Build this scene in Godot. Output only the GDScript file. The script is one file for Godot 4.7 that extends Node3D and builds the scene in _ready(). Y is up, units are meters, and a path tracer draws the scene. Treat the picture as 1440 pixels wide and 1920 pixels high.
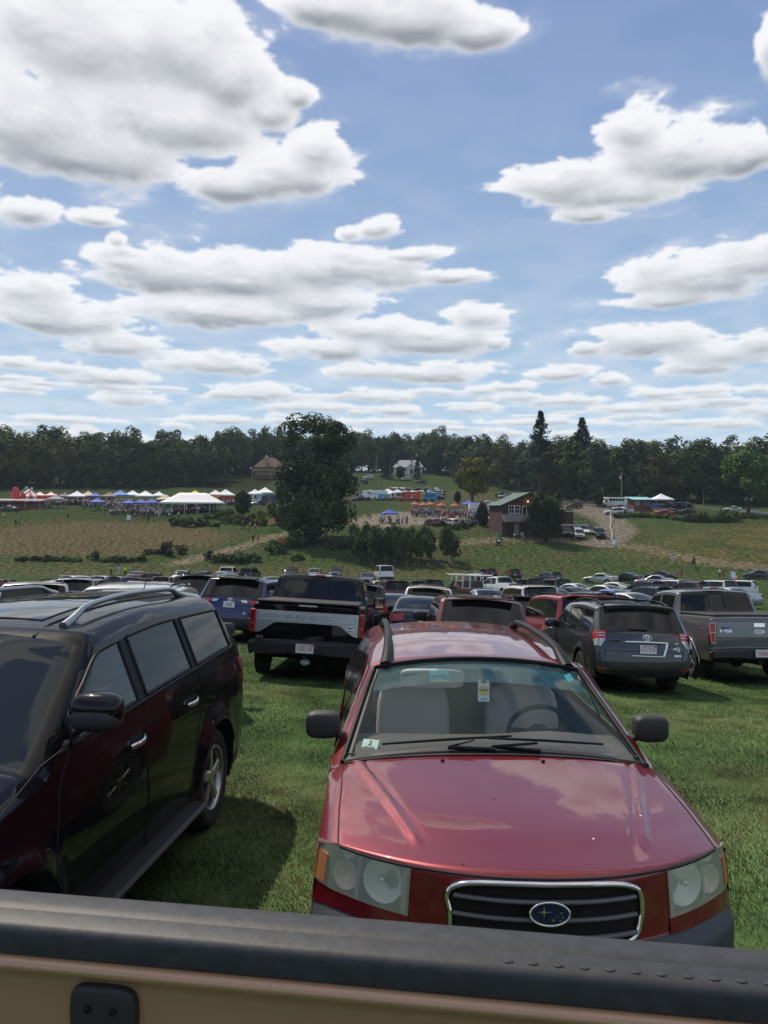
extends Node3D

# ---------------------------------------------------------------- mesh buffer
class Mb:
	var v := PackedVector3Array()
	var n := PackedVector3Array()
	var c := PackedColorArray()
	var ix := PackedInt32Array()
	var col := Color(1, 1, 1)

	func vert(p: Vector3, nn: Vector3) -> int:
		v.append(p); n.append(nn); c.append(col)
		return v.size() - 1

	func tri(a: Vector3, b: Vector3, d: Vector3) -> void:
		var nn := (d - a).cross(b - a).normalized()
		var k := v.size()
		vert(a, nn); vert(b, nn); vert(d, nn)
		ix.append(k); ix.append(k + 1); ix.append(k + 2)

	func quad(a: Vector3, b: Vector3, d: Vector3, e: Vector3) -> void:
		var nn := (d - a).cross(b - a) + (e - a).cross(d - a)
		nn = nn.normalized()
		var k := v.size()
		vert(a, nn); vert(b, nn); vert(d, nn); vert(e, nn)
		for i in [0, 1, 2, 0, 2, 3]: ix.append(k + i)

	func face_out(pts: Array, centre: Vector3) -> void:   # flat face turned away from centre
		var a: Vector3 = pts[0]
		var nn: Vector3 = (pts[2] - a).cross(pts[1] - a)
		var m := Vector3.ZERO
		for p in pts: m += p
		m /= pts.size()
		if nn.dot(m - centre) < 0.0: pts.reverse()
		for i in range(1, pts.size() - 1): tri(pts[0], pts[i], pts[i + 1])

	func box(at: Vector3, size: Vector3, bev := 0.0, b := Basis()) -> void:
		var h := size * 0.5
		bev = minf(bev, minf(h.x, minf(h.y, h.z)) * 0.8)
		if bev <= 0.0:
			for ax in 3:
				for s in [-1.0, 1.0]:
					var nn := Vector3.ZERO; nn[ax] = s
					var u := Vector3.ZERO; u[(ax + 1) % 3] = h[(ax + 1) % 3]
					var w := Vector3.ZERO; w[(ax + 2) % 3] = h[(ax + 2) % 3]
					var o := nn * h[ax]
					face_out([at + b * (o - u - w), at + b * (o + u - w), at + b * (o + u + w), at + b * (o - u + w)], at)
			return
		var g := h - Vector3(bev, bev, bev)
		for ax in 3:
			var a1 := (ax + 1) % 3
			var a2 := (ax + 2) % 3
			for s in [-1.0, 1.0]:
				var pts := []
				for q in [[-1, -1], [1, -1], [1, 1], [-1, 1]]:
					var p := Vector3.ZERO
					p[ax] = s * h[ax]; p[a1] = q[0] * g[a1]; p[a2] = q[1] * g[a2]
					pts.append(at + b * p)
				face_out(pts, at)
				for s2 in [-1.0, 1.0]:
					var e := []
					for q in [[0, -1], [0, 1], [1, 1], [1, -1]]:
						var p := Vector3.ZERO
						p[ax] = s * (h[ax] if q[0] == 0 else g[ax])
						p[a1] = s2 * (g[a1] if q[0] == 0 else h[a1])
						p[a2] = q[1] * g[a2]
						e.append(at + b * p)
					face_out(e, at)
		for sx in [-1.0, 1.0]:
			for sy in [-1.0, 1.0]:
				for sz in [-1.0, 1.0]:
					face_out([at + b * Vector3(sx * h.x, sy * g.y, sz * g.z), at + b * Vector3(sx * g.x, sy * h.y, sz * g.z), at + b * Vector3(sx * g.x, sy * g.y, sz * h.z)], at)

	func grid(p: PackedVector3Array, nu: int, nv: int, wrap_v := false, flip := false) -> void:   # p[i * nv + j], smooth
		var nn := Mb.grid_normals(p, nu, nv, wrap_v)
		var k := v.size()
		for i in p.size(): vert(p[i], -nn[i] if flip else nn[i])
		for i in nu - 1:
			for j in (nv if wrap_v else nv - 1):
				var j2 := (j + 1) % nv
				var a := k + i * nv + j; var b := k + i * nv + j2
				var d := k + (i + 1) * nv + j2; var e := k + (i + 1) * nv + j
				if flip:
					ix.append_array(PackedInt32Array([a, e, d, a, d, b]))
				else:
					ix.append_array(PackedInt32Array([a, b, d, a, d, e]))

	static func grid_normals(p: PackedVector3Array, nu: int, nv: int, wrap_v := false) -> PackedVector3Array:
		var out := PackedVector3Array()
		out.resize(p.size())
		for i in nu - 1:
			for j in (nv if wrap_v else nv - 1):
				var j2 := (j + 1) % nv
				var a := i * nv + j; var b := i * nv + j2
				var d := (i + 1) * nv + j2; var e := (i + 1) * nv + j
				var f := (p[d] - p[a]).cross(p[b] - p[e])
				out[a] += f; out[b] += f; out[d] += f; out[e] += f
		for i in out.size():
			out[i] = out[i].normalized() if out[i].length_squared() > 1e-16 else Vector3.UP
		return out

	func tube(pts: Array, rad: Array, seg := 8, caps := true, sq := Vector2(1, 1)) -> void:
		var p := PackedVector3Array()
		var side := Vector3.ZERO
		for i in pts.size():
			var t: Vector3 = (pts[mini(i + 1, pts.size() - 1)] - pts[maxi(i - 1, 0)]).normalized()
			if side == Vector3.ZERO:
				side = t.cross(Vector3.UP if absf(t.y) < 0.9 else Vector3.RIGHT).normalized()
			side = (side - t * side.dot(t)).normalized()
			var up := side.cross(t)
			var r: float = rad[mini(i, rad.size() - 1)]
			for j in seg:
				var a := TAU * j / seg
				p.append(pts[i] + side * cos(a) * r * sq.x + up * sin(a) * r * sq.y)
		grid(p, pts.size(), seg, true)
		if caps:
			for e in [0, pts.size() - 1]:
				var ring := []
				for j in seg: ring.append(p[e * seg + j])
				var other: Vector3 = pts[1] if e == 0 else pts[pts.size() - 2]
				face_out(ring, other)

	func lathe(prof: Array, seg: int, xf := Transform3D()) -> void:   # prof: Vector2(radius, y), axis y
		var p := PackedVector3Array()
		for q in prof:
			for j in seg:
				var a := TAU * j / seg
				p.append(xf * Vector3(cos(a) * q.x, q.y, sin(a) * q.x))
		grid(p, prof.size(), seg, true)

	func ball(at: Vector3, r: Vector3, seg := 12, e := 1.0, b := Basis()) -> void:
		var p := PackedVector3Array()
		var rows := seg / 2 + 1
		for i in rows:
			var f := PI * (float(i) / (rows - 1) - 0.5)
			for j in seg:
				var a := TAU * j / seg
				var q := Vector3(pw(cos(f), e) * pw(cos(a), e), pw(sin(f), e), pw(cos(f), e) * pw(sin(a), e))
				p.append(at + b * (q * r))
		grid(p, rows, seg, true)

	static func pw(x: float, e: float) -> float:
		return signf(x) * pow(absf(x), e)

	func prism(poly: PackedVector2Array, depth: float, xf: Transform3D) -> void:   # polygon in xy, thick along z
		var t := Geometry2D.triangulate_polygon(poly)
		for s in [-0.5, 0.5]:
			for i in range(0, t.size(), 3):
				var a := xf * Vector3(poly[t[i]].x, poly[t[i]].y, s * depth)
				var b := xf * Vector3(poly[t[i + 1]].x, poly[t[i + 1]].y, s * depth)
				var d := xf * Vector3(poly[t[i + 2]].x, poly[t[i + 2]].y, s * depth)
				var nn := (d - a).cross(b - a)
				if nn.dot(xf.basis.z * s) < 0.0: tri(a, d, b)
				else: tri(a, b, d)
		for i in poly.size():
			var q := poly[i]; var w := poly[(i + 1) % poly.size()]
			var a := xf * Vector3(q.x, q.y, -depth * 0.5); var b := xf * Vector3(w.x, w.y, -depth * 0.5)
			var d := xf * Vector3(w.x, w.y, depth * 0.5); var e := xf * Vector3(q.x, q.y, depth * 0.5)
			if Geometry2D.is_polygon_clockwise(poly): quad(a, b, d, e)
			else: quad(a, e, d, b)

	func mesh() -> ArrayMesh:
		var arr := []
		arr.resize(Mesh.ARRAY_MAX)
		arr[Mesh.ARRAY_VERTEX] = v; arr[Mesh.ARRAY_NORMAL] = n; arr[Mesh.ARRAY_COLOR] = c; arr[Mesh.ARRAY_INDEX] = ix
		var m := ArrayMesh.new()
		if v.size() > 0: m.add_surface_from_arrays(Mesh.PRIMITIVE_TRIANGLES, arr)
		return m

var rng := RandomNumberGenerator.new()
var nz := FastNoiseLite.new()
var nz2 := FastNoiseLite.new()
var M := {}
var used := {}

# ---------------------------------------------------------------- nodes
func numbered(called: String) -> String:
	if not used.has(called):
		used[called] = 0
		return called
	used[called] += 1
	return "%s_%03d" % [called, used[called]]

func tag(o: Node, label: String, category: String, group := "", kind := "") -> Node:
	if label: o.set_meta("label", label)
	if category: o.set_meta("category", category)
	if group: o.set_meta("group", group)
	if kind: o.set_meta("kind", kind)
	return o

func thing(called: String, label: String, category: String, at := Vector3.ZERO, turn := 0.0, group := "") -> Node3D:
	var o := Node3D.new()
	o.name = numbered(called)
	add_child(o)
	o.position = at
	o.rotation.y = turn
	tag(o, label, category, group)
	return o

func obj(called: String, m: Mesh, mat: Material, parent: Node = self, at := Vector3.ZERO) -> MeshInstance3D:
	var o := MeshInstance3D.new()
	o.mesh = m
	o.material_override = mat
	o.position = at
	if parent == self:
		o.name = numbered(called)
	else:
		var k := 0
		for ch in parent.get_children():
			if ch.name == called or String(ch.name).begins_with(called + "_0"): k += 1
		o.name = called if k == 0 else "%s_%03d" % [called, k]
	parent.add_child(o, true)
	return o

func sub(called: String, parent: Node, at := Vector3.ZERO) -> Node3D:
	var o := Node3D.new()
	var k := 0
	for ch in parent.get_children():
		if ch.name == called or String(ch.name).begins_with(called + "_0"): k += 1
	o.name = called if k == 0 else "%s_%03d" % [called, k]
	o.position = at
	parent.add_child(o, true)
	return o

func struct(called: String, m: Mesh, mat: Material) -> MeshInstance3D:
	var o := obj(called, m, mat)
	o.set_meta("kind", "structure")
	return o

func copy(o: Node3D) -> Node3D:
	var r: Node3D = o.duplicate()
	r.name = numbered(String(o.name).rstrip("0123456789").rstrip("_"))
	add_child(r)
	return r

# ---------------------------------------------------------------- materials
func lin(r: float, g: float, b: float) -> Color:
	return Color(r, g, b).linear_to_srgb()

func mat(called: String, c: Color, rough := 0.8, metal := 0.0) -> StandardMaterial3D:
	var m := StandardMaterial3D.new()
	m.resource_name = called
	m.albedo_color = c
	m.roughness = rough
	m.metallic = metal
	M[called] = m
	return m

func vmat(called: String, rough := 0.9) -> StandardMaterial3D:
	var m := mat(called, Color(1, 1, 1), rough)
	m.vertex_color_use_as_albedo = true
	return m

func paint(called: String, c: Color, metal := 0.35, rough := 0.35) -> StandardMaterial3D:
	var m := mat(called, c, rough, metal)
	m.clearcoat_enabled = true
	m.clearcoat = 1.0
	m.clearcoat_roughness = 0.03
	return m

func noise_tex(freq: float, octaves: int, ramp: Gradient, size := 512, as_normal := false, seed_ := 1, kind := FastNoiseLite.TYPE_SIMPLEX_SMOOTH) -> NoiseTexture2D:
	var f := FastNoiseLite.new()
	f.noise_type = kind
	f.frequency = freq
	f.fractal_octaves = octaves
	f.seed = seed_
	var t := NoiseTexture2D.new()
	t.width = size; t.height = size
	t.seamless = true
	t.noise = f
	if as_normal:
		t.as_normal_map = true
		t.bump_strength = 6.0
	elif ramp: t.color_ramp = ramp
	return t

func ramp(stops: Array) -> Gradient:
	var g := Gradient.new()
	var off := PackedFloat32Array(); var cols := PackedColorArray()
	for s in stops: off.append(s[0]); cols.append(s[1])
	g.offsets = off; g.colors = cols
	return g

func add_noise(m: StandardMaterial3D, freq: float, lo: float, hi: float, scale: float, octaves := 5, bump := 0.0, seed_ := 1) -> StandardMaterial3D:
	m.albedo_texture = noise_tex(freq, octaves, ramp([[0.25, Color(lo, lo, lo)], [0.75, Color(hi, hi, hi)]]), 1024 if octaves > 6 else 512, false, seed_)
	m.uv1_triplanar = true
	m.uv1_world_triplanar = true
	m.uv1_scale = Vector3(scale, scale, scale)
	if bump > 0.0:
		m.normal_enabled = true
		m.normal_texture = noise_tex(freq * 2.0, octaves, null, 1024 if octaves > 6 else 512, true, seed_ + 7)
		m.normal_scale = bump
	return m

# ---------------------------------------------------------------- the lie of the land
const EYE := 2.4
const PD := [-60.0, 0.0, 4.0, 8.0, 14.0, 25.0, 40.0, 60.0, 90.0, 118.0, 129.0, 140.0, 155.0, 165.0, 180.0, 200.0, 225.0, 250.0, 290.0, 330.0, 380.0, 450.0, 700.0, 1600.0]
const PG := [2.3, 2.4, 2.4, 2.52, 2.96, 3.86, 5.05, 6.55, 8.6, 9.65, 9.75, 8.4, 6.0, 4.55, 2.5, 0.4, -1.7, -3.4, -6.9, -11.0, -17.6, -22.0, -26.0, -34.0]

func ground(x: float, d: float) -> float:
	var i := 0
	while i < PD.size() - 2 and d > PD[i + 1]: i += 1
	var t := clampf((d - PD[i]) / (PD[i + 1] - PD[i]), 0.0, 1.0)
	var h: float = PD[i + 1] - PD[i]
	var m0: float = (PG[i + 1] - PG[maxi(i - 1, 0)]) / (PD[i + 1] - PD[maxi(i - 1, 0)])
	var k := mini(i + 2, PD.size() - 1)
	var m1: float = (PG[k] - PG[i]) / (PD[k] - PD[i])
	var t2 := t * t
	var t3 := t2 * t
	var g: float = PG[i] * (2 * t3 - 3 * t2 + 1) + m0 * h * (t3 - 2 * t2 + t) + PG[i + 1] * (3 * t2 - 2 * t3) + m1 * h * (t3 - t2)
	var y := EYE - g
	y -= 0.055 * clampf(x, -5.0, 5.0) * smoothstep(5.0, 14.0, d) * (1.0 - 0.8 * smoothstep(30.0, 70.0, d))
	if d > 120.0: y += nz.get_noise_2d(x * 1.2, d * 1.2) * 0.9 * smoothstep(120.0, 160.0, d)
	elif d > 14.0: y += nz.get_noise_2d(x * 2.5, d * 2.5) * 0.10 * smoothstep(14.0, 30.0, d)
	return y

func gp(x: float, d: float, up := 0.0) -> Vector3:
	return Vector3(x, ground(x, d) + up, -d)

func ground_basis(x: float, d: float, turn: float, span := 1.5) -> Basis:
	var nx := (gp(x + span, d) - gp(x - span, d)).normalized()
	var nd := (gp(x, d - span) - gp(x, d + span)).normalized()   # towards +z
	var up := nd.cross(nx).normalized()
	var f := Vector3(-sin(turn), 0, -cos(turn))
	f = (f - up * f.dot(up)).normalized()
	return Basis(f.cross(up).normalized(), up, -f)

func settle(o: Node3D, x: float, d: float, turn: float, tilt := true) -> void:
	if tilt: o.transform = Transform3D(ground_basis(x, d, turn), gp(x, d))
	else: o.transform = Transform3D(Basis(Vector3.UP, turn), gp(x, d))

# ---------------------------------------------------------------- vehicles
# A body is the silhouette (u along the length from the nose, y up) carried across the width, with sides hung from its edges.
class Car:
	var s := {}
	var pu := PackedFloat32Array()
	var py := PackedFloat32Array()
	var tags := []
	var nrm := PackedVector2Array()
	var crown := PackedFloat32Array()
	var parts := {}
	var ts := [-1.0, -0.985, -0.955, -0.91, -0.8, -0.6, -0.35, 0.0, 0.35, 0.6, 0.8, 0.91, 0.955, 0.985, 1.0]

	func mb(called: String) -> Mb:
		if not parts.has(called): parts[called] = Mb.new()
		return parts[called]

	func belt(u: float) -> float:
		return s.belt + s.get("rise", 0.06) * (u / s.L - 0.5)

	func half(u: float, y: float) -> float:
		var w: float = s.W
		var f: float = s.get("front_len", 0.7)
		var r: float = s.get("rear_len", 0.5)
		if u < f: w *= 1.0 - s.get("front_in", 0.12) * pow((f - u) / f, 2.4)
		if u > s.L - r: w *= 1.0 - s.get("rear_in", 0.06) * pow((u - s.L + r) / r, 2.4)
		var b := belt(u)
		var k := clampf((y - s.sill) / (b - s.sill), 0.0, 1.0)
		var v: float = 1.0 - 0.05 * pow((0.45 - k) / 0.45, 2.0) if k < 0.45 else 1.0 - s.get("shoulder", 0.03) * pow((k - 0.45) / 0.55, 2.0)
		if y > b: v -= s.tumble * (y - b) / (s.H - b) * s.get("tumble_k", 1.0)
		var flare := 0.0
		for a in s.arches:
			var dd: float = Vector2(u - a, y - s.axle).length() - s.R
			if dd < 0.12: flare = maxf(flare, 0.018 * (1.0 - smoothstep(0.0, 0.12, dd)))
		return w * v + flare * s.get("flare", 1.0)

	func bottom(u: float) -> float:
		var y: float = s.sill
		if u < 0.5: y += s.get("front_up", 0.0) * (0.5 - u) / 0.5
		for a in s.arches:
			var q := absf(u - a)
			if q < s.R: y = maxf(y, s.axle + sqrt(s.R * s.R - q * q))
		return y

	func outline() -> void:
		var pr: Array = s.prof
		var need := []
		for w in s.windows: need.append_array([w[0], w[1]])
		for a in s.arches:
			for k in [-1.0, -0.995, -0.96, -0.85, 0.85, 0.96, 0.995, 1.0]: need.append(a + k * s.R)
			need.append_array([a - s.R - 0.002, a + s.R + 0.002])
		need.sort()
		var segs := []     # [from, to, tag]
		var last := Vector2(pr[0][0], pr[0][1])
		for i in range(1, pr.size()):
			var p := Vector2(pr[i][0], pr[i][1])
			var tg: String = pr[i - 1][3]
			if i == pr.size() - 1:
				segs.append([last, p, tg])
				break
			var q := Vector2(pr[i - 1][0], pr[i - 1][1])
			var nx := Vector2(pr[i + 1][0], pr[i + 1][1])
			var r := minf(pr[i][2], minf(p.distance_to(q), p.distance_to(nx)) * 0.49)
			if r < 0.004:
				segs.append([last, p, tg])
				last = p
				continue
			var a := p + (q - p).normalized() * r
			var b := p + (nx - p).normalized() * r
			segs.append([last, a, tg])
			var k := 6 if s.du < 0.1 else 4
			var prev := a
			for j in k:
				var t := float(j + 1) / k
				var c := a.lerp(p, t).lerp(p.lerp(b, t), t)
				segs.append([prev, c, tg if j < k / 2 else pr[i][3]])
				prev = c
			last = b
		for sg in segs:
			var a: Vector2 = sg[0]
			var b: Vector2 = sg[1]
			var cuts := []
			var n := maxi(1, int(ceil(a.distance_to(b) / s.du)))
			for j in n: cuts.append(float(j) / n)
			if b.x - a.x > 0.05:
				for x in need:
					if x > a.x + 0.001 and x < b.x - 0.001: cuts.append((x - a.x) / (b.x - a.x))
			cuts.sort()
			var was := -1.0
			for t in cuts:
				if t - was < 1e-4: continue
				was = t
				pu.append(lerpf(a.x, b.x, t)); py.append(lerpf(a.y, b.y, t)); tags.append(sg[2])
		var e: Vector2 = segs[-1][1]
		pu.append(e.x); py.append(e.y); tags.append(segs[-1][2])
		nrm = PackedVector2Array()
		var cr := PackedFloat32Array()
		for i in pu.size():
			var a := maxi(i - 1, 0)
			var b := mini(i + 1, pu.size() - 1)
			var t := Vector2(pu[b] - pu[a], py[b] - py[a]).normalized()
			nrm.append(Vector2(t.y, -t.x))
			cr.append(s.crown.get(tags[i], 0.05))
		for i in pu.size():
			var sum := 0.0
			var wt := 0.0
			for j in range(maxi(0, i - 3), mini(pu.size(), i + 4)):
				sum += cr[j]; wt += 1.0
			crown.append(sum / wt)

	func cap(i: int, t: float) -> Vector3:   # local: x across, y up, z = u - L / 2
		var a := absf(t)
		var er: float = s.get("edge", 0.035)
		var ins := crown[i] * pow(a, 2.2) + er * pow(clampf((a - 0.9) / 0.1, 0.0, 1.0), 2.2)
		var u := pu[i] + nrm[i].x * ins
		var y := py[i] + nrm[i].y * ins
		if s.has("sweep") and pu[i] < 1.2: u += s.sweep * pow(a, 2.4) * (1.0 - smoothstep(s.prof[2][0], 1.15, pu[i]))
		if s.has("ridge") and tags[i] == "hood":
			var g := 1.0 - smoothstep(0.016, 0.032, absf(a - lerpf(s.ridge[0], s.ridge[1], clampf(pu[i] / s.ridge[2], 0, 1))))
			y += s.ridge[3] * g * smoothstep(0.0, 0.12, pu[i])
			y += s.ridge[3] * 0.8 * smoothstep(0.0, 0.2, pu[i]) * (smoothstep(0.0, 0.08, lerpf(s.ridge[0], s.ridge[1], clampf(pu[i] / s.ridge[2], 0, 1)) - a) - 0.5)
		return Vector3(t * half(u, y), y, u - s.L / 2)

	func find(y: float, rear: bool) -> int:
		var best := 0
		var bd := 9.0
		for i in pu.size():
			if (pu[i] > s.L / 2) == rear and absf(py[i] - y) < bd:
				bd = absf(py[i] - y); best = i
		return best

	func cap_y(t: float, y: float, rear: bool, off: float) -> Vector3:   # point of the nose or the tail at a height
		var lo := -1
		var rng_ := range(pu.size() - 2, 0, -1) if rear else range(0, pu.size() - 2)
		for i in rng_:
			var i2: int = i + 1
			if (py[i] - y) * (py[i2] - y) <= 0.0 and absf(py[i] - py[i2]) > 1e-6:
				lo = i
				break
		if lo < 0: lo = find(y, rear)
		var hi := mini(lo + 1, pu.size() - 1)
		var f := clampf((y - py[lo]) / (py[hi] - py[lo]), 0, 1) if absf(py[hi] - py[lo]) > 1e-6 else 0.0
		var p := cap(lo, t).lerp(cap(hi, t), f)
		var nn := nrm[lo].lerp(nrm[hi], f)
		return p - Vector3(0, nn.y, nn.x) * off + Vector3(signf(t) * off * 0.5 * smoothstep(0.8, 1.0, absf(t)), 0, 0)

	func cap_u(t: float, u: float, off: float) -> Vector3:   # point of the upper surface at a length
		var lo := 0
		for i in pu.size() - 1:
			if pu[i] <= u and pu[i + 1] > u and py[i] > s.sill + 0.35:
				lo = i
				break
		var f := clampf((u - pu[lo]) / (pu[lo + 1] - pu[lo]), 0, 1)
		var nn := nrm[lo].lerp(nrm[lo + 1], f)
		return cap(lo, t).lerp(cap(lo + 1, t), f) - Vector3(0, nn.y, nn.x) * off

	func side(sg: float, u: float, y: float, off: float) -> Vector3:
		return Vector3(sg * (half(u, y) + off), y, u - s.L / 2)

	# raised patches with a rim: corners run round the patch, each Vector2(t, y) or (u, y)
	func patch(m: Mb, how: String, arg, q: Array, off: float, nu := 6, nv := 6, rim := 0.02) -> void:
		var p := PackedVector3Array()
		for i in nu + 1:
			for j in nv + 1:
				var a: Vector2 = q[0].lerp(q[1], float(i) / nu).lerp(q[3].lerp(q[2], float(i) / nu), float(j) / nv)
				p.append(place(how, arg, a, off))
		var c0 := p[0]
		var nn := (p[p.size() - 1] - p[0]).cross(p[nv] - p[nu * (nv + 1)])
		var outw := p[0] - place(how, arg, q[0], off - 0.01)
		m.grid(p, nu + 1, nv + 1, false, nn.dot(outw) < 0.0)
		if rim > 0.0:
			var ring := []
			var deep := []
			var steps := []
			for i in nu: steps.append(Vector2(float(i) / nu, 0))
			for j in nv: steps.append(Vector2(1, float(j) / nv))
			for i in nu: steps.append(Vector2(1.0 - float(i) / nu, 1))
			for j in nv: steps.append(Vector2(0, 1.0 - float(j) / nv))
			for st in steps:
				var a: Vector2 = q[0].lerp(q[1], st.x).lerp(q[3].lerp(q[2], st.x), st.y)
				ring.append(place(how, arg, a, off)); deep.append(place(how, arg, a, off - rim))
			for i in ring.size():
				var k := (i + 1) % ring.size()
				m.face_out([ring[i], ring[k], deep[k], deep[i]], (p[0] + p[p.size() - 1]) * 0.5)

	func place(how: String, arg, a: Vector2, off: float) -> Vector3:
		if how == "rear": return cap_y(a.x, a.y, true, off)
		if how == "front": return cap_y(a.x, a.y, false, off)
		if how == "top": return cap_u(a.x, a.y, off)
		return side(arg, a.x, a.y, off)

	func build() -> void:
		outline()
		var n := pu.size()
		var nv := ts.size()
		var P := PackedVector3Array()
		for i in n:
			for t in ts: P.append(cap(i, t))
		var N := Mb.grid_normals(P, n, nv)
		var cut: float = s.get("glass_cut", 0.91)
		for i in n - 1:
			for j in nv - 1:
				var tm: float = (ts[j] + ts[j + 1]) * 0.5
				var tg: String = tags[i]
				var to := "body"
				if tg == "ws": to = "windshield" if absf(tm) < cut else ("trim" if absf(tm) < 0.955 else "body")
				elif tg == "rg": to = "rear_window" if absf(tm) < cut else s.get("rg_edge", "body")
				elif tg in ["fl"]: to = s.get("bumper_f", "body")
				elif tg in ["rl"]: to = s.get("bumper_r", "body")
				elif tg in ["bed", "trim", "grille_gap", "spoiler", "none"]: to = tg
				if tg == "f" and s.has("lamp_t") and absf(tm) > s.lamp_t: continue
				if to == "none": continue
				if to == "windshield" and s.get("open_ws", false): continue
				emit(mb(to), P, N, i, j, nv, false)
		# sides
		var lo := [0.0, 0.1, 0.22, 0.36, 0.5, 0.64, 0.78, 0.9, 1.0]
		var up := [0.0, 0.06, 0.3, 0.6, 0.9, 1.0]
		for sg in [-1.0, 1.0]:
			var A := PackedVector3Array()
			var B := PackedVector3Array()
			for i in n:
				var e := cap(i, sg)
				var u: float = e.z + s.L / 2
				var b := minf(belt(u), e.y)
				var bt := minf(bottom(u), b)
				for f in lo:
					var y := lerpf(bt, b, f)
					A.append(Vector3(e.x if f == 1.0 and b == e.y else sg * half(u, y), y, e.z))
				for f in up:
					var y := lerpf(b, e.y, f)
					B.append(Vector3(e.x if f == 1.0 else sg * half(u, y), y, e.z))
			var NA := Mb.grid_normals(A, n, lo.size())
			var NB := Mb.grid_normals(B, n, up.size())
			for i in n - 1:
				for j in lo.size() - 1:
					var ym := (A[i * lo.size() + j].y + A[i * lo.size() + j + 1].y) * 0.5
					var to := "cladding" if ym < s.get("clad", 0.0) else "body"
					if tags[i] == "fl" and s.get("bumper_f", "body") != "body": to = s.bumper_f
					if tags[i] == "rl" and s.get("bumper_r", "body") != "body": to = s.bumper_r
					emit(mb(to), A, NA, i, j, lo.size(), sg > 0.0)
				var um := (pu[i] + pu[i + 1]) * 0.5
				for j in up.size() - 1:
					var q := i * up.size() + j
					var hgt := B[i * up.size() + up.size() - 1].y - B[i * up.size()].y
					if hgt < 0.004 and B[(i + 1) * up.size() + up.size() - 1].y - B[(i + 1) * up.size()].y < 0.004: continue
					var to := "body"
					var wn := -1
					if tags[i] != "fl" and tags[i] != "rl":
						for w in s.windows.size():
							if um > s.windows[w][0] and um < s.windows[w][1]: wn = w
						if wn >= 0 and j in [1, 2, 3] and hgt > 0.09: to = "window%d%s" % [wn, "l" if sg < 0.0 else "r"]
						elif um > s.windows[0][0] - 0.1 and um < s.windows[-1][1] and j < 4: to = s.get("pillar", "trim")
						elif um > s.windows[0][0] - 0.1 and um < s.windows[-1][1] + 0.02 and j == 0: to = "trim"
					if to.begins_with("window") and s.get("open_side", false): continue
					emit(mb(to), B, NB, i, j, up.size(), sg > 0.0)
		# floor pan and wheel wells
		var ub := mb("underbody")
		var y0: float = s.sill + 0.03
		var w0: float = s.W * 0.93
		ub.quad(Vector3(-w0, y0, -s.L / 2 + 0.25), Vector3(w0, y0, -s.L / 2 + 0.25), Vector3(w0, y0, s.L / 2 - 0.25), Vector3(-w0, y0, s.L / 2 - 0.25))
		for a in s.arches:
			for sg in [-1.0, 1.0]:
				var p := PackedVector3Array()
				for k in 13:
					var an := PI * k / 12.0
					var z: float = a - s.L / 2 - cos(an) * (s.R + 0.004)
					var y: float = s.axle + sin(an) * (s.R + 0.004) - (0.12 if k in [0, 12] else 0.0)
					var xo: float = half(z + s.L / 2, y) - 0.012
					p.append(Vector3(sg * xo, y, z)); p.append(Vector3(sg * (xo - 0.32), y, z))
				ub.grid(p, 13, 2)

	func emit(m: Mb, P: PackedVector3Array, N: PackedVector3Array, i: int, j: int, nv: int, flip: bool) -> void:
		var a := i * nv + j
		var id := [a, a + 1, a + nv + 1, a + nv]
		var f := (P[id[2]] - P[id[0]]).cross(P[id[1]] - P[id[3]])
		if f.length_squared() < 1e-14: return
		var k := m.v.size()
		for q in id: m.vert(P[q], -N[q] if flip else N[q])
		for q in ([0, 2, 1, 0, 3, 2] if flip else [0, 1, 2, 0, 2, 3]): m.ix.append(k + q)

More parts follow.
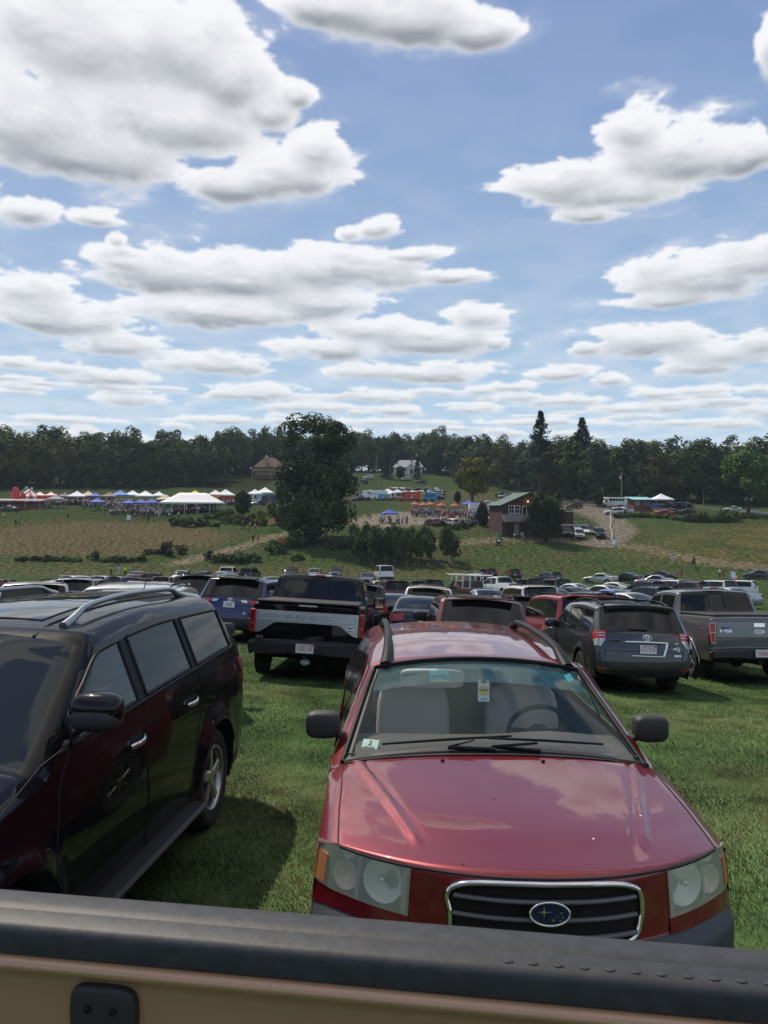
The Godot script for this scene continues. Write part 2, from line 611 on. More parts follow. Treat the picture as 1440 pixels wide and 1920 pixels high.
func car_spec(kind: String, fine := 0.2) -> Dictionary:
	var d := {"du": fine, "axle": 0.33, "R": 0.375, "sill": 0.24, "tumble": 0.16, "clad": 0.0,
		"crown": {"hood": 0.05, "ws": 0.10, "roof": 0.05, "rg": 0.07, "tail": 0.09, "f": 0.16, "fl": 0.16, "rl": 0.10, "deck": 0.03, "bed": 0.0}}
	match kind:
		"sedan":
			d.merge({"L": 4.75, "W": 0.905, "H": 1.45, "belt": 0.93, "arches": [0.93, 3.68], "windows": [[1.75, 2.62], [2.72, 3.42]],
				"prof": [[0.25, 0.22, 0, "fl"], [0.03, 0.34, 0.08, "f"], [0.02, 0.66, 0.1, "hood"], [0.4, 0.80, 0.2, "hood"], [1.35, 0.95, 0.05, "ws"], [2.15, 1.42, 0.22, "roof"], [3.15, 1.43, 0.4, "rg"], [3.95, 1.06, 0.08, "deck"], [4.62, 1.06, 0.08, "tail"], [4.72, 0.8, 0.15, "tail"], [4.72, 0.5, 0.1, "rl"], [4.62, 0.28, 0, "rl"]]}, true)
		"hatch":
			d.merge({"L": 4.45, "W": 0.875, "H": 1.5, "belt": 0.95, "arches": [0.86, 3.56], "windows": [[1.35, 2.4], [2.5, 3.35]],
				"prof": [[0.25, 0.22, 0, "fl"], [0.03, 0.34, 0.08, "f"], [0.02, 0.64, 0.1, "hood"], [0.35, 0.82, 0.2, "hood"], [1.0, 0.98, 0.05, "ws"], [1.95, 1.47, 0.3, "roof"], [2.6, 1.5, 0.4, "roof"], [3.2, 1.42, 0.3, "rg"], [4.1, 1.12, 0.06, "tail"], [4.35, 0.95, 0.06, "tail"], [4.42, 0.5, 0.1, "rl"], [4.32, 0.28, 0, "rl"]]}, true)
		"suv":
			d.merge({"L": 4.6, "W": 0.92, "H": 1.68, "belt": 1.04, "sill": 0.3, "axle": 0.35, "R": 0.41, "arches": [0.88, 3.52], "clad": 0.42, "windows": [[1.55, 2.42], [2.5, 3.32], [3.4, 4.05]],
				"prof": [[0.2, 0.28, 0, "fl"], [0.02, 0.44, 0.08, "f"], [0.0, 0.78, 0.12, "hood"], [0.28, 0.98, 0.15, "hood"], [1.2, 1.1, 0.05, "ws"], [1.95, 1.62, 0.25, "roof"], [3.1, 1.68, 0.4, "roof"], [4.12, 1.62, 0.08, "rg"], [4.45, 1.14, 0.05, "tail"], [4.55, 0.9, 0.15, "tail"], [4.57, 0.62, 0.05, "rl"], [4.57, 0.45, 0.1, "rl"], [4.48, 0.32, 0, "rl"]]}, true)
		"boxy":
			d.merge({"L": 4.9, "W": 0.95, "H": 1.83, "belt": 1.12, "sill": 0.38, "axle": 0.38, "R": 0.45, "arches": [0.9, 3.72], "tumble": 0.12, "windows": [[1.6, 2.5], [2.58, 3.45], [3.55, 4.5]],
				"prof": [[0.15, 0.38, 0, "fl"], [0.0, 0.5, 0.06, "f"], [0.02, 0.95, 0.08, "hood"], [0.2, 1.06, 0.1, "hood"], [1.35, 1.14, 0.05, "ws"], [1.95, 1.76, 0.18, "roof"], [3.1, 1.83, 0.5, "roof"], [4.6, 1.8, 0.08, "rg"], [4.8, 1.2, 0.04, "tail"], [4.84, 0.72, 0.03, "rl"], [4.9, 0.68, 0.03, "rl"], [4.9, 0.48, 0.05, "rl"], [4.75, 0.4, 0, "rl"]]}, true)
		"van":
			d.merge({"L": 5.4, "W": 1.0, "H": 2.1, "belt": 1.25, "sill": 0.32, "axle": 0.36, "R": 0.42, "arches": [0.95, 4.2], "tumble": 0.12, "windows": [[1.35, 2.1], [2.25, 3.6], [3.7, 5.0]],
				"prof": [[0.2, 0.3, 0, "fl"], [0.0, 0.45, 0.1, "f"], [0.0, 0.8, 0.15, "hood"], [0.25, 1.05, 0.15, "hood"], [0.85, 1.25, 0.05, "ws"], [1.65, 2.02, 0.25, "roof"], [3.0, 2.1, 0.5, "roof"], [5.2, 2.06, 0.12, "rg"], [5.33, 1.35, 0.04, "tail"], [5.36, 0.65, 0.04, "rl"], [5.4, 0.6, 0.04, "rl"], [5.36, 0.35, 0, "rl"]]}, true)
		"pickup":
			d.merge({"L": 5.85, "W": 1.0, "H": 1.9, "belt": 1.18, "sill": 0.45, "axle": 0.4, "R": 0.49, "arches": [0.98, 4.62], "tumble": 0.14, "rise": 0.0, "windows": [[1.85, 2.72], [2.82, 3.6]], "front_in": 0.08, "rear_in": 0.02, "rear_len": 0.2,
				"prof": [[0.15, 0.42, 0, "fl"], [0.0, 0.55, 0.06, "f"], [0.0, 1.05, 0.1, "hood"], [0.25, 1.17, 0.12, "hood"], [1.5, 1.24, 0.05, "ws"], [2.15, 1.82, 0.18, "roof"], [3.0, 1.9, 0.5, "roof"], [3.72, 1.86, 0.1, "rg"], [3.92, 1.34, 0.0, "trim"], [3.93, 1.33, 0.0, "bed"], [5.66, 1.35, 0.015, "tail"], [5.72, 1.33, 0.02, "tail"], [5.72, 0.72, 0.02, "rl"], [5.8, 0.7, 0.03, "rl"], [5.8, 0.5, 0.03, "rl"], [5.6, 0.42, 0, "rl"]]}, true)
	return d

func wheel_parts(parent: Node, c: Car, far: bool, rim_mat: Material, spokes := 6, tyre_r := 0.0) -> void:
	var r: float = tyre_r if tyre_r > 0.0 else c.s.axle
	var key := "wheel_%.3f_%s_%d" % [r, far, spokes]
	if not meshes.has(key):
		var ty := Mb.new()
		var w := 0.11
		var seg := 14 if far else 32
		var xf := Transform3D(Basis(Vector3(0, 0, 1), PI / 2), Vector3.ZERO)
		ty.lathe([Vector2(r * 0.62, -w * 0.75), Vector2(r * 0.68, -w), Vector2(r * 0.88, -w * 1.05), Vector2(r * 0.97, -w * 0.9), Vector2(r, -w * 0.55), Vector2(r, w * 0.55), Vector2(r * 0.97, w * 0.9), Vector2(r * 0.88, w * 1.05), Vector2(r * 0.68, w), Vector2(r * 0.62, w * 0.75)], seg, xf)
		var rm := Mb.new()
		rm.lathe([Vector2(r * 0.66, w * 0.85), Vector2(r * 0.655, w * 0.98), Vector2(r * 0.6, w * 0.9), Vector2(r * 0.57, w * 0.35), Vector2(r * 0.57, -w * 0.7)], seg, xf)
		rm.lathe([Vector2(r * 0.66, -w * 0.85), Vector2(r * 0.655, -w * 0.98), Vector2(r * 0.6, -w * 0.9)], seg, xf)
		var dk := Mb.new()
		dk.lathe([Vector2(0.0, w * 0.2), Vector2(r * 0.57, w * 0.2)], seg, xf)
		dk.lathe([Vector2(0.0, -w * 0.2), Vector2(r * 0.57, -w * 0.2)], seg, xf)
		for sd in [-1.0, 1.0]:
			rm.lathe([Vector2(r * 0.2, sd * w * 0.3), Vector2(r * 0.19, sd * w * 0.78), Vector2(r * 0.12, sd * w * 0.84), Vector2(0.0, sd * w * 0.84)], 10, xf)
			for k in spokes:
				var a := TAU * k / spokes
				var dirv := Vector3(0, cos(a), sin(a))
				var b := Basis(Vector3(1, 0, 0), dirv, Vector3(1, 0, 0).cross(dirv))
				rm.box(dirv * r * 0.38 + Vector3(-sd * w * 0.66, 0, 0), Vector3(w * 0.3, r * 0.5, r * (0.9 / spokes)), 0.008, b)
		meshes[key] = [ty.mesh(), rm.mesh(), dk.mesh()]
	for a in c.s.arches:
		for sg in [-1.0, 1.0]:
			var wh := sub("wheel", parent, Vector3(sg * (c.s.W - 0.125), r, a - c.s.L / 2))
			if far:
				obj("tyre", meshes[key][0], M.rubber, wh)
				obj("rim", meshes[key][1], rim_mat, wh)
			else:
				obj("tyre", meshes[key][0], M.rubber, wh)
				obj("rim", meshes[key][1], rim_mat, wh)
				obj("hub_disc", meshes[key][2], M.black_plastic, wh)

var meshes := {}

func mirror_mesh(s: float, size := 1.0, square := 0.6) -> Mb:
	var m := Mb.new()
	m.ball(Vector3(s * 0.13, 0.06, 0.0) * size, Vector3(0.12, 0.085, 0.075) * size, 16, square)
	m.tube([Vector3(-s * 0.02, -0.02, 0.0) * size, Vector3(s * 0.06, 0.0, 0) * size, Vector3(s * 0.1, 0.03, 0) * size], [0.035 * size, 0.028 * size, 0.03 * size], 8, true, Vector2(1.0, 0.7))
	return m

# a parked vehicle of one of the plain kinds; returns the first of its kind and colour, later ones are copies
var protos := {}
func car(kind: String, body: Material) -> Node3D:
	var key := kind
	if protos.has(key):
		var r: Node3D = protos[key].duplicate()
		r.name = numbered("parked_" + ("car" if kind in ["sedan", "hatch"] else "pickup" if kind == "pickup" else "van" if kind == "van" else "suv"))
		add_child(r)
		for p in ["body", "tail_panel"]:
			var b := r.get_node_or_null(p)
			if b: b.material_override = body
		return r
	var o := Node3D.new()
	o.name = numbered("parked_" + ("car" if kind in ["sedan", "hatch"] else "pickup" if kind == "pickup" else "van" if kind == "van" else "suv"))
	add_child(o)
	protos[key] = o
	var c := Car.new()
	c.s = car_spec(kind, 0.22)
	if kind in ["boxy", "pickup", "van"]:
		c.s.bumper_r = "rear_bumper"
	c.build()
	car_parts(o, c, body, {"win": M.tint_glass})
	var big: bool = kind in ["boxy", "pickup", "van", "suv"]
	var s := c.s
	# lamps, plate, mirrors, grille
	var yb: float = c.belt(s.L)
	for sg in [-1.0, 1.0]:
		var tl := Mb.new()
		match kind:
			"sedan":
				c.patch(tl, "rear", 0, [Vector2(sg * 0.62, 0.97), Vector2(sg * 0.995, 0.95), Vector2(sg * 0.995, 0.78), Vector2(sg * 0.62, 0.8)], 0.012, 4, 2)
				c.patch(tl, "side", sg, [Vector2(s.L - 0.34, 0.92), Vector2(s.L - 0.1, 0.93), Vector2(s.L - 0.07, 0.8), Vector2(s.L - 0.22, 0.82)], 0.012, 3, 2)
			"hatch":
				c.patch(tl, "rear", 0, [Vector2(sg * 0.72, 1.05), Vector2(sg * 0.995, 1.05), Vector2(sg * 0.995, 0.78), Vector2(sg * 0.78, 0.78)], 0.012, 3, 3)
				c.patch(tl, "side", sg, [Vector2(s.L - 0.36, 1.0), Vector2(s.L - 0.22, 1.0), Vector2(s.L - 0.1, 0.78), Vector2(s.L - 0.2, 0.78)], 0.012, 3, 2)
			"suv":
				c.patch(tl, "rear", 0, [Vector2(sg * 0.8, 1.16), Vector2(sg * 0.995, 1.2), Vector2(sg * 0.995, 0.86), Vector2(sg * 0.78, 0.88)], 0.012, 3, 3)
				c.patch(tl, "side", sg, [Vector2(s.L - 0.36, 1.08), Vector2(s.L - 0.2, 1.08), Vector2(s.L - 0.11, 0.88), Vector2(s.L - 0.2, 0.9)], 0.012, 3, 2)
			"boxy":
				c.patch(tl, "rear", 0, [Vector2(sg * 0.86, 1.24), Vector2(sg * 0.995, 1.24), Vector2(sg * 0.995, 0.8), Vector2(sg * 0.86, 0.8)], 0.012, 2, 3)
				c.patch(tl, "side", sg, [Vector2(s.L - 0.24, 1.1), Vector2(s.L - 0.16, 1.1), Vector2(s.L - 0.12, 0.84), Vector2(s.L - 0.2, 0.84)], 0.012, 2, 2)
			"van":
				c.patch(tl, "rear", 0, [Vector2(sg * 0.9, 1.4), Vector2(sg * 0.995, 1.4), Vector2(sg * 0.995, 0.95), Vector2(sg * 0.9, 0.95)], 0.012, 2, 3)
			"pickup":
				c.patch(tl, "rear", 0, [Vector2(sg * 0.86, 1.22), Vector2(sg * 0.995, 1.22), Vector2(sg * 0.995, 0.82), Vector2(sg * 0.86, 0.82)], 0.012, 2, 3)
		obj("taillight", tl.mesh(), M.taillight, o)
		var hl := Mb.new()
		var hy: float = 0.66 if kind in ["sedan", "hatch"] else 0.84 if kind == "suv" else 0.92
		var hh: float = 0.13 if kind in ["sedan", "hatch", "suv"] else 0.2
		c.patch(hl, "front", 0, [Vector2(sg * 0.55, hy - hh * 0.3), Vector2(sg * 0.99, hy + hh * 0.2), Vector2(sg * 0.99, hy - hh * 0.9), Vector2(sg * 0.55, hy - hh)], 0.012, 4, 2)
		obj("headlight", hl.mesh(), M.headlight, o)
		var mr := mirror_mesh(sg, 1.25 if big else 1.0)
		var uw: float = s.windows[0][0] + 0.1
		obj("mirror", mr.mesh(), M.black_plastic if kind != "van" else M.dark_trim, o, Vector3(sg * (c.half(uw, c.belt(uw)) - 0.02), c.belt(uw) + 0.02, uw - s.L / 2))
	var pl := Mb.new()
	var py: float = 0.86 if kind == "suv" else 0.72 if kind == "sedan" else 0.82 if kind in ["hatch", "boxy"] else 0.9 if kind == "van" else 0.6
	var pc := c.cap_y(0.0, py, true, 0.012)
	pl.box(pc, Vector3(0.31, 0.155, 0.012), 0.003)
	obj("license_plate", pl.mesh(), M.plate, o)
	var gr := Mb.new()
	var gy: float = 0.56 if kind in ["sedan", "hatch"] else 0.74 if kind == "suv" else 0.8
	c.patch(gr, "front", 0, [Vector2(-0.45, gy + 0.08), Vector2(0.45, gy + 0.08), Vector2(0.42, gy - 0.1), Vector2(-0.42, gy - 0.1)], 0.014, 6, 2)
	obj("grille", gr.mesh(), M.dark_trim, o)
	if kind in ["suv", "boxy"]:
		for sg in [-1.0, 1.0]:
			var rr := Mb.new()
			var pts := []
			for k in 9:
				var u: float = lerpf(s.windows[0][1] - 0.2, s.L - 0.75, k / 8.0)
				pts.append(c.cap_u(sg * 0.84, u, 0.0) + Vector3(0, 0.055 if k > 0 and k < 8 else 0.0, 0))
			rr.tube(pts, [0.02], 6)
			obj("roof_rail", rr.mesh(), M.dark_trim, o)
		var sp := Mb.new()
		sp.box(c.cap_y(0.0, s.H - 0.1, true, 0.0) + Vector3(0, 0.05, 0.05), Vector3(s.W * 1.3, 0.035, 0.2), 0.015)
		obj("tail_panel", sp.mesh(), body, o)
	wheel_parts(o, c, true, M.alloy)
	return o

func car_parts(o: Node3D, c: Car, body: Material, mats: Dictionary) -> void:
	for p in c.parts:
		var mm: Material = body
		var called: String = p
		if p == "windshield": mm = mats.get("ws", M.dark_glass)
		elif p == "rear_window": mm = mats.get("rg", mats.get("win", M.tint_glass))
		elif p.begins_with("window"):
			mm = mats.get(p, mats.get("win", M.tint_glass))
			called = "window"
		elif p in ["trim", "spoiler"]: mm = mats.get("trim", M.dark_trim)
		elif p == "cladding": mm = M.black_plastic
		elif p == "underbody": mm = M.underbody
		elif p in ["rear_bumper", "front_bumper"]: mm = mats.get(p, M.black_plastic)
		elif p == "bed": mm = M.bed_cover; called = "bed_cover"
		if c.parts[p].v.size() > 0: obj(called, c.parts[p].mesh(), mm, o)

# put a vehicle with its nearest end (tail if it points away, else nose) at x, d
func park(o: Node3D, length: float, x: float, d: float, turn_deg: float, nose := false, sink := 0.0) -> Node3D:
	var a := deg_to_rad(turn_deg)
	var f := Vector3(-sin(a), 0, -cos(a))
	var c := Vector3(x, 0, -d) + f * (length * 0.5) * (-1.0 if nose else 1.0)
	settle(o, c.x, -c.z, a)
	o.position.y -= sink
	return o

# ---------------------------------------------------------------- sky: fair-weather cumulus, each cloud a heap of puffs [azimuth, elevation, half width, half height] in degrees
const PUFFS := [[-21.1, 27.6, 7.4, 4.5], [-14.1, 28.0, 5.9, 3.9], [-23.0, 23.4, 6.2, 4.1], [-15.1, 24.1, 7.9, 3.0], [-20.2, 21.8, 7.8, 2.6], [-10.6, 26.9, 3.2, 2.9], [-8.1, 25.4, 2.2, 1.8], [-4.8, 23.3, 2.7, 1.8], [-7.3, 21.8, 4.9, 1.9], [-10.6, 21.0, 4.5, 1.5], [-6.2, 26.5, 1.5, 1.2], [-3.7, 31.2, 4.0, 1.5], [1.5, 30.6, 5.2, 1.9], [6.6, 29.9, 2.7, 1.3], [24.9, 26.9, 1.0, 2.1], [16.5, 23.7, 2.4, 2.0], [19.2, 21.9, 6.1, 2.2], [12.0, 21.2, 4.9, 1.6], [14.8, 20.2, 5.9, 1.5], [23.3, 21.6, 2.5, 1.8], [13.7, 19.2, 2.8, 0.6], [-23.3, 18.2, 2.2, 1.2], [-19.5, 18.3, 1.8, 0.7], [-18.0, 17.2, 0.7, 0.6], [-15.1, 15.3, 5.2, 1.9], [-9.9, 15.3, 7.9, 2.3], [-3.7, 16.1, 7.0, 2.1], [-11.6, 13.1, 7.1, 1.3], [-4.4, 13.9, 5.5, 1.5], [-17.2, 15.8, 3.0, 1.3], [1.8, 17.2, 2.6, 0.6], [-0.6, 18.8, 1.9, 1.0], [-2.6, 18.5, 1.0, 0.8], [5.2, 15.8, 2.9, 0.7], [-23.3, 13.3, 3.0, 1.9], [-20.2, 11.9, 4.2, 1.6], [-17.8, 10.6, 4.3, 1.1], [-23.0, 12.0, 2.5, 1.4], [-1.1, 12.3, 4.4, 1.4], [-3.7, 11.0, 4.4, 1.0], [2.6, 11.6, 6.3, 1.5], [6.2, 13.0, 2.3, 1.2], [-0.7, 9.5, 3.7, 0.8], [2.9, 9.4, 5.5, 1.0], [7.7, 11.4, 1.1, 0.7], [20.5, 14.7, 5.7, 1.9], [23.6, 15.5, 3.4, 1.6], [18.8, 13.6, 4.1, 0.8], [17.8, 11.1, 5.0, 1.3], [22.1, 10.0, 4.1, 1.2], [13.7, 10.9, 1.4, 0.7], [20.5, 9.3, 2.6, 0.7], [24.3, 10.6, 1.8, 0.9], [-11.6, 9.7, 4.6, 0.9], [-18.5, 8.6, 3.3, 0.8], [-8.8, 7.9, 4.7, 0.8], [-24.1, 9.2, 1.4, 0.5], [-16.8, 7.2, 3.0, 0.6], [-5.9, 7.1, 3.3, 0.5], [-0.7, 7.9, 4.1, 0.5], [8.8, 8.5, 2.2, 0.5], [12.0, 9.3, 2.5, 0.6], [15.1, 8.8, 1.4, 0.6], [12.3, 7.5, 3.2, 0.5], [18.2, 7.8, 2.7, 0.5], [16.5, 6.9, 2.7, 0.4], [22.1, 7.1, 2.9, 0.5], [24.3, 6.5, 1.8, 0.4], [5.9, 7.1, 2.9, 0.4], [-21.1, 5.8, 3.9, 0.3], [-10.9, 6.1, 4.3, 0.4], [1.1, 6.2, 5.2, 0.3], [10.2, 6.1, 5.0, 0.3], [20.5, 5.9, 5.2, 0.3]]
const SKY_W := 4096
const SKY_H := 2048

func puff_list() -> Array:
	var out := []
	for p in PUFFS: out.append(p)
	var r := RandomNumberGenerator.new()
	r.seed = 5
	var in_view := func(az: float, el: float) -> bool: return absf(az) < 27.0 and el < 36.0
	for k in 150:      # the same fair-weather heaps all round
		var el := 2.0 + pow(r.randf(), 1.7) * 80.0
		var az := r.randf_range(-180.0, 180.0)
		var near := sin(deg_to_rad(el))
		if in_view.call(az, el - 2.0): continue
		var w := (1.5 + 17.0 * near) * r.randf_range(0.5, 1.2)
		for j in r.randi_range(2, 5):
			out.append([az + r.randf_range(-1.0, 1.0) * w, el + r.randf_range(-0.25, 0.3) * w * 0.6, w * r.randf_range(0.5, 0.9), w * r.randf_range(0.18, 0.34) * (0.5 + near)])
	for k in 190:      # small ones crowding towards the horizon
		var el := 1.2 + pow(r.randf(), 1.5) * 8.5
		var w := (0.5 + el * 0.22) * r.randf_range(0.5, 1.3)
		var az := r.randf_range(-180.0, 180.0)
		if absf(az) < 27.0 and el > 5.0 and r.randf() < 0.5: continue
		out.append([az, el, w, (0.12 + el * 0.03) * r.randf_range(0.7, 1.4)])
	for k in 120:
		out.append([r.randf_range(-27, 27), r.randf_range(0.6, 8.5), r.randf_range(0.6, 2.8), r.randf_range(0.14, 0.5)])
	return out

func sky_block(az0: float, az1: float, el0: float, el1: float, w: int, h: int, puffs: Array) -> Image:
	var n1 := FastNoiseLite.new()
	n1.noise_type = FastNoiseLite.TYPE_SIMPLEX_SMOOTH
	n1.fractal_octaves = 5
	n1.frequency = 1.0
	n1.seed = 3
	var n2 := FastNoiseLite.new()
	n2.noise_type = FastNoiseLite.TYPE_SIMPLEX_SMOOTH
	n2.fractal_octaves = 4
	n2.frequency = 1.0
	n2.seed = 17
	var n3 := FastNoiseLite.new()      # cauliflower heads
	n3.noise_type = FastNoiseLite.TYPE_CELLULAR
	n3.cellular_distance_function = FastNoiseLite.DISTANCE_EUCLIDEAN
	n3.cellular_return_type = FastNoiseLite.RETURN_DISTANCE
	n3.fractal_octaves = 4
	n3.fractal_gain = 0.55
	n3.frequency = 1.0
	n3.seed = 29
	var dn := PackedFloat32Array(); dn.resize(w * h); dn.fill(-1.0)
	var hh := PackedFloat32Array(); hh.resize(w * h)
	var wt := PackedFloat32Array(); wt.resize(w * h)
	var wx := PackedFloat32Array(); wx.resize(w * h)
	var wy := PackedFloat32Array(); wy.resize(w * h)
	for j in h:
		var el := lerpf(el1, el0, (j + 0.5) / h)
		var sc := 0.55 / (0.14 + absf(sin(deg_to_rad(el))) * 1.4)
		for i in w:
			var az := lerpf(az0, az1, (i + 0.5) / w)
			var k := j * w + i
			var ra := deg_to_rad(az)
			var px := sin(ra) * cos(deg_to_rad(el)) * 57.3
			var pz := cos(ra) * cos(deg_to_rad(el)) * 57.3
			var a := n1.get_noise_3d(px * 0.17 * sc, el * 0.40 * sc, pz * 0.17 * sc)
			var b := n2.get_noise_3d(px * 0.40 * sc, el * 0.9 * sc, pz * 0.40 * sc)
			var f := n3.get_noise_3d(px * 0.42 * sc + 0.5 * a, el * 0.95 * sc + 0.5 * b, pz * 0.42 * sc)
			var f2 := n3.get_noise_3d(px * 1.3 * sc + 0.7 * b, el * 2.6 * sc + 0.7 * a, pz * 1.3 * sc)
			wx[k] = a
			wy[k] = 0.5 * b - 0.70 * (f + 0.45) - 0.34 * (f2 + 0.45) + 0.10 * n1.get_noise_3d(px * 2.2 * sc, el * 4.0 * sc, pz * 2.2 * sc)
	for p in puffs:
		var pel: float = p[1]
		var cosel := maxf(0.15, cos(deg_to_rad(pel)))
		var rx: float = p[2] / cosel
		var ry: float = p[3]
		for wrap in [-360.0, 0.0, 360.0]:
			var paz: float = p[0] + wrap
			if paz + rx * 1.6 < az0 or paz - rx * 1.6 > az1 or pel - ry * 2 > el1 or pel + ry * 2 < el0: continue
			var i0 := maxi(0, int((paz - rx * 1.55 - az0) / (az1 - az0) * w))
			var i1 := mini(w - 1, int((paz + rx * 1.55 - az0) / (az1 - az0) * w))
			var j0 := maxi(0, int((el1 - pel - ry * 1.6) / (el1 - el0) * h))
			var j1 := mini(h - 1, int((el1 - pel + ry * 1.6) / (el1 - el0) * h))
			for j in range(j0, j1 + 1):
				var dy := (lerpf(el1, el0, (j + 0.5) / h) - pel) / ry
				var dyy := dy if dy > 0.0 else dy * 1.35
				for i in range(i0, i1 + 1):
					var dx := (lerpf(az0, az1, (i + 0.5) / w) - paz) / rx
					var q := dx * dx + dyy * dyy
					if q > 2.4: continue
					var k := j * w + i
					var v := 1.0 - sqrt(q) + 0.55 * wx[k] + 0.62 * wy[k] * (1.0 if dy > -0.2 else 0.6)
					if v > dn[k]: dn[k] = v
					var g := maxf(0.0, 1.25 - sqrt(q))
					g *= g
					hh[k] += dy * g; wt[k] += g
	var im := Image.create(w, h, false, Image.FORMAT_RGBA8)
	var ppd := h / (el1 - el0)
	for j in h:
		var el := lerpf(el1, el0, (j + 0.5) / h)
		var e := clampf(el, 0.0, 90.0)
		# the blue of the air, paler towards the horizon
		var low := exp(-e / 7.5)
		var mid := exp(-e / 18.0)
		var sky := Color(0.115, 0.19, 0.475).lerp(Color(0.58, 0.83, 1.0), mid).lerp(Color(0.56, 0.69, 0.81), low * 0.9)
		var size := 0.25 + 1.5 * sin(deg_to_rad(e))
		var u1 := maxi(1, int(0.32 * ppd * size))
		var u2 := maxi(1, int(1.1 * ppd * size))
		for i in w:
			var k := j * w + i
			var az := lerpf(az0, az1, (i + 0.5) / w)
			var c := sky
			var sun := cos(deg_to_rad(az + 38.0)) * 0.5 + 0.5
			c = c.lerp(Color(0.62, 0.72, 0.9), 0.16 * pow(sun, 6.0) * (1.0 - low))
			# thin veil between the heaps
			c = c.lerp(Color(0.80, 0.85, 0.92), smoothstep(-0.1, 0.5, wx[k] + 0.3) * (0.03 + 0.75 * low))
			var d := dn[k]
			if d > -0.35:
				var soft := 0.15 + 0.22 * low + 0.26 * smoothstep(0.1, -0.5, hh[k] / maxf(wt[k], 1e-4))
				var a := smoothstep(-0.05, soft, d)
				a = maxf(a, 0.40 * smoothstep(-0.35, 0.1, d) * clampf(0.15 + wx[k] * 1.4, 0.0, 1.0) * (1.0 - low))
				var ht := hh[k] / wt[k] if wt[k] > 1e-5 else 0.0
				var k1 := maxi(0, j - u1) * w + maxi(0, i - u1 / 2)
				var k2 := maxi(0, j - u2) * w + maxi(0, i - u2 / 2)
				var e1 := clampf((d - maxf(dn[k1], -0.3)) * 1.3, -0.6, 0.6)
				var e2 := clampf((d - maxf(dn[k2], -0.3)) * 0.9, -0.8, 0.8)
				var thick := smoothstep(0.0, 0.75, d)
				var base := smoothstep(0.45, -0.65, ht + 0.5 * wx[k])       # in the shade of its own heap
				var shade := 1.04 - 0.56 * base * thick + 0.16 * e1 + 0.16 * e2 - 0.10 * thick
				shade -= 0.20 * smoothstep(0.15, 0.8, d) * smoothstep(-0.15, 0.45, wx[k] - 0.25 * ht)
				shade = clampf(shade, 0.36, 1.04)
				shade = lerpf(shade, 0.90, low * 0.35)
				var warm := clampf((1.0 - shade) * 1.6, 0.0, 1.0)
				var cl := Color(0.97, 0.97, 0.98) * shade
				cl = Color(cl.r * (1.0 - 0.09 * warm), cl.g * (1.0 - 0.045 * warm), cl.b)
				cl = cl.lerp(c, 0.08 + 0.42 * low)
				c = c.lerp(cl, a)
			c = Color(minf(c.r, 1.0), minf(c.g, 1.0), minf(c.b, 1.0)).linear_to_srgb()
			c.a = 1.0
			im.set_pixel(i, j, c)
	return im

func make_sky() -> Texture2D:      # column 0 looks along -Z, columns run towards +X
	var puffs := puff_list()
	var whole := sky_block(0, 360, 0, 90, 1024, 256, puffs)
	whole.resize(SKY_W, SKY_H / 2, Image.INTERPOLATE_CUBIC)
	var full := Image.create(SKY_W, SKY_H, false, Image.FORMAT_RGBA8)
	full.fill(Color(0.10, 0.12, 0.08).linear_to_srgb())
	full.blit_rect(whole, Rect2i(0, 0, SKY_W, SKY_H / 2), Vector2i(0, 0))
	var half := 364
	var bh := 432
	var b := sky_block(-half * 360.0 / SKY_W, half * 360.0 / SKY_W, 0.0, bh * 180.0 / SKY_H, half * 2, bh, puffs)
	full.blit_rect(b, Rect2i(half, 0, half, bh), Vector2i(0, SKY_H / 2 - bh))
	full.blit_rect(b, Rect2i(0, 0, half, bh), Vector2i(SKY_W - half, SKY_H / 2 - bh))
	return ImageTexture.create_from_image(full)

# ---------------------------------------------------------------- ground
func seg_dist(p: Vector2, pts: Array) -> float:
	var best := 1e9
	for i in pts.size() - 1:
		var a: Vector2 = pts[i]
		var b: Vector2 = pts[i + 1]
		var ab := b - a
		var t := clampf((p - a).dot(ab) / ab.length_squared(), 0.0, 1.0)
		best = minf(best, p.distance_to(a + ab * t))
	return best

func px(x: float, d: float) -> Vector2:   # bearing (1553 = 45 degrees) and distance to a place on the map
	return Vector2((x - 720.0) / 1553.0 * d, d)

var foot_path := []
var drive := []
var lane := []
var road := []
var lot_edge := PackedVector2Array()
var upper_lot := PackedVector2Array()
var mown := PackedVector2Array()
var mulch := PackedVector2Array()
var meadow := PackedVector2Array()

func map_places() -> void:
	foot_path = [px(330, 137), px(385, 143), px(450, 152), px(500, 161), px(560, 170), px(650, 181), px(700, 184)]
	drive = [px(820, 158), px(930, 159.5), px(1050, 159), px(1130, 157), px(1200, 153), px(1290, 145), px(1370, 139), px(1470, 136)]
	lane = [px(1130, 158), px(1160, 170), px(1150, 185), px(1110, 205), px(1080, 228)]
	road = [px(1040, 252), px(1100, 240), px(1180, 232), px(1330, 219), px(1430, 210), px(1600, 200)]
	lot_edge = PackedVector2Array([px(640, 178), px(690, 172), px(790, 178), px(860, 181), px(930, 184), px(960, 200), px(900, 211), px(780, 208), px(690, 196)])
	upper_lot = PackedVector2Array([px(640, 246), px(850, 244), px(900, 232), px(960, 236), px(1010, 262), px(920, 300), px(700, 300), px(640, 280)])
	mown = PackedVector2Array([px(-260, 166), px(0, 172), px(130, 176), px(250, 182), px(330, 180), px(400, 172), px(440, 163), px(400, 152), px(330, 146), px(250, 143), px(100, 142), px(-260, 142)])
	mulch = PackedVector2Array([px(1050, 178), px(1085, 184), px(1108, 181), px(1112, 175), px(1090, 170), px(1050, 170)])
	meadow = PackedVector2Array([px(1140, 146), px(1230, 158), px(1300, 175), px(1440, 184), px(1600, 184), px(1600, 138), px(1380, 138)])

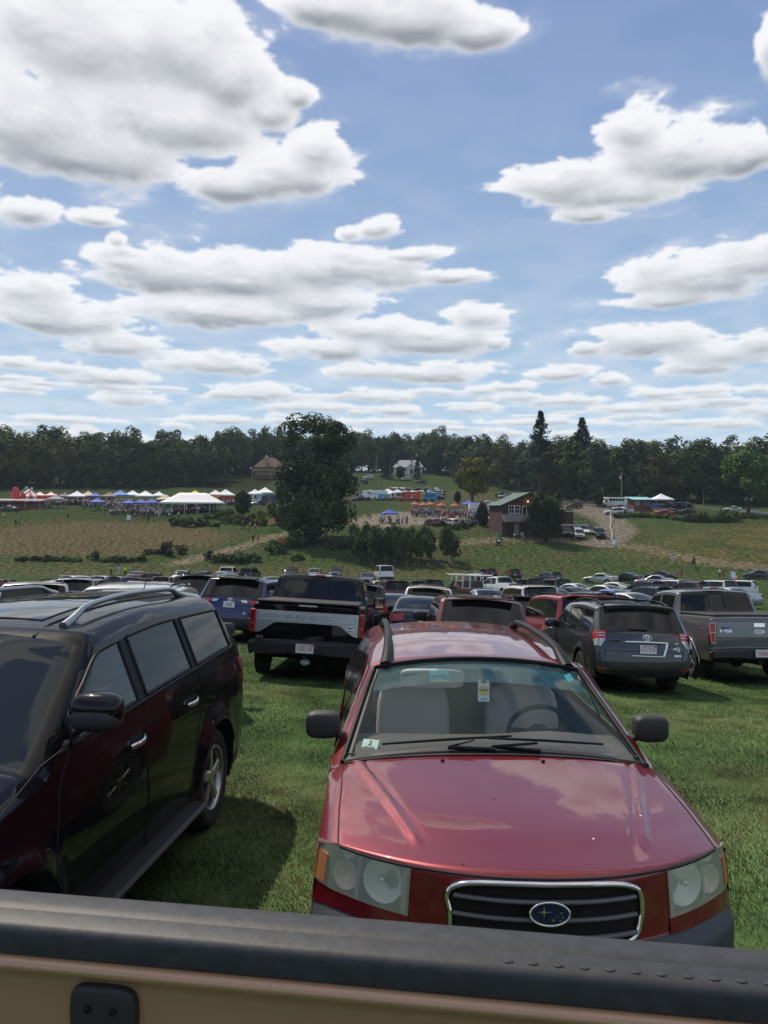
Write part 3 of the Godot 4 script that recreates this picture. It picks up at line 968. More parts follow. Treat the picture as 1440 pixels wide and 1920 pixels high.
func inside(p: Vector2, poly: PackedVector2Array, soft: float) -> float:
	var e := 1e9
	for i in poly.size():
		var a := poly[i]
		var ab := poly[(i + 1) % poly.size()] - a
		var t := clampf((p - a).dot(ab) / ab.length_squared(), 0.0, 1.0)
		e = minf(e, p.distance_to(a + ab * t))
	return smoothstep(-soft, soft, e if Geometry2D.is_point_in_polygon(p, poly) else -e)

const GRASS := Color(0.066, 0.118, 0.043)
const DRY := Color(0.150, 0.128, 0.068)
const BROWN := Color(0.170, 0.132, 0.074)
const DIRT := Color(0.30, 0.245, 0.175)
const GRAVEL := Color(0.33, 0.29, 0.235)

func ground_color(x: float, d: float) -> Color:
	var p := Vector2(x, d)
	var big := nz.get_noise_2d(x * 0.9, d * 0.9)
	var mid := nz.get_noise_2d(x * 5.0 + 300.0, d * 5.0)
	var fine := nz2.get_noise_2d(x * 14.0, d * 14.0)
	var c := GRASS * (1.0 + 0.16 * mid)
	c = c.lerp(DRY, clampf(0.10 + 0.4 * mid + 0.55 * fine, 0.0, 0.6) * 0.5)
	if d < 60.0:
		c = c.lerp(DRY, 0.5 * smoothstep(0.0, 0.4, nz.get_noise_2d(x * 12.0, d * 9.0)))
		return c
	# rough strip along the bottom of the field
	var strip := smoothstep(121.0, 124.0, d) * (1.0 - smoothstep(133.0, 140.0, d))
	c = c.lerp(DRY, strip * clampf(0.55 + fine * 0.9 - smoothstep(10.0, 40.0, x) * 0.75, 0.0, 1.0))
	if d > 126.0:
		var olive := Color(0.090, 0.104, 0.040)
		c = c.lerp(olive, 0.75 * smoothstep(126.0, 136.0, d) * clampf(0.6 + big + 0.6 * mid, 0.0, 1.0))
		c = c.lerp(DRY * 0.85, smoothstep(0.12, 0.5, mid + fine * 0.6) * 0.6)
		var m := inside(p, mown, 3.0)
		c = c.lerp(BROWN.lerp(DRY, clampf(0.42 + fine * 0.6 + mid * 0.5, 0.0, 0.8)), m * clampf(0.88 + 0.5 * fine, 0.0, 1.0))
		var w := inside(p, meadow, 5.0)
		c = c.lerp(Color(0.165, 0.145, 0.064).lerp(Color(0.080, 0.104, 0.036), clampf(0.45 + mid * 1.5 + fine * 0.8, 0.0, 1.0)), w * 0.9)
		c = c * lerpf(1.0, 1.0, smoothstep(126.0, 140.0, d))
		if x < 0.0 and d > 176.0: c = c.lerp(Color(0.060, 0.090, 0.034), 0.75 * smoothstep(176.0, 186.0, d))
		var f := 1.0 - smoothstep(0.9, 2.4, seg_dist(p, foot_path) + fine * 1.4)
		c = c.lerp(DIRT, f * 0.8)
		f = 1.0 - smoothstep(1.5, 3.4, seg_dist(p, drive) + fine * 1.6)
		c = c.lerp(DIRT.lerp(DRY, 0.35), f * 0.75)
		f = 1.0 - smoothstep(2.6, 4.4, seg_dist(p, lane) + fine * 1.0)
		c = c.lerp(GRAVEL * 0.8, f * 0.9)
		c = c.lerp(GRAVEL, inside(p, lot_edge, 2.5) * clampf(0.9 + fine * 0.5, 0.0, 1.0))
		c = c.lerp(Color(0.13, 0.125, 0.07), inside(p, upper_lot, 3.0) * 0.7)
		c = c.lerp(GRAVEL * 0.72, (1.0 - smoothstep(6.0, 9.0, p.distance_to(px(1100, 214)))) * 0.9)
		c = c.lerp(Color(0.035, 0.030, 0.026), inside(p, mulch, 0.5))
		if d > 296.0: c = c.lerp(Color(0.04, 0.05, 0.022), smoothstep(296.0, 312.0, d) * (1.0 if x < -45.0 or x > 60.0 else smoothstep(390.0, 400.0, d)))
	return c

func axis(stops: Array) -> PackedFloat32Array:   # [[to, step], ...]
	var out := PackedFloat32Array()
	var at: float = stops[0]
	for k in range(1, stops.size()):
		while at < stops[k][0] - 1e-3:
			out.append(at)
			at += stops[k][1]
	out.append(at)
	return out

func land(called: String, xs: PackedFloat32Array, ds: PackedFloat32Array) -> void:
	var m := Mb.new()
	var p := PackedVector3Array()
	for i in ds.size():
		for j in xs.size(): p.append(gp(xs[j], ds[i]))
	m.grid(p, ds.size(), xs.size(), false, true)
	for i in ds.size():
		for j in xs.size():
			var c := ground_color(xs[j], ds[i])
			c.a = 1.0
			m.c[i * xs.size() + j] = c
	struct(called, m.mesh(), M.turf)

# ---------------------------------------------------------------- plants
func leaf(m: Mb, at: Vector3, nrm_: Vector3, s: float, r: RandomNumberGenerator) -> void:
	var t := Vector3(r.randf_range(-1, 1), r.randf_range(-1, 1), r.randf_range(-1, 1))
	t = (t - nrm_ * t.dot(nrm_)).normalized()
	var b := nrm_.cross(t)
	var k := m.v.size()
	var bend := nrm_ * s * 0.22
	m.vert(at - t * s, nrm_); m.vert(at + b * s * 0.6 + bend, nrm_); m.vert(at + t * s, nrm_); m.vert(at - b * s * 0.6 + bend, nrm_)
	m.ix.append_array(PackedInt32Array([k, k + 1, k + 2, k, k + 2, k + 3]))

func crown(m: Mb, seed_: int, centre: Vector3, rad: Vector3, lobes: int, leaves: int, size: float, base: Color, vary: float, hollow := 0.45, bottom := -0.6, lobe_k := 0.3) -> Array:
	var r := RandomNumberGenerator.new()
	r.seed = seed_
	var spots := []
	for k in lobes:
		var dirv := Vector3(r.randfn(), r.randfn(), r.randfn()).normalized()
		if dirv.y < bottom: dirv.y = -dirv.y * 0.5
		var at := dirv * r.randf_range(hollow, 0.84)
		var lr := lobe_k * r.randf_range(0.7, 1.35)
		spots.append(centre + at * rad)
		var tone := 1.0 + vary * r.randf_range(-1.0, 1.0)
		var hue := r.randf_range(-0.1, 0.16) * vary * 2.0
		for j in leaves:
			var q := Vector3(r.randfn(), r.randfn(), r.randfn()).normalized()
			if q.dot(dirv) < -0.3 and r.randf() < 0.6: q = -q
			var rr := lr * (0.55 + 0.5 * sqrt(r.randf()))
			var pos: Vector3 = centre + (at + q * rr * Vector3(1, 0.85, 1)) * rad
			var nn := (q + Vector3(r.randf_range(-0.8, 0.8), r.randf_range(-0.3, 1.0), r.randf_range(-0.8, 0.8))).normalized()
			var tt := tone * r.randf_range(0.8, 1.2)
			m.col = Color(base.r * tt * (1.0 + hue), base.g * tt, base.b * tt)
			leaf(m, pos, nn, size * r.randf_range(0.6, 1.3), r)
	m.col = Color(1, 1, 1)
	return spots

func trunk(m: Mb, seed_: int, h: float, rad: float, spots: Array, from: float, limbs := 14) -> void:
	var r := RandomNumberGenerator.new()
	r.seed = seed_
	var pts := []
	var rads := []
	for k in 8:
		var t := k / 7.0
		pts.append(Vector3(sin(t * 3.0 + seed_) * 0.03 * h * t, h * t - 0.3, cos(t * 2.3 + seed_) * 0.03 * h * t))
		rads.append(rad * (1.35 if k == 0 else 1.0) * (1.0 - 0.85 * t))
	m.tube(pts, rads, 8)
	for k in mini(limbs, spots.size()):
		var e: Vector3 = spots[k]
		var t0 := clampf(e.y / h * 0.62, from, 0.8)
		var a := (pts[int(t0 * 7)] as Vector3).lerp(pts[mini(7, int(t0 * 7) + 1)], t0 * 7 - int(t0 * 7))
		var mid := a.lerp(e, 0.55) + Vector3(0, -0.04 * h, 0)
		m.tube([a, mid, e], [rad * 0.42 * (1.0 - t0 * 0.6), rad * 0.26 * (1 - t0 * 0.5), rad * 0.06], 5, false)

var tree_kinds := {}

func tree_kind(called: String) -> Array:   # [crown mesh, trunk mesh, height, crown material, trunk material]
	if tree_kinds.has(called): return tree_kinds[called]
	var cm := Mb.new()
	var tm := Mb.new()
	var h := 18.0
	var n := called.hash() % 1000
	var spots := []
	var green := Color(0.034, 0.060, 0.020)
	if called.begins_with("broad"):
		var v := int(called.substr(5))
		h = 18.0
		var tints := [Color(0.062, 0.104, 0.038), Color(0.082, 0.124, 0.040), Color(0.050, 0.086, 0.040), Color(0.116, 0.128, 0.040), Color(0.080, 0.114, 0.050)]
		green = tints[v % 5]
		spots = crown(cm, n, Vector3(0, 9.2, 0), Vector3(5.2 + 0.4 * (v % 3), 9.2, 5.2 + 0.5 * (v % 2)), 52 + 4 * v, 95, 0.40, green, 0.32, 0.3, -1.1, 0.27)
		trunk(tm, n, 14.0, 0.32, spots, 0.2)
	elif called == "autumn":
		spots = crown(cm, n, Vector3(0, 11.0, 0), Vector3(4.6, 7.2, 4.6), 40, 90, 0.42, Color(0.135, 0.072, 0.026), 0.35, 0.3, -0.7, 0.28)
		trunk(tm, n, 14.0, 0.3, spots, 0.25)
	elif called == "big":
		h = 24.6
		spots = crown(cm, n, Vector3(0, 9.0, 0), Vector3(7.9, 10.4, 7.0), 92, 150, 0.29, Color(0.042, 0.070, 0.027), 0.45, 0.4, -1.1, 0.22)
		spots.append_array(crown(cm, n + 1, Vector3(0.6, 19.2, 0), Vector3(6.1, 5.2, 5.6), 52, 80, 0.28, Color(0.054, 0.084, 0.030), 0.45, 0.5, -0.5, 0.21))
		trunk(tm, n, 21.0, 0.75, spots, 0.1, 40)
	elif called == "maple":
		h = 13.2
		spots = crown(cm, n, Vector3(0, 7.2, 0), Vector3(5.4, 6.0, 5.2), 70, 120, 0.30, Color(0.135, 0.150, 0.030), 0.3, 0.35, -0.8, 0.26)
		trunk(tm, n, 10.5, 0.4, spots, 0.15, 20)
	elif called == "light":
		h = 17.5
		spots = crown(cm, n, Vector3(0, 10.4, 0), Vector3(7.4, 7.4, 7.0), 80, 120, 0.34, Color(0.090, 0.145, 0.040), 0.3, 0.35, -0.8, 0.24)
		trunk(tm, n, 14.0, 0.4, spots, 0.15, 20)
	elif called == "thicket":     # the leafy tree in front of the barn
		h = 10.8
		spots = crown(cm, n, Vector3(0, 5.0, 0), Vector3(4.6, 5.2, 4.0), 70, 130, 0.24, Color(0.042, 0.058, 0.024), 0.3, 0.35, -1.0, 0.26)
		trunk(tm, n, 8.5, 0.25, spots, 0.05, 20)
	elif called == "sapling":
		h = 6.0
		spots = crown(cm, n, Vector3(0, 3.4, 0), Vector3(1.25, 2.9, 1.25), 22, 60, 0.16, Color(0.060, 0.088, 0.034), 0.3, 0.25, -1.0, 0.34)
		trunk(tm, n, 4.9, 0.06, spots, 0.1, 8)
	elif called == "spruce" or called == "tall_pine":
		h = 11.0 if called == "spruce" else 27.0
		var r := RandomNumberGenerator.new()
		r.seed = n
		var sp := called == "spruce"
		var tiers := 26 if sp else 40
		for k in tiers:
			var t := (k + r.randf() * 0.9) / tiers
			var rad_: float = (2.9 * (1.0 - t) + 0.25) if sp else (5.8 * pow(1.0 - t, 0.8) * r.randf_range(0.55, 1.15) + 0.3)
			var y := lerpf(0.4, h, t) if sp else lerpf(8.0, h, t)
			var count := 9 if sp else 5
			for j in count:
				var a := r.randf() * TAU
				var len_ := rad_ * r.randf_range(0.55, 1.2)
				var droop := 0.28 if sp else r.randf_range(-0.15, 0.25)
				for q in (16 if sp else 22):
					var f := sqrt(r.randf())
					var pos := Vector3(cos(a) * len_ * f, y - len_ * f * droop + r.randf_range(-0.2, 0.2) * (1.0 if sp else 2.2), sin(a) * len_ * f) + Vector3(r.randf_range(-0.3, 0.3), 0, r.randf_range(-0.3, 0.3)) * (1.2 - f) * (1.0 if sp else 2.0)
					cm.col = Color(0.040, 0.064, 0.038) * r.randf_range(0.75, 1.25)
					leaf(cm, pos, Vector3(r.randf_range(-0.8, 0.8), 1, r.randf_range(-0.8, 0.8)).normalized(), 0.26 if sp else 0.36, r)
		trunk(tm, n, h * 0.97, 0.2 if called == "spruce" else 0.4, [], 0.1, 0)
	elif called == "snag":     # bare pale tree
		h = 14.0
		var r := RandomNumberGenerator.new()
		r.seed = 4
		for k in 16: spots.append(Vector3(r.randf_range(-3.6, 2.6), r.randf_range(7.0, 13.5), r.randf_range(-2, 2)))
		trunk(tm, n, 12.5, 0.2, spots, 0.3, 16)
		crown(cm, n, Vector3(0, 9.6, 0), Vector3(3.6, 4.2, 2.6), 10, 14, 0.2, Color(0.05, 0.06, 0.03), 0.3)
	var out := [cm.mesh(), tm.mesh(), h]
	tree_kinds[called] = out
	return out

func tree(called: String, kind: String, label: String, x: float, d: float, height: float, turn: float, group := "", wide := 1.0) -> Node3D:
	var k := tree_kind(kind)
	var o := thing(called, label, "tree", gp(x, d), turn, group)
	var s: float = height / k[2]
	var tr := obj("trunk", k[1], M.pale_bark if kind in ["snag", "sapling"] else M.bark, o)
	var cr := obj("crown", k[0], M.leaves, o)
	tr.scale = Vector3(s, s, s)
	cr.scale = Vector3(s * wide, s, s * wide)
	return o

func bush(called: String, label: String, x: float, d: float, w: float, h: float, tint := 0, group := "", category := "bush") -> Node3D:
	var tints := [Color(0.050, 0.078, 0.028), Color(0.078, 0.102, 0.034), Color(0.070, 0.066, 0.038), Color(0.150, 0.150, 0.034)]
	var cm := Mb.new()
	var tm := Mb.new()
	var n := maxi(1, int(w / 1.5))
	var r := RandomNumberGenerator.new()
	r.seed = int(x * 31.0 + d * 7.0)
	for k in n:
		var cx := (k + 0.5) / n * w - w / 2 + r.randf_range(-0.3, 0.3)
		var hh := h * r.randf_range(0.55, 1.1) * (0.75 + 0.25 * cos(cx / w * PI))
		var rw := minf(w * 0.6, 1.25) * r.randf_range(0.8, 1.2)
		var spots := crown(cm, int(r.randi() % 9999), Vector3(cx, hh * 0.45, r.randf_range(-0.8, 0.8)), Vector3(rw, hh * 0.58, rw), 13, 26, 0.20, tints[tint], 0.32, 0.25, -1.0, 0.42)
		for s in spots.slice(0, 3): tm.tube([Vector3(cx, -0.1, 0), Vector3(cx, hh * 0.3, 0), s], [0.03, 0.02, 0.008], 4, false)
	var o := thing(called, label, category, gp(x, d, -0.1), 0.0, group)
	obj("stem", tm.mesh(), M.bark, o)
	obj("foliage", cm.mesh(), M.leaves, o)
	return o

func tufts(called: String, count: int, place_at, blades: int, height: float, spread: float, base: Color, tip_dry: float, seed_: int) -> void:
	var r := RandomNumberGenerator.new()
	r.seed = seed_
	var m := Mb.new()
	for k in blades:
		var a := r.randf() * TAU
		var q := sqrt(r.randf()) * spread
		var at := Vector3(cos(a) * q, -0.01, sin(a) * q)
		var h := height * r.randf_range(0.5, 1.15)
		var la := r.randf() * TAU
		var lean := Vector3(cos(la), 0, sin(la)) * h * r.randf_range(0.3, 1.5)
		var w := Vector3(-sin(la + 0.6), 0, cos(la + 0.6)) * height * r.randf_range(0.028, 0.05)
		var dry := r.randf() < tip_dry
		var c := base * r.randf_range(0.7, 1.35)
		if dry: c = Color(0.22, 0.18, 0.09) * r.randf_range(0.7, 1.2)
		m.col = Color(c.r, c.g, c.b)
		var p1 := at + Vector3(0, h * 0.6, 0) + lean * 0.35
		var p2 := at + Vector3(0, h, 0) * r.randf_range(0.75, 1.0) + lean
		var nn := (Vector3.UP + lean.normalized() * 0.4).normalized()
		var i0 := m.v.size()
		m.vert(at - w, nn); m.vert(at + w, nn); m.vert(p1 + w * 0.7, nn); m.vert(p1 - w * 0.7, nn); m.vert(p2, nn)
		m.ix.append_array(PackedInt32Array([i0, i0 + 2, i0 + 1, i0, i0 + 3, i0 + 2, i0 + 3, i0 + 4, i0 + 2]))
	var mm := MultiMesh.new()
	mm.transform_format = MultiMesh.TRANSFORM_3D
	mm.use_colors = true
	mm.mesh = m.mesh()
	var xf := []
	for k in count:
		var q = place_at.call(r)
		if q == null: continue
		var v: Vector2 = q
		xf.append(v)
	mm.instance_count = xf.size()
	for k in xf.size():
		var v: Vector2 = xf[k]
		var s := r.randf_range(0.6, 1.3) * (0.85 + 0.6 * nz2.get_noise_2d(v.x * 9.0, v.y * 9.0))
		mm.set_instance_transform(k, Transform3D(Basis(Vector3.UP, r.randf() * TAU).scaled(Vector3(s, s * r.randf_range(0.8, 1.2), s)), gp(v.x, v.y)))
		var t := 1.05 + 0.8 * nz.get_noise_2d(v.x * 10.0, v.y * 10.0) + r.randf_range(-0.2, 0.25)
		var y := clampf(0.5 * nz2.get_noise_2d(v.x * 6.0, v.y * 5.0) + 0.5 * smoothstep(0.05, 0.45, nz.get_noise_2d(v.x * 12.0, v.y * 9.0)) + r.randf_range(-0.1, 0.2), -0.1, 0.8)
		mm.set_instance_color(k, Color(t * (1.0 + 0.32 * y), t * (1.0 + 0.12 * y), t * (1.0 + 0.3 * y)))
	var o := MultiMeshInstance3D.new()
	o.name = numbered(called)
	o.multimesh = mm
	o.material_override = M.grass
	add_child(o)
	tag(o, "short mown green grass with dry blades between the parked cars" if seed_ == 1 else "rough grass further down the parking field", "grass", "", "stuff")

# ---------------------------------------------------------------- lettering and badges
var fonts := {}
func lettering(parent: Node, called: String, words: String, height: float, m: Material, xf: Transform3D, depth := 0.004, family := "Droid Sans", bold := true) -> MeshInstance3D:
	var key := family + str(bold)
	if not fonts.has(key):
		var f := SystemFont.new()
		f.font_names = PackedStringArray([family])
		if bold: f.font_weight = 700
		fonts[key] = f
	var t := TextMesh.new()
	t.text = words
	t.font = fonts[key]
	t.font_size = 32
	t.pixel_size = height / 23.0
	t.depth = depth
	t.curve_step = 2.0
	var o := obj(called, t, m, parent)
	o.transform = xf
	return o

func facing(at: Vector3, nrm_: Vector3, roll := 0.0) -> Transform3D:   # +z of the child looks along nrm_
	var zz := nrm_.normalized()
	var xx := Vector3.UP.cross(zz).normalized()
	return Transform3D(Basis(xx, zz.cross(xx), zz).rotated(zz, roll), at)

func oval_ring(m: Mb, xf: Transform3D, rx: float, ry: float, w: float, seg := 28) -> void:
	var pts := []
	for k in seg + 1:
		var a := TAU * k / seg
		pts.append(xf * Vector3(cos(a) * rx, sin(a) * ry, 0))
	m.tube(pts, [w], 6, false)

func oval_disc(m: Mb, xf: Transform3D, rx: float, ry: float, depth: float, seg := 28) -> void:
	var poly := PackedVector2Array()
	for k in seg: poly.append(Vector2(cos(TAU * k / seg) * rx, sin(TAU * k / seg) * ry))
	m.prism(poly, depth, xf)

func star(m: Mb, xf: Transform3D, at: Vector2, rx: float, ry: float, skew := 0.0) -> void:
	var poly := PackedVector2Array()
	for k in 8:
		var a := TAU * k / 8.0
		var r := Vector2(rx, ry) if k % 2 == 0 else Vector2(rx, ry) * 0.16
		if k == 4: r *= 0.7
		poly.append(at + Vector2(cos(a) * r.x, sin(a) * r.y))
	m.prism(poly, 0.003, xf)

func plate(o: Node3D, words: String, xf: Transform3D, ink: Material, top: String = "", w := 0.305, h := 0.152) -> void:
	var b := Mb.new()
	b.box(Vector3.ZERO, Vector3(w, h, 0.006), 0.002)
	var p := obj("license_plate", b.mesh(), M.plate, o)
	p.transform = xf
	lettering(p, "plate_number", words, h * 0.42, ink, Transform3D(Basis().scaled(Vector3(0.86, 1.15, 1)), Vector3(0, -0.004, 0.004)), 0.003, "Droid Sans", false)
	if top: lettering(p, "plate_heading", top, h * 0.13, M.badge_blue, Transform3D(Basis(), Vector3(0, h * 0.38, 0.004)), 0.002)
	var s := Mb.new()
	s.box(Vector3(w * 0.41, h * 0.36, 0.0035), Vector3(0.034, 0.03, 0.003))
	obj("plate_sticker", s.mesh(), M.sticker_red, p)

func seam(c: Car, m: Mb, sg: float, pts: Array, w := 0.006) -> void:   # a panel gap along the side, points Vector2(u, y)
	var l := []
	for i in pts.size() - 1:
		var a: Vector2 = pts[i]
		var b: Vector2 = pts[i + 1]
		var n := maxi(2, int(a.distance_to(b) / 0.06))
		for k in n: l.append(a.lerp(b, float(k) / n))
	l.append(pts[-1])
	var p3 := []
	for q in l: p3.append(c.side(sg, q.x, q.y, 0.0005))
	m.tube(p3, [w * 0.5], 5, false)

func seam_top(c: Car, m: Mb, pts: Array, w := 0.006) -> void:   # points Vector2(t, u)
	var p3 := []
	for i in pts.size() - 1:
		var a: Vector2 = pts[i]
		var b: Vector2 = pts[i + 1]
		for k in 12: p3.append(c.cap_u(lerpf(a.x, b.x, k / 12.0), lerpf(a.y, b.y, k / 12.0), 0.0005))
	p3.append(c.cap_u(pts[-1].x, pts[-1].y, 0.0005))
	m.tube(p3, [w * 0.5], 5, false)

func rails(o: Node3D, c: Car, t: float, u0: float, u1: float, lift: float, r: float, m: Material, flat := 1.0) -> void:
	for sg in [-1.0, 1.0]:
		var rr := Mb.new()
		var pts := []
		var rad := []
		for k in 17:
			var f := k / 16.0
			var e := smoothstep(0.0, 0.16, minf(f, 1.0 - f))
			pts.append(c.cap_u(sg * t, lerpf(u0, u1, f), 0.0) + Vector3(0, lift * e, 0))
			rad.append(r * (1.5 - 0.5 * e))
		rr.tube(pts, rad, 10, true, Vector2(1.0, flat))
		obj("roof_rail", rr.mesh(), m, o)

# ---------------------------------------------------------------- the red wagon that faces us
func red_wagon() -> void:
	var o := thing("parked_suv", "dark red compact SUV facing us, hood and chrome grille towards the tailgate", "car", Vector3.ZERO, 0.0)
	var c := Car.new()
	c.s = {"du": 0.05, "L": 4.45, "W": 0.90, "H": 1.53, "belt": 1.07, "rise": 0.10, "sill": 0.28, "axle": 0.335, "R": 0.385, "arches": [0.88, 3.40], "tumble": 0.255, "shoulder": 0.035, "clad": 0.0,
		"front_len": 0.6, "front_in": 0.03, "rear_in": 0.06, "edge": 0.035, "windows": [[1.42, 2.2], [2.3, 3.05], [3.15, 3.95]], "bumper_f": "front_bumper", "bumper_r": "rear_bumper", "ridge": [0.53, 0.87, 1.1, 0.011], "glass_cut": 0.91, "open_ws": true, "open_side": true, "pillar": "body",
		"crown": {"hood": 0.045, "ws": 0.10, "roof": 0.055, "rg": 0.05, "tail": 0.08, "f": 0.05, "fl": 0.05, "rl": 0.1}, "sweep": 0.44, "lamp_t": 0.60,
		"prof": [[-0.05, 0.24, 0, "fl"], [-0.22, 0.44, 0.08, "fl"], [-0.24, 0.70, 0.05, "fl"], [-0.165, 0.765, 0.01, "f"], [-0.15, 1.02, 0.045, "hood"], [0.30, 1.075, 0.4, "hood"], [1.12, 1.135, 0.03, "ws"], [1.93, 1.515, 0.10, "roof"], [2.8, 1.565, 0.8, "roof"], [4.05, 1.52, 0.08, "rg"], [4.33, 1.08, 0.05, "tail"], [4.41, 0.66, 0.05, "rl"], [4.43, 0.45, 0.05, "rl"], [4.3, 0.3, 0, "rl"]]}
	c.ts = []
	for k in 157: c.ts.append(lerpf(-0.9, 0.9, k / 156.0))
	for t in [0.93, 0.955, 0.985, 1.0]:
		c.ts.append(t)
		c.ts.push_front(-t)
	c.build()
	car_parts(o, c, M.red_paint, {"rg": M.tint_glass, "front_bumper": M.bumper_grey, "rear_bumper": M.bumper_grey})
	var L: float = c.s.L
	# panes
	var ws := Mb.new()
	var band := Mb.new()
	var P := PackedVector3Array()
	var rows := []
	for i in c.pu.size():
		if c.tags[i] == "ws" or (i > 0 and c.tags[i - 1] == "ws"): rows.append(i)
	var tt := [-0.915, -0.75, -0.5, -0.25, 0.0, 0.25, 0.5, 0.75, 0.915]
	for i in rows:
		for t in tt: P.append(c.cap(i, t) - Vector3(0, 0.0, 0.0))
	ws.grid(P, rows.size(), tt.size())
	obj("windshield", ws.mesh(), M.windshield, o)
	var B := PackedVector3Array()
	for q in [[7, 0.010], [4, 0.018]]:
		B.clear()
		for i in rows.slice(rows.size() - q[0], rows.size() - 1):
			for t in tt: B.append(c.cap(i, t * 0.985) + Vector3(0, -q[1], q[1] * 0.7))
		band.grid(B, q[0] - 1, tt.size())
	obj("shade_band", band.mesh(), M.shade_band, o)
	var border := Mb.new()
	var fr := [[0, 1.0], [rows.size() - 1, 1.0]]
	for e in fr:
		var l := []
		for k in 25: l.append(c.cap(rows[e[0]], lerpf(-0.93, 0.93, k / 24.0)) + Vector3(0, 0.004, -0.002))
		border.tube(l, [0.013], 6, false)
	for sg in [-1.0, 1.0]:
		var l := []
		for i in rows: l.append(c.cap(i, sg * 0.935) + Vector3(0, 0.004, -0.002))
		border.tube(l, [0.014], 6, false)
	obj("windshield_seal", border.mesh(), M.dark_trim, o)
	for sg in [-1.0, 1.0]:
		for w in c.s.windows:
			var m := Mb.new()
			c.patch(m, "side", sg, [Vector2(w[0], 1.12), Vector2(w[1], 1.12), Vector2(w[1], 1.46), Vector2(w[0] + (0.42 if w[0] < 1.5 else 0.0), 1.46)], -0.004, 5, 5, 0.0)
			obj("window", m.mesh(), M.clear_glass, o)
	# cowl and wipers
	var cw := Mb.new()
	var cp := PackedVector3Array()
	for i in 5:
		for k in 17:
			cp.append(c.cap_u(lerpf(-0.93, 0.93, k / 16.0), 1.075 + 0.022 * i, 0.006))
	cw.grid(cp, 5, 17)
	obj("cowl", cw.mesh(), M.black_plastic, o)
	for wd in [[0.72, -0.12, 0.10], [0.05, -0.72, 0.10]]:
		var m := Mb.new()
		var a := c.cap_u(wd[0] * 0.42, 1.13, 0.03)
		var b := c.cap_u(wd[1], 1.22, 0.028)
		var k0 := c.cap_u(wd[0], 1.20, 0.03)
		m.tube([c.cap_u(wd[0] * 0.42 - 0.3, 1.115, 0.02), a, a.lerp(b, 0.4) + Vector3(0, 0.015, 0)], [0.014, 0.012, 0.007], 6)
		m.tube([k0, k0.lerp(b, 0.5) + Vector3(0, 0.004, -0.004), b], [0.006, 0.008, 0.006], 6)
		obj("wiper", m.mesh(), M.dark_trim, o)
	# bonnet gaps, washer jets
	var sm := Mb.new()
	for sg in [-1.0, 1.0]: seam_top(c, sm, [Vector2(sg * 0.91, -0.13), Vector2(sg * 0.915, 0.2), Vector2(sg * 0.925, 0.6), Vector2(sg * 0.94, 1.1)], 0.008)
	var l0 := []
	for k in 41:
		var t := lerpf(-0.90, 0.90, k / 40.0)
		l0.append(c.cap_y(t, 1.004 - 0.012 * smoothstep(0.45, 0.85, absf(t)), false, 0.001))
	sm.tube(l0, [0.006], 5, false)
	obj("bonnet_gap", sm.mesh(), M.gap, o)
	for q in [[-0.30, 0.12], [0.36, -0.09], [0.12, 0.5], [-0.62, 0.3]]:
		var hc := Mb.new()
		hc.ball(c.cap_u(q[0], q[1], 0.0005), Vector3(0.006, 0.001, 0.008), 6)
		obj("stone_chip", hc.mesh(), M.gap if q[0] > 0.0 else M.plate, o)
	for t in [-0.27, 0.35]:
		var j := Mb.new()
		j.ball(c.cap_u(t, 1.0, 0.004), Vector3(0.011, 0.008, 0.014), 8)
		obj("washer_jet", j.mesh(), M.dark_trim, o)
	# grille: chrome ring, dark recess, three bars, badge
	var gx := 0.435
	var gt := 0.99
	var gb := 0.765
	var gm_ := (gt + gb) * 0.5
	var ring := []
	var inner := []
	for k in 65:
		var a := TAU * k / 64.0
		var ex := Mb.pw(cos(a), 0.40) * gx
		var ey := Mb.pw(sin(a), 0.40) * (gt - gb) * 0.5 + gm_
		ex *= 1.0 if ey > gm_ else 0.96
		ring.append(c.cap_y(ex, ey, false, 0.022))
		inner.append(Vector2(ex, ey))
	var rec := Mb.new()
	for k in 64:
		var a: Vector2 = inner[k]
		var b: Vector2 = inner[k + 1]
		rec.face_out([c.cap_y(a.x, a.y, false, 0.012), c.cap_y(b.x, b.y, false, 0.012), c.cap_y(b.x * 0.5, gm_, false, 0.012), c.cap_y(a.x * 0.5, gm_, false, 0.012)], Vector3(0, gm_, 0))
	obj("grille_recess", rec.mesh(), M.gap, o)
	var ch := Mb.new()
	ch.tube(ring, [0.011], 8, false)
	obj("chrome_surround", ch.mesh(), M.chrome, o)
	for y in [0.935, 0.872, 0.808]:
		var l := []
		for k in 17: l.append(c.cap_y(lerpf(-gx * 0.93, gx * 0.93, k / 16.0), y, false, 0.022 + 0.006 * (1.0 - pow(absf(k / 8.0 - 1.0), 2.0))))
		var bm := Mb.new()
		bm.tube(l, [0.012], 8, true, Vector2(1.0, 0.7))
		obj("grille_bar", bm.mesh(), M.grey_plastic, o)
	var bx := facing(c.cap_y(0.0, 0.905, false, 0.052), Vector3(0, 0.12, -1))
	var bd := Mb.new()
	oval_disc(bd, bx, 0.073, 0.040, 0.014)
	var badge := obj("badge", bd.mesh(), M.badge_navy, o)
	var br := Mb.new()
	oval_ring(br, bx.translated_local(Vector3(0, 0, 0.007)), 0.073, 0.040, 0.0045)
	var sx := bx.translated_local(Vector3(0, 0, 0.009))
	star(br, sx, Vector2(-0.022, 0.008), 0.034, 0.019)
	for q in [[0.012, -0.019, 0.014, 0.009], [0.040, 0.004, 0.012, 0.007], [0.026, -0.008, 0.010, 0.006], [0.046, -0.010, 0.010, 0.006], [0.036, -0.021, 0.011, 0.007]]:
		star(br, sx, Vector2(q[0], q[1]), q[2], q[3])
	obj("badge_stars", br.mesh(), M.chrome, badge)
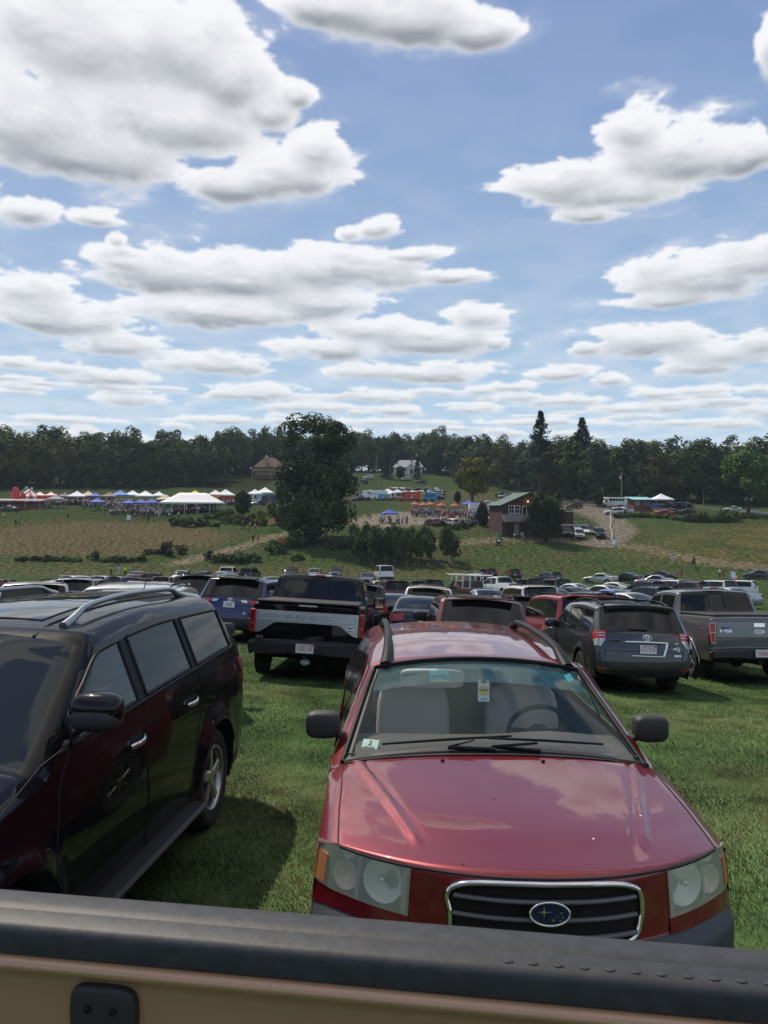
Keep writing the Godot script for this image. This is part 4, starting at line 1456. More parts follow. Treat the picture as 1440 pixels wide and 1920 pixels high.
	# lamps
	for sg in [-1.0, 1.0]:
		var hp := sub("headlight", o)
		var F := func(m: Mb, q: Array, off: float, nu: int, nv: int, rim: float) -> void:
			var l := []
			for e in q: l.append(Vector2(sg * e[0], e[1]))
			c.patch(m, "front", 0, l, off, nu, nv, rim)
		var ho := Mb.new()
		F.call(ho, [[0.592, 1.0], [0.99, 1.0], [0.99, 0.77], [0.592, 0.77]], -0.085, 12, 5, -0.084)
		obj("housing", ho.mesh(), M.lamp_housing, hp)
		var lens := Mb.new()
		F.call(lens, [[0.588, 1.0], [1.0, 0.996], [1.0, 0.805], [0.588, 0.815]], 0.006, 14, 5, 0.012)
		obj("lens", lens.mesh(), M.lamp_lens, hp)
		var sill := Mb.new()
		F.call(sill, [[0.586, 0.817], [1.0, 0.807], [1.0, 0.762], [0.586, 0.762]], 0.004, 14, 1, 0.02)
		obj("lower_trim", sill.mesh(), M.red_paint, hp)
		var od := Vector3(sg * 0.45, 0.05, -1.0).normalized()
		var ob := Basis(od.cross(Vector3.UP).normalized(), od, od.cross(Vector3.UP).normalized().cross(od))
		var bowl := Mb.new()
		bowl.lathe([Vector2(0.012, -0.055), Vector2(0.045, -0.048), Vector2(0.068, -0.028), Vector2(0.084, 0.0), Vector2(0.087, -0.004)], 28, Transform3D(ob, c.cap_y(sg * 0.70, 0.905, false, -0.022)))
		obj("reflector", bowl.mesh(), M.reflector, hp)
		var bulb := Mb.new()
		bulb.ball(c.cap_y(sg * 0.70, 0.905, false, -0.045), Vector3(0.016, 0.016, 0.022), 12)
		obj("bulb", bulb.mesh(), M.chrome, hp)
		var am := Mb.new()
		am.lathe([Vector2(0.0, -0.04), Vector2(0.036, -0.03), Vector2(0.056, 0.0), Vector2(0.059, -0.004)], 18, Transform3D(ob, c.cap_y(sg * 0.865, 0.872, false, -0.022)))
		obj("turn_signal", am.mesh(), M.signal_clear, hp)
		var hb := Mb.new()
		hb.lathe([Vector2(0.0, -0.03), Vector2(0.018, -0.02), Vector2(0.026, 0.0), Vector2(0.028, -0.003)], 14, Transform3D(ob, c.cap_y(sg * 0.86, 0.972, false, -0.016)))
		obj("park_lamp", hb.mesh(), M.reflector, hp)
		var dv := Mb.new()
		F.call(dv, [[0.795, 0.99], [0.808, 0.99], [0.815, 0.81], [0.80, 0.81]], -0.01, 2, 5, 0.06)
		F.call(dv, [[0.592, 0.985], [0.618, 0.985], [0.618, 0.812], [0.592, 0.812]], -0.006, 2, 5, 0.06)
		obj("divider", dv.mesh(), M.lamp_housing, hp)
		var or_ := Mb.new()
		F.call(or_, [[0.945, 0.935], [0.998, 0.94], [0.998, 0.815], [0.95, 0.818]], 0.010, 3, 4, 0.02)
		obj("side_marker", or_.mesh(), M.amber, hp)
		var mr := Mb.new()
		mr.ball(Vector3(sg * 0.10, 0.055, 0.0), Vector3(0.098, 0.075, 0.065), 20, 0.55)
		mr.tube([Vector3(-sg * 0.05, -0.02, 0.02), Vector3(sg * 0.03, 0.0, 0.01), Vector3(sg * 0.07, 0.02, 0)], [0.045, 0.032, 0.03], 8, true, Vector2(1.0, 0.6))
		obj("mirror", mr.mesh(), M.black_plastic, o, Vector3(sg * (c.half(1.5, 1.12) - 0.01), 1.145, 1.46 - L / 2))
	rails(o, c, 0.84, 1.93, 3.95, 0.06, 0.028, M.dark_trim, 0.8)
	var ds := Mb.new()
	for sg in [-1.0, 1.0]:
		seam(c, ds, sg, [Vector2(1.30, 0.42), Vector2(1.30, 1.06)])
		seam(c, ds, sg, [Vector2(2.28, 0.36), Vector2(2.27, 1.08)])
	obj("door_gap", ds.mesh(), M.gap, o)
	# inside
	var cab := Mb.new()
	cab.box(Vector3(0, 0.62, 0.35), Vector3(1.5, 0.06, 3.0))
	cab.box(Vector3(0, 1.0, 1.80), Vector3(1.4, 0.8, 0.06))
	cab.box(Vector3(0, 1.455, 0.85), Vector3(1.0, 0.02, 1.9))
	for sg in [-1.0, 1.0]: cab.box(Vector3(sg * 0.77, 0.85, 0.3), Vector3(0.05, 0.5, 2.6))
	obj("cabin", cab.mesh(), M.cabin_dark, o)
	var dash := Mb.new()
	var dp := PackedVector3Array()
	for i in 7:
		for k in 13:
			var f := i / 6.0
			var x := lerpf(-0.74, 0.74, k / 12.0)
			dp.append(Vector3(x, 1.10 + 0.035 * sin(f * PI) + 0.03 * exp(-pow((x + 0.36) / 0.22, 2.0)) * smoothstep(0.3, 0.8, f) - 0.35 * maxf(0.0, f - 0.8) * 5.0 * 0.4, 1.14 + 0.62 * f - L / 2))
	dash.grid(dp, 7, 13)
	obj("dashboard", dash.mesh(), M.dash_grey, o)
	for sg in [-1.0, 1.0]:
		var st := Mb.new()
		st.ball(Vector3(sg * 0.37, 0.95, 2.42 - L / 2), Vector3(0.25, 0.33, 0.10), 20, 0.5, Basis(Vector3.RIGHT, 0.22))
		st.ball(Vector3(sg * 0.37, 0.68, 2.10 - L / 2), Vector3(0.25, 0.10, 0.28), 20, 0.5)
		var seat := obj("seat", st.mesh(), M.seat_cloth, o)
		var hd := Mb.new()
		var up := 0.09 if sg > 0.0 else 0.0
		hd.ball(Vector3(sg * 0.37, 1.37 + up * 0.3, 2.52 - L / 2 + up), Vector3(0.135, 0.095 - up * 0.3, 0.06), 18, 0.55)
		obj("headrest", hd.mesh(), M.seat_cloth if sg < 0.0 else M.cabin_dark, seat)
		var ps := Mb.new()
		for q in [-1.0, 1.0]: ps.tube([Vector3(sg * 0.37 + q * 0.065, 1.22, 2.47 - L / 2), Vector3(sg * 0.37 + q * 0.065, 1.31, 2.49 - L / 2)], [0.006], 8)
		obj("headrest_post", ps.mesh(), M.chrome, seat)
	var bench := Mb.new()
	bench.ball(Vector3(0, 0.95, 3.35 - L / 2), Vector3(0.64, 0.33, 0.12), 20, 0.4)
	for q in [-0.4, 0.0, 0.4]: bench.ball(Vector3(q, 1.33, 3.42 - L / 2), Vector3(0.12, 0.08, 0.05), 14, 0.6)
	obj("rear_bench", bench.mesh(), M.cabin_dark, o)
	var sw := Mb.new()
	var wheel_x := Transform3D(Basis(Vector3.RIGHT, -0.45), Vector3(-0.37, 1.08, 1.86 - L / 2))
	oval_ring(sw, wheel_x, 0.185, 0.185, 0.015, 36)
	sw.ball(wheel_x.origin, Vector3(0.065, 0.055, 0.03), 12, 1.0, wheel_x.basis)
	for q in [-1.0, 1.0]: sw.tube([wheel_x * Vector3(q * 0.05, 0, 0), wheel_x * Vector3(q * 0.18, 0.01, 0)], [0.016], 6)
	obj("steering_wheel", sw.mesh(), M.dark_trim, o)
	var vis := Mb.new()
	vis.ball(c.cap_u(0.42, 1.84, -0.075), Vector3(0.20, 0.065, 0.014), 20, 0.4, Basis(Vector3.RIGHT, -0.42))
	obj("sun_visor", vis.mesh(), M.visor, o)
	var vb := Mb.new()
	var vx := facing(c.cap_u(0.36, 1.80, -0.030) + Vector3(0, 0.0, 0), Vector3(0, 0.75, -1))
	vb.box(vx.origin, Vector3(0.115, 0.075, 0.002), 0.0, vx.basis)
	var vl := obj("visor_notice", vb.mesh(), M.notice_cyan, o)
	var vy := Mb.new()
	vy.box(vx * Vector3(0, -0.034, 0.002), Vector3(0.113, 0.012, 0.002), 0.0, vx.basis)
	obj("notice_strip", vy.mesh(), M.notice_yellow, vl)
	var vr := Mb.new()
	oval_ring(vr, vx * Transform3D(Basis(), Vector3(0.035, -0.008, 0.002)), 0.015, 0.015, 0.0018, 18)
	vr.tube([vx * Vector3(0.025, 0.002, 0.002), vx * Vector3(0.045, -0.018, 0.002)], [0.0016], 5)
	vr.box(vx * Vector3(-0.012, 0.003, 0.002), Vector3(0.08, 0.004, 0.001), 0.0, vx.basis)
	vr.box(vx * Vector3(-0.02, -0.008, 0.002), Vector3(0.06, 0.003, 0.001), 0.0, vx.basis)
	obj("notice_print", vr.mesh(), M.gap, vl)
	var rm := Mb.new()
	rm.ball(c.cap_u(-0.02, 1.84, -0.10), Vector3(0.115, 0.032, 0.018), 14, 0.6)
	obj("rear_view_mirror", rm.mesh(), M.dark_trim, o)
	var tx := facing(c.cap_u(-0.04, 1.80, -0.085) + Vector3(0, -0.045, -0.02), Vector3(0.05, 0.1, -1))
	var tg := Mb.new()
	tg.prism(PackedVector2Array([Vector2(-0.035, -0.065), Vector2(0.035, -0.065), Vector2(0.035, 0.05), Vector2(0.028, 0.062), Vector2(0.016, 0.064), Vector2(0.014, 0.045), Vector2(-0.014, 0.045), Vector2(-0.02, 0.064), Vector2(-0.035, 0.064)]), 0.002, tx)
	var tgo := obj("parking_tag", tg.mesh(), M.plate, o)
	var ty := Mb.new()
	oval_disc(ty, tx.translated_local(Vector3(0, 0.0, 0.002)), 0.031, 0.031, 0.002, 20)
	obj("tag_disc", ty.mesh(), M.notice_yellow, tgo)
	lettering(tgo, "tag_print", "PARKING", 0.010, M.ink_dark, tx.translated_local(Vector3(0, 0.004, 0.004)), 0.001)
	var tb := Mb.new()
	tb.box(tx * Vector3(0, -0.05, 0.002), Vector3(0.045, 0.016, 0.001), 0.0, tx.basis)
	obj("tag_number_box", tb.mesh(), M.notice_cyan, tgo)
	var s2 := facing(c.cap_u(0.80, 1.25, -0.006), Vector3(0.25, 0.85, -0.75))
	var sb := Mb.new()
	sb.box(s2.origin, Vector3(0.09, 0.06, 0.0015), 0.0, s2.basis)
	var sto := obj("windshield_sticker", sb.mesh(), M.sticker_mint, o)
	lettering(sto, "sticker_number", "2", 0.030, M.ink_dark, s2.translated_local(Vector3(0, 0.008, 0.0015)), 0.001)
	lettering(sto, "sticker_print", "EXP 2018", 0.010, M.ink_dark, s2.translated_local(Vector3(0, -0.02, 0.0015)), 0.001)
	var s3 := facing(c.cap_u(-0.80, 1.83, -0.006), Vector3(-0.25, 0.75, -0.8), 0.25)
	var s3b := Mb.new()
	s3b.box(s3.origin, Vector3(0.05, 0.05, 0.0015), 0.0, s3.basis)
	obj("windshield_sticker", s3b.mesh(), M.sticker_teal, o)
	wheel_parts(o, c, false, M.alloy, 6)
	park(o, L, 0.60, 3.2, 180.8, true)
	o.rotate_object_local(Vector3(0, 0, 1), deg_to_rad(0.5))

# ---------------------------------------------------------------- the black SUV on the left
func black_suv() -> void:
	var o := thing("parked_suv", "glossy black three-row SUV facing us at the left edge, its driver's side showing", "car", Vector3.ZERO, 0.0)
	var c := Car.new()
	c.s = {"du": 0.05, "L": 5.0, "W": 0.985, "H": 1.79, "belt": 1.24, "rise": 0.16, "sill": 0.30, "axle": 0.375, "R": 0.445, "arches": [0.96, 3.88], "tumble": 0.215, "shoulder": 0.05, "clad": 0.37, "front_up": 0.0, "flare": 2.2,
		"front_len": 1.0, "front_in": 0.16, "rear_len": 0.6, "rear_in": 0.12, "edge": 0.06, "windows": [[1.62, 2.47], [2.60, 3.45], [3.56, 4.40]], "bumper_f": "body", "bumper_r": "rear_bumper", "pillar": "trim", "rg_edge": "body",
		"crown": {"hood": 0.09, "ws": 0.12, "roof": 0.05, "rg": 0.09, "tail": 0.14, "f": 0.2, "fl": 0.22, "rl": 0.16},
		"prof": [[0.2, 0.28, 0, "fl"], [0.02, 0.42, 0.1, "fl"], [0.0, 0.70, 0.05, "f"], [0.03, 0.98, 0.15, "hood"], [0.4, 1.15, 0.3, "hood"], [1.20, 1.26, 0.04, "ws"], [2.05, 1.74, 0.22, "roof"], [3.0, 1.81, 0.8, "roof"], [4.5, 1.76, 0.10, "rg"], [4.83, 1.27, 0.06, "tail"], [4.95, 0.95, 0.15, "tail"], [4.97, 0.62, 0.05, "rl"], [4.95, 0.45, 0.08, "rl"], [4.85, 0.34, 0, "rl"]]}
	c.build()
	car_parts(o, c, M.black_paint, {"ws": M.dark_glass, "rg": M.suv_glass, "win": M.suv_glass, "window0l": M.front_glass, "window0r": M.front_glass, "rear_bumper": M.black_paint, "trim": M.dark_trim})
	var L: float = c.s.L
	var g := Mb.new()
	for sg in [-1.0, 1.0]:
		seam(c, g, sg, [Vector2(1.40, 0.42), Vector2(1.36, 0.75), Vector2(1.42, 1.05), Vector2(1.58, 1.22)], 0.009)
		seam(c, g, sg, [Vector2(2.53, 0.36), Vector2(2.50, 0.85), Vector2(2.54, 1.22)], 0.009)
		seam(c, g, sg, [Vector2(3.42, 0.80), Vector2(3.60, 1.05), Vector2(3.55, 1.28)], 0.009)
		seam(c, g, sg, [Vector2(1.40, 0.40), Vector2(3.4, 0.40)], 0.008)
		seam(c, g, sg, [Vector2(1.58, 1.225), Vector2(1.30, 1.20), Vector2(0.95, 1.10), Vector2(0.5, 1.02)], 0.008)
	obj("door_gap", g.mesh(), M.gap, o)
	for sg in [-1.0, 1.0]:
		for w in c.s.windows:
			var fr := Mb.new()
			var loop := []
			var up_at := func(u: float, f: float) -> Vector3:
				var e := c.cap_u(sg, u, 0.0)
				return c.side(sg, u, lerpf(c.belt(u), e.y, f), 0.0)
			for k in 13: loop.append(up_at.call(lerpf(w[0], w[1], k / 12.0), 0.06))
			for k in 13: loop.append(up_at.call(lerpf(w[1], w[0], k / 12.0), 0.90))
			loop.append(loop[0])
			fr.tube(loop, [0.013], 6, false)
			obj("window_seal", fr.mesh(), M.dark_trim, o)
	var bt := Mb.new()
	for sg in [-1.0, 1.0]: seam(c, bt, sg, [Vector2(1.60, c.belt(1.6) + 0.006), Vector2(4.42, c.belt(4.42) + 0.006)], 0.028)
	obj("belt_moulding", bt.mesh(), M.dark_trim, o)
	for sg in [-1.0, 1.0]:
		for u in [2.36, 3.34]:
			var h := Mb.new()
			var y: float = c.belt(u) - 0.20
			var pts := []
			for k in 9:
				var f := k / 8.0
				pts.append(c.side(sg, u - 0.105 + 0.21 * f, y + 0.018 * f, 0.008 + 0.030 * sin(f * PI)))
			h.tube(pts, [0.010, 0.013, 0.014, 0.014, 0.014, 0.014, 0.014, 0.013, 0.010], 8, true, Vector2(0.8, 1.3))
			obj("door_handle", h.mesh(), M.chrome, o)
			var cup := Mb.new()
			c.patch(cup, "side", sg, [Vector2(u - 0.09, y + 0.05), Vector2(u + 0.09, y + 0.055), Vector2(u + 0.075, y - 0.035), Vector2(u - 0.08, y - 0.04)], 0.001, 6, 4, 0.0)
			obj("handle_cup", cup.mesh(), M.gap, o)
		var mr := Mb.new()
		mr.ball(Vector3(sg * 0.165, 0.065, 0.0), Vector3(0.135, 0.092, 0.09), 24, 0.72)
		var mo := obj("mirror", mr.mesh(), M.black_paint, o, Vector3(sg * (c.half(1.62, 1.25) - 0.02), c.belt(1.62) + 0.12, 1.60 - L / 2))
		var ml := Mb.new()
		ml.ball(Vector3(sg * 0.165, 0.035, -0.004), Vector3(0.131, 0.074, 0.092), 20, 0.72)
		obj("mirror_base", ml.mesh(), M.black_plastic, mo)
		var ma := Mb.new()
		ma.tube([Vector3(-sg * 0.10, -0.13, 0.10), Vector3(sg * 0.02, -0.07, 0.05), Vector3(sg * 0.10, -0.02, 0)], [0.05, 0.038, 0.034], 10, true, Vector2(1.0, 0.55))
		obj("mirror_arm", ma.mesh(), M.black_plastic, mo)
		var tl := Mb.new()
		c.patch(tl, "side", sg, [Vector2(4.52, 1.20), Vector2(4.74, 1.18), Vector2(4.88, 0.98), Vector2(4.80, 0.96)], 0.008, 5, 4)
		c.patch(tl, "rear", 0, [Vector2(sg * 0.8, 1.18), Vector2(sg * 0.995, 1.18), Vector2(sg * 0.995, 0.98), Vector2(sg * 0.82, 0.98)], 0.010, 4, 3)
		obj("taillight", tl.mesh(), M.taillight, o)
		var hl := Mb.new()
		c.patch(hl, "front", 0, [Vector2(sg * 0.6, 0.96), Vector2(sg * 0.99, 1.02), Vector2(sg * 0.99, 0.86), Vector2(sg * 0.6, 0.84)], 0.01, 6, 4)
		obj("headlight", hl.mesh(), M.headlight, o)
		var bo := Mb.new()
		bo.box(Vector3(sg * (c.s.W + 0.02), 0.335, 2.42 - L / 2), Vector3(0.15, 0.05, 1.95), 0.02)
		obj("step_board", bo.mesh(), M.black_plastic, o)
	rails(o, c, 0.74, 2.25, 4.30, 0.07, 0.019, M.rail_silver, 1.0)
	var gr := Mb.new()
	c.patch(gr, "front", 0, [Vector2(-0.5, 0.93), Vector2(0.5, 0.93), Vector2(0.4, 0.6), Vector2(-0.4, 0.6)], 0.014, 8, 4)
	obj("grille", gr.mesh(), M.chrome, o)
	var rs := Mb.new()
	seam_top(c, rs, [Vector2(-0.62, 2.06), Vector2(-0.62, 4.4)], 0.02)
	seam_top(c, rs, [Vector2(0.62, 2.06), Vector2(0.62, 4.4)], 0.02)
	for e in [[-0.5, 2.35, 0.5, 2.35], [-0.5, 3.9, 0.5, 3.9], [-0.5, 2.35, -0.5, 3.9], [0.5, 2.35, 0.5, 3.9], [-0.5, 3.1, 0.5, 3.1]]: seam_top(c, rs, [Vector2(e[0], e[1]), Vector2(e[2], e[3])], 0.012)
	obj("roof_gap", rs.mesh(), M.gap, o)
	var sunroof := Mb.new()
	c.patch(sunroof, "top", 0, [Vector2(-0.49, 2.37), Vector2(0.49, 2.37), Vector2(0.49, 3.88), Vector2(-0.49, 3.88)], 0.004, 10, 10, 0.0)
	obj("sunroof", sunroof.mesh(), M.dark_glass, o)
	var an := Mb.new()
	an.tube([c.cap_u(-0.25, 4.36, 0.0), c.cap_u(-0.25, 4.36, 0.0) + Vector3(0, 0.10, 0.09)], [0.006, 0.003], 6)
	obj("antenna", an.mesh(), M.dark_trim, o)
	wheel_parts(o, c, false, M.alloy, 5)
	park(o, L, -2.66, 2.66, 174.2, true)

# ---------------------------------------------------------------- the black pickup with the bright tailgate
func truck_spec(h: float) -> Dictionary:
	var s := car_spec("pickup", 0.08)
	s.H = h
	s.bumper_r = "rear_bumper"
	s.tumble = 0.17
	s.crown.merge({"tail": 0.03, "rl": 0.06, "rg": 0.05}, true)
	s.pillar = "body"
	s.rear_in = 0.015
	return s

func pickup_details(o: Node3D, c: Car, body: Material, glass: Material) -> void:
	car_parts(o, c, body, {"rg": glass, "win": glass, "rear_bumper": M.bumper_black})
	var s := c.s
	var L: float = s.L
	wheel_parts(o, c, false, M.chrome if body == M.grey_paint else M.alloy, 6)
	for sg in [-1.0, 1.0]:
		var mr := Mb.new()
		mr.ball(Vector3(sg * 0.20, 0.08, 0.0), Vector3(0.12, 0.145, 0.07), 18, 0.4)
		mr.tube([Vector3(-sg * 0.04, 0.0, 0.0), Vector3(sg * 0.1, 0.04, 0)], [0.04, 0.035], 8)
		var mo := obj("mirror", mr.mesh(), body, o, Vector3(sg * (c.half(1.9, 1.25) - 0.01), 1.25, 1.98 - L / 2))
		var mg := Mb.new()
		mg.box(Vector3(sg * 0.20, 0.08, 0.068), Vector3(0.18, 0.22, 0.01), 0.004)
		obj("mirror_glass", mg.mesh(), M.mirror_glass, mo)
	var br := Mb.new()
	br.box(Vector3(0, s.H - 0.02, 3.70 - L / 2), Vector3(0.46, 0.045, 0.08), 0.012)
	var bo := obj("brake_light_bar", br.mesh(), M.headlight, o)
	var b2 := Mb.new()
	b2.box(Vector3(0, s.H - 0.02, 3.745 - L / 2), Vector3(0.2, 0.035, 0.02), 0.006)
	obj("brake_light", b2.mesh(), M.taillight, bo)
	var sl := Mb.new()      # sliding middle pane of the rear window
	for x in [-0.2, 0.2]: sl.tube([c.cap_y(x, 1.46, true, 0.004), c.cap_y(x, 1.78, true, 0.004)], [0.008], 6)
	sl.tube([c.cap_y(-0.2, 1.78, true, 0.004), c.cap_y(0.2, 1.78, true, 0.004)], [0.008], 6)
	obj("slider_frame", sl.mesh(), M.dark_trim, o)
	var cv := Mb.new()
	cv.box(Vector3(0, 1.37, 4.78 - L / 2), Vector3(1.72, 0.04, 1.72), 0.015)
	obj("bed_lid", cv.mesh(), M.bed_cover, o)
	var hitch := Mb.new()
	hitch.box(Vector3(0, 0.43, 5.6 - L / 2), Vector3(0.09, 0.09, 0.4), 0.01)
	hitch.box(Vector3(0, 0.42, 5.2 - L / 2), Vector3(1.3, 0.1, 0.12), 0.02)
	hitch.tube([Vector3(-0.9, 0.40, 4.62 - L / 2), Vector3(0.9, 0.40, 4.62 - L / 2)], [0.07], 10)
	hitch.ball(Vector3(0.05, 0.40, 4.62 - L / 2), Vector3(0.17, 0.17, 0.17), 12)
	obj("axle", hitch.mesh(), M.underbody, o)

func black_pickup() -> void:
	var o := thing("parked_pickup", "black crew-cab pickup seen from behind, bright silver band across its tailgate", "pickup truck", Vector3.ZERO, 0.0)
	var c := Car.new()
	c.s = truck_spec(1.87)
	c.build()
	pickup_details(o, c, M.black_paint, M.tint_glass)
	var z: float = 5.72 - c.s.L / 2 + 0.012
	var band := Mb.new()
	var poly := PackedVector2Array([Vector2(-0.88, 1.215), Vector2(0.88, 1.215), Vector2(0.88, 0.83), Vector2(0.80, 0.845), Vector2(0.58, 1.0), Vector2(0.50, 1.02), Vector2(-0.50, 1.02), Vector2(-0.58, 1.0), Vector2(-0.80, 0.845), Vector2(-0.88, 0.83)])
	poly.reverse()
	var zx := Transform3D(Basis(), Vector3(0, 0, z))
	band.prism(poly, 0.014, zx)
	var bo := obj("tailgate_band", band.mesh(), M.brushed, o)
	var lip := Mb.new()
	for y in [1.20, 1.165, 1.06]: lip.tube([Vector3(-0.84, y, z + 0.008), Vector3(0.84, y, z + 0.008)], [0.007], 6)
	for x in [-0.84, 0.84]: lip.tube([Vector3(x, 1.165, z + 0.008), Vector3(x, 1.06, z + 0.008)], [0.007], 6)
	obj("band_moulding", lip.mesh(), M.satin_silver, bo)
	lettering(bo, "raised_lettering", "F O R D", 0.085, M.satin_silver, Transform3D(Basis().scaled(Vector3(1.9, 1, 1)), Vector3(0, 1.11, z + 0.008)), 0.008)
	lettering(bo, "model_lettering", "F-150", 0.045, M.satin_silver, Transform3D(Basis().scaled(Vector3(1.3, 1, 1)), Vector3(-0.74, 0.985, z + 0.009)), 0.006)
	var ov := Mb.new()
	oval_disc(ov, Transform3D(Basis(), Vector3(0.75, 0.96, z + 0.012)), 0.062, 0.03, 0.012)
	var oo := obj("oval_badge", ov.mesh(), M.badge_navy, bo)
	lettering(oo, "badge_script", "Ford", 0.03, M.chrome, Transform3D(Basis(Vector3(1.2, 0, 0), Vector3(0.3, 1, 0), Vector3(0, 0, 1)), Vector3(0.75, 0.958, z + 0.02)), 0.003, "Droid Serif")
	for sg in [-1.0, 1.0]:
		var tl := Mb.new()
		tl.box(Vector3(sg * 0.935, 1.03, z - 0.02), Vector3(0.10, 0.40, 0.07), 0.02)
		var t := obj("taillight", tl.mesh(), M.taillight, o)
		var ti := Mb.new()
		ti.box(Vector3(sg * 0.935, 1.10, z + 0.016), Vector3(0.055, 0.2, 0.006), 0.002)
		ti.box(Vector3(sg * 0.94, 0.92, z + 0.016), Vector3(0.05, 0.1, 0.006), 0.002)
		obj("lamp_inset", ti.mesh(), M.taillight_dark, t)
	var hd := Mb.new()
	hd.box(Vector3(0, 1.315, z + 0.01), Vector3(0.32, 0.022, 0.012), 0.004)
	obj("tailgate_handle", hd.mesh(), M.chrome, o)
	var sp := Mb.new()
	sp.box(Vector3(0, 1.375, z - 0.06), Vector3(1.78, 0.05, 0.14), 0.02)
	obj("tailgate_cap", sp.mesh(), M.black_plastic, o)
	lettering(o, "trim_badge", "4x4", 0.055, M.satin_silver, Transform3D(Basis(), Vector3(-0.80, 0.76, z + 0.006)), 0.006)
	var bp := Mb.new()
	for sg in [-1.0, 1.0]:
		bp.prism(PackedVector2Array([Vector2(sg * 0.26, 0.66), Vector2(sg * 0.36, 0.50), Vector2(sg * 0.96, 0.50), Vector2(sg * 0.98, 0.66)]) if sg < 0 else PackedVector2Array([Vector2(0.98, 0.66), Vector2(0.96, 0.50), Vector2(0.36, 0.50), Vector2(0.26, 0.66)]), 0.05, Transform3D(Basis(), Vector3(0, 0, 5.80 - c.s.L / 2 + 0.005)))
	obj("bumper_face", bp.mesh(), M.bumper_black, o)
	plate(o, "1482 KK", Transform3D(Basis(), Vector3(0.0, 0.60, 5.80 - c.s.L / 2 + 0.035)), M.ink_red, "Massachusetts")
	var hc := Mb.new()
	oval_disc(hc, Transform3D(Basis(), Vector3(0.02, 0.37, 5.80 - c.s.L / 2 + 0.01)), 0.085, 0.05, 0.02)
	var hco := obj("hitch_cover", hc.mesh(), M.hitch_green, o)
	lettering(hco, "hitch_print", "Ford", 0.03, M.plate, Transform3D(Basis(), Vector3(0.02, 0.368, 5.80 - c.s.L / 2 + 0.022)), 0.002, "Droid Serif")
	park(o, c.s.L, -1.38, 14.0, -1.2, false, 0.04)

func grey_pickup() -> void:
	var o := thing("parked_pickup", "dark grey crew-cab pickup at the right edge with chrome wheels", "pickup truck", Vector3.ZERO, 0.0)
	var c := Car.new()
	c.s = truck_spec(1.93)
	c.build()
	pickup_details(o, c, M.grey_paint, M.tint_glass)
	var z: float = 5.72 - c.s.L / 2 + 0.012
	var pn := Mb.new()
	pn.box(Vector3(0, 1.08, z), Vector3(1.72, 0.30, 0.02), 0.008)
	obj("tailgate_panel", pn.mesh(), M.grey_light_paint, o)
	for sg in [-1.0, 1.0]:
		var tl := Mb.new()
		var pl := PackedVector2Array([Vector2(0.88, 1.22), Vector2(1.0, 1.22), Vector2(1.005, 1.1), Vector2(0.965, 0.82), Vector2(0.88, 0.81)])
		if sg < 0:
			for k in pl.size(): pl[k].x = -pl[k].x
			pl.reverse()
		pl.reverse()
		tl.prism(pl, 0.06, Transform3D(Basis(), Vector3(0, 0, z - 0.012)))
		var t := obj("taillight", tl.mesh(), M.taillight, o)
		var rim := Mb.new()
		for k in pl.size(): rim.tube([Vector3(pl[k].x, pl[k].y, z + 0.018), Vector3(pl[(k + 1) % 5].x, pl[(k + 1) % 5].y, z + 0.018)], [0.008], 5)
		rim.tube([Vector3(sg * 0.88, 1.03, z + 0.018), Vector3(sg * 0.99, 1.03, z + 0.018)], [0.008], 5)
		obj("lamp_frame", rim.mesh(), M.chrome, t)
		var ar := Mb.new()
		var pts := []
		for k in 15:
			var a := PI * (k / 14.0) * 1.1 - 0.16
			pts.append(c.side(sg, 4.62 - cos(a) * 0.495, 0.40 + sin(a) * 0.495, 0.0))
		ar.tube(pts, [0.014], 6)
		obj("arch_trim", ar.mesh(), M.chrome, o)
	var hd := Mb.new()
	hd.box(Vector3(0.02, 1.18, z + 0.015), Vector3(0.24, 0.085, 0.02), 0.008)
	obj("tailgate_handle", hd.mesh(), M.chrome, o)
	var ov := Mb.new()
	oval_disc(ov, Transform3D(Basis(), Vector3(0.02, 1.05, z + 0.015)), 0.11, 0.042, 0.014)
	var oo := obj("oval_badge", ov.mesh(), M.chrome, o)
	var oi := Mb.new()
	oval_disc(oi, Transform3D(Basis(), Vector3(0.02, 1.05, z + 0.024)), 0.095, 0.033, 0.004)
	obj("badge_field", oi.mesh(), M.badge_navy, oo)
	lettering(oo, "badge_script", "Ford", 0.04, M.chrome, Transform3D(Basis(Vector3(1.2, 0, 0), Vector3(0.3, 1, 0), Vector3(0, 0, 1)), Vector3(0.02, 1.05, z + 0.028)), 0.003, "Droid Serif")
	lettering(o, "model_lettering", "F-150", 0.06, M.chrome, Transform3D(Basis().scaled(Vector3(1.2, 1, 1)), Vector3(-0.67, 1.06, z + 0.014)), 0.008)
	var bb := Mb.new()
	bb.box(Vector3(-0.68, 1.12, z + 0.012), Vector3(0.16, 0.04, 0.008), 0.002)
	obj("trim_badge", bb.mesh(), M.badge_blue, o)
	lettering(o, "side_lettering", "4X4", 0.11, M.satin_silver, Transform3D(Basis(Vector3.UP, -PI / 2), c.side(-1.0, 5.35, 1.12, 0.004)), 0.003)
	var bp := Mb.new()
	for sg in [-1.0, 1.0]: bp.box(Vector3(sg * 0.65, 0.60, 5.80 - c.s.L / 2), Vector3(0.66, 0.17, 0.06), 0.025)
	obj("bumper_face", bp.mesh(), M.bumper_black, o)
	plate(o, "C38AL", Transform3D(Basis(), Vector3(0.04, 0.62, 5.80 - c.s.L / 2 + 0.04)), M.ink_red)
	park(o, c.s.L, 7.6, 16.6, 2.0, false, -0.03)

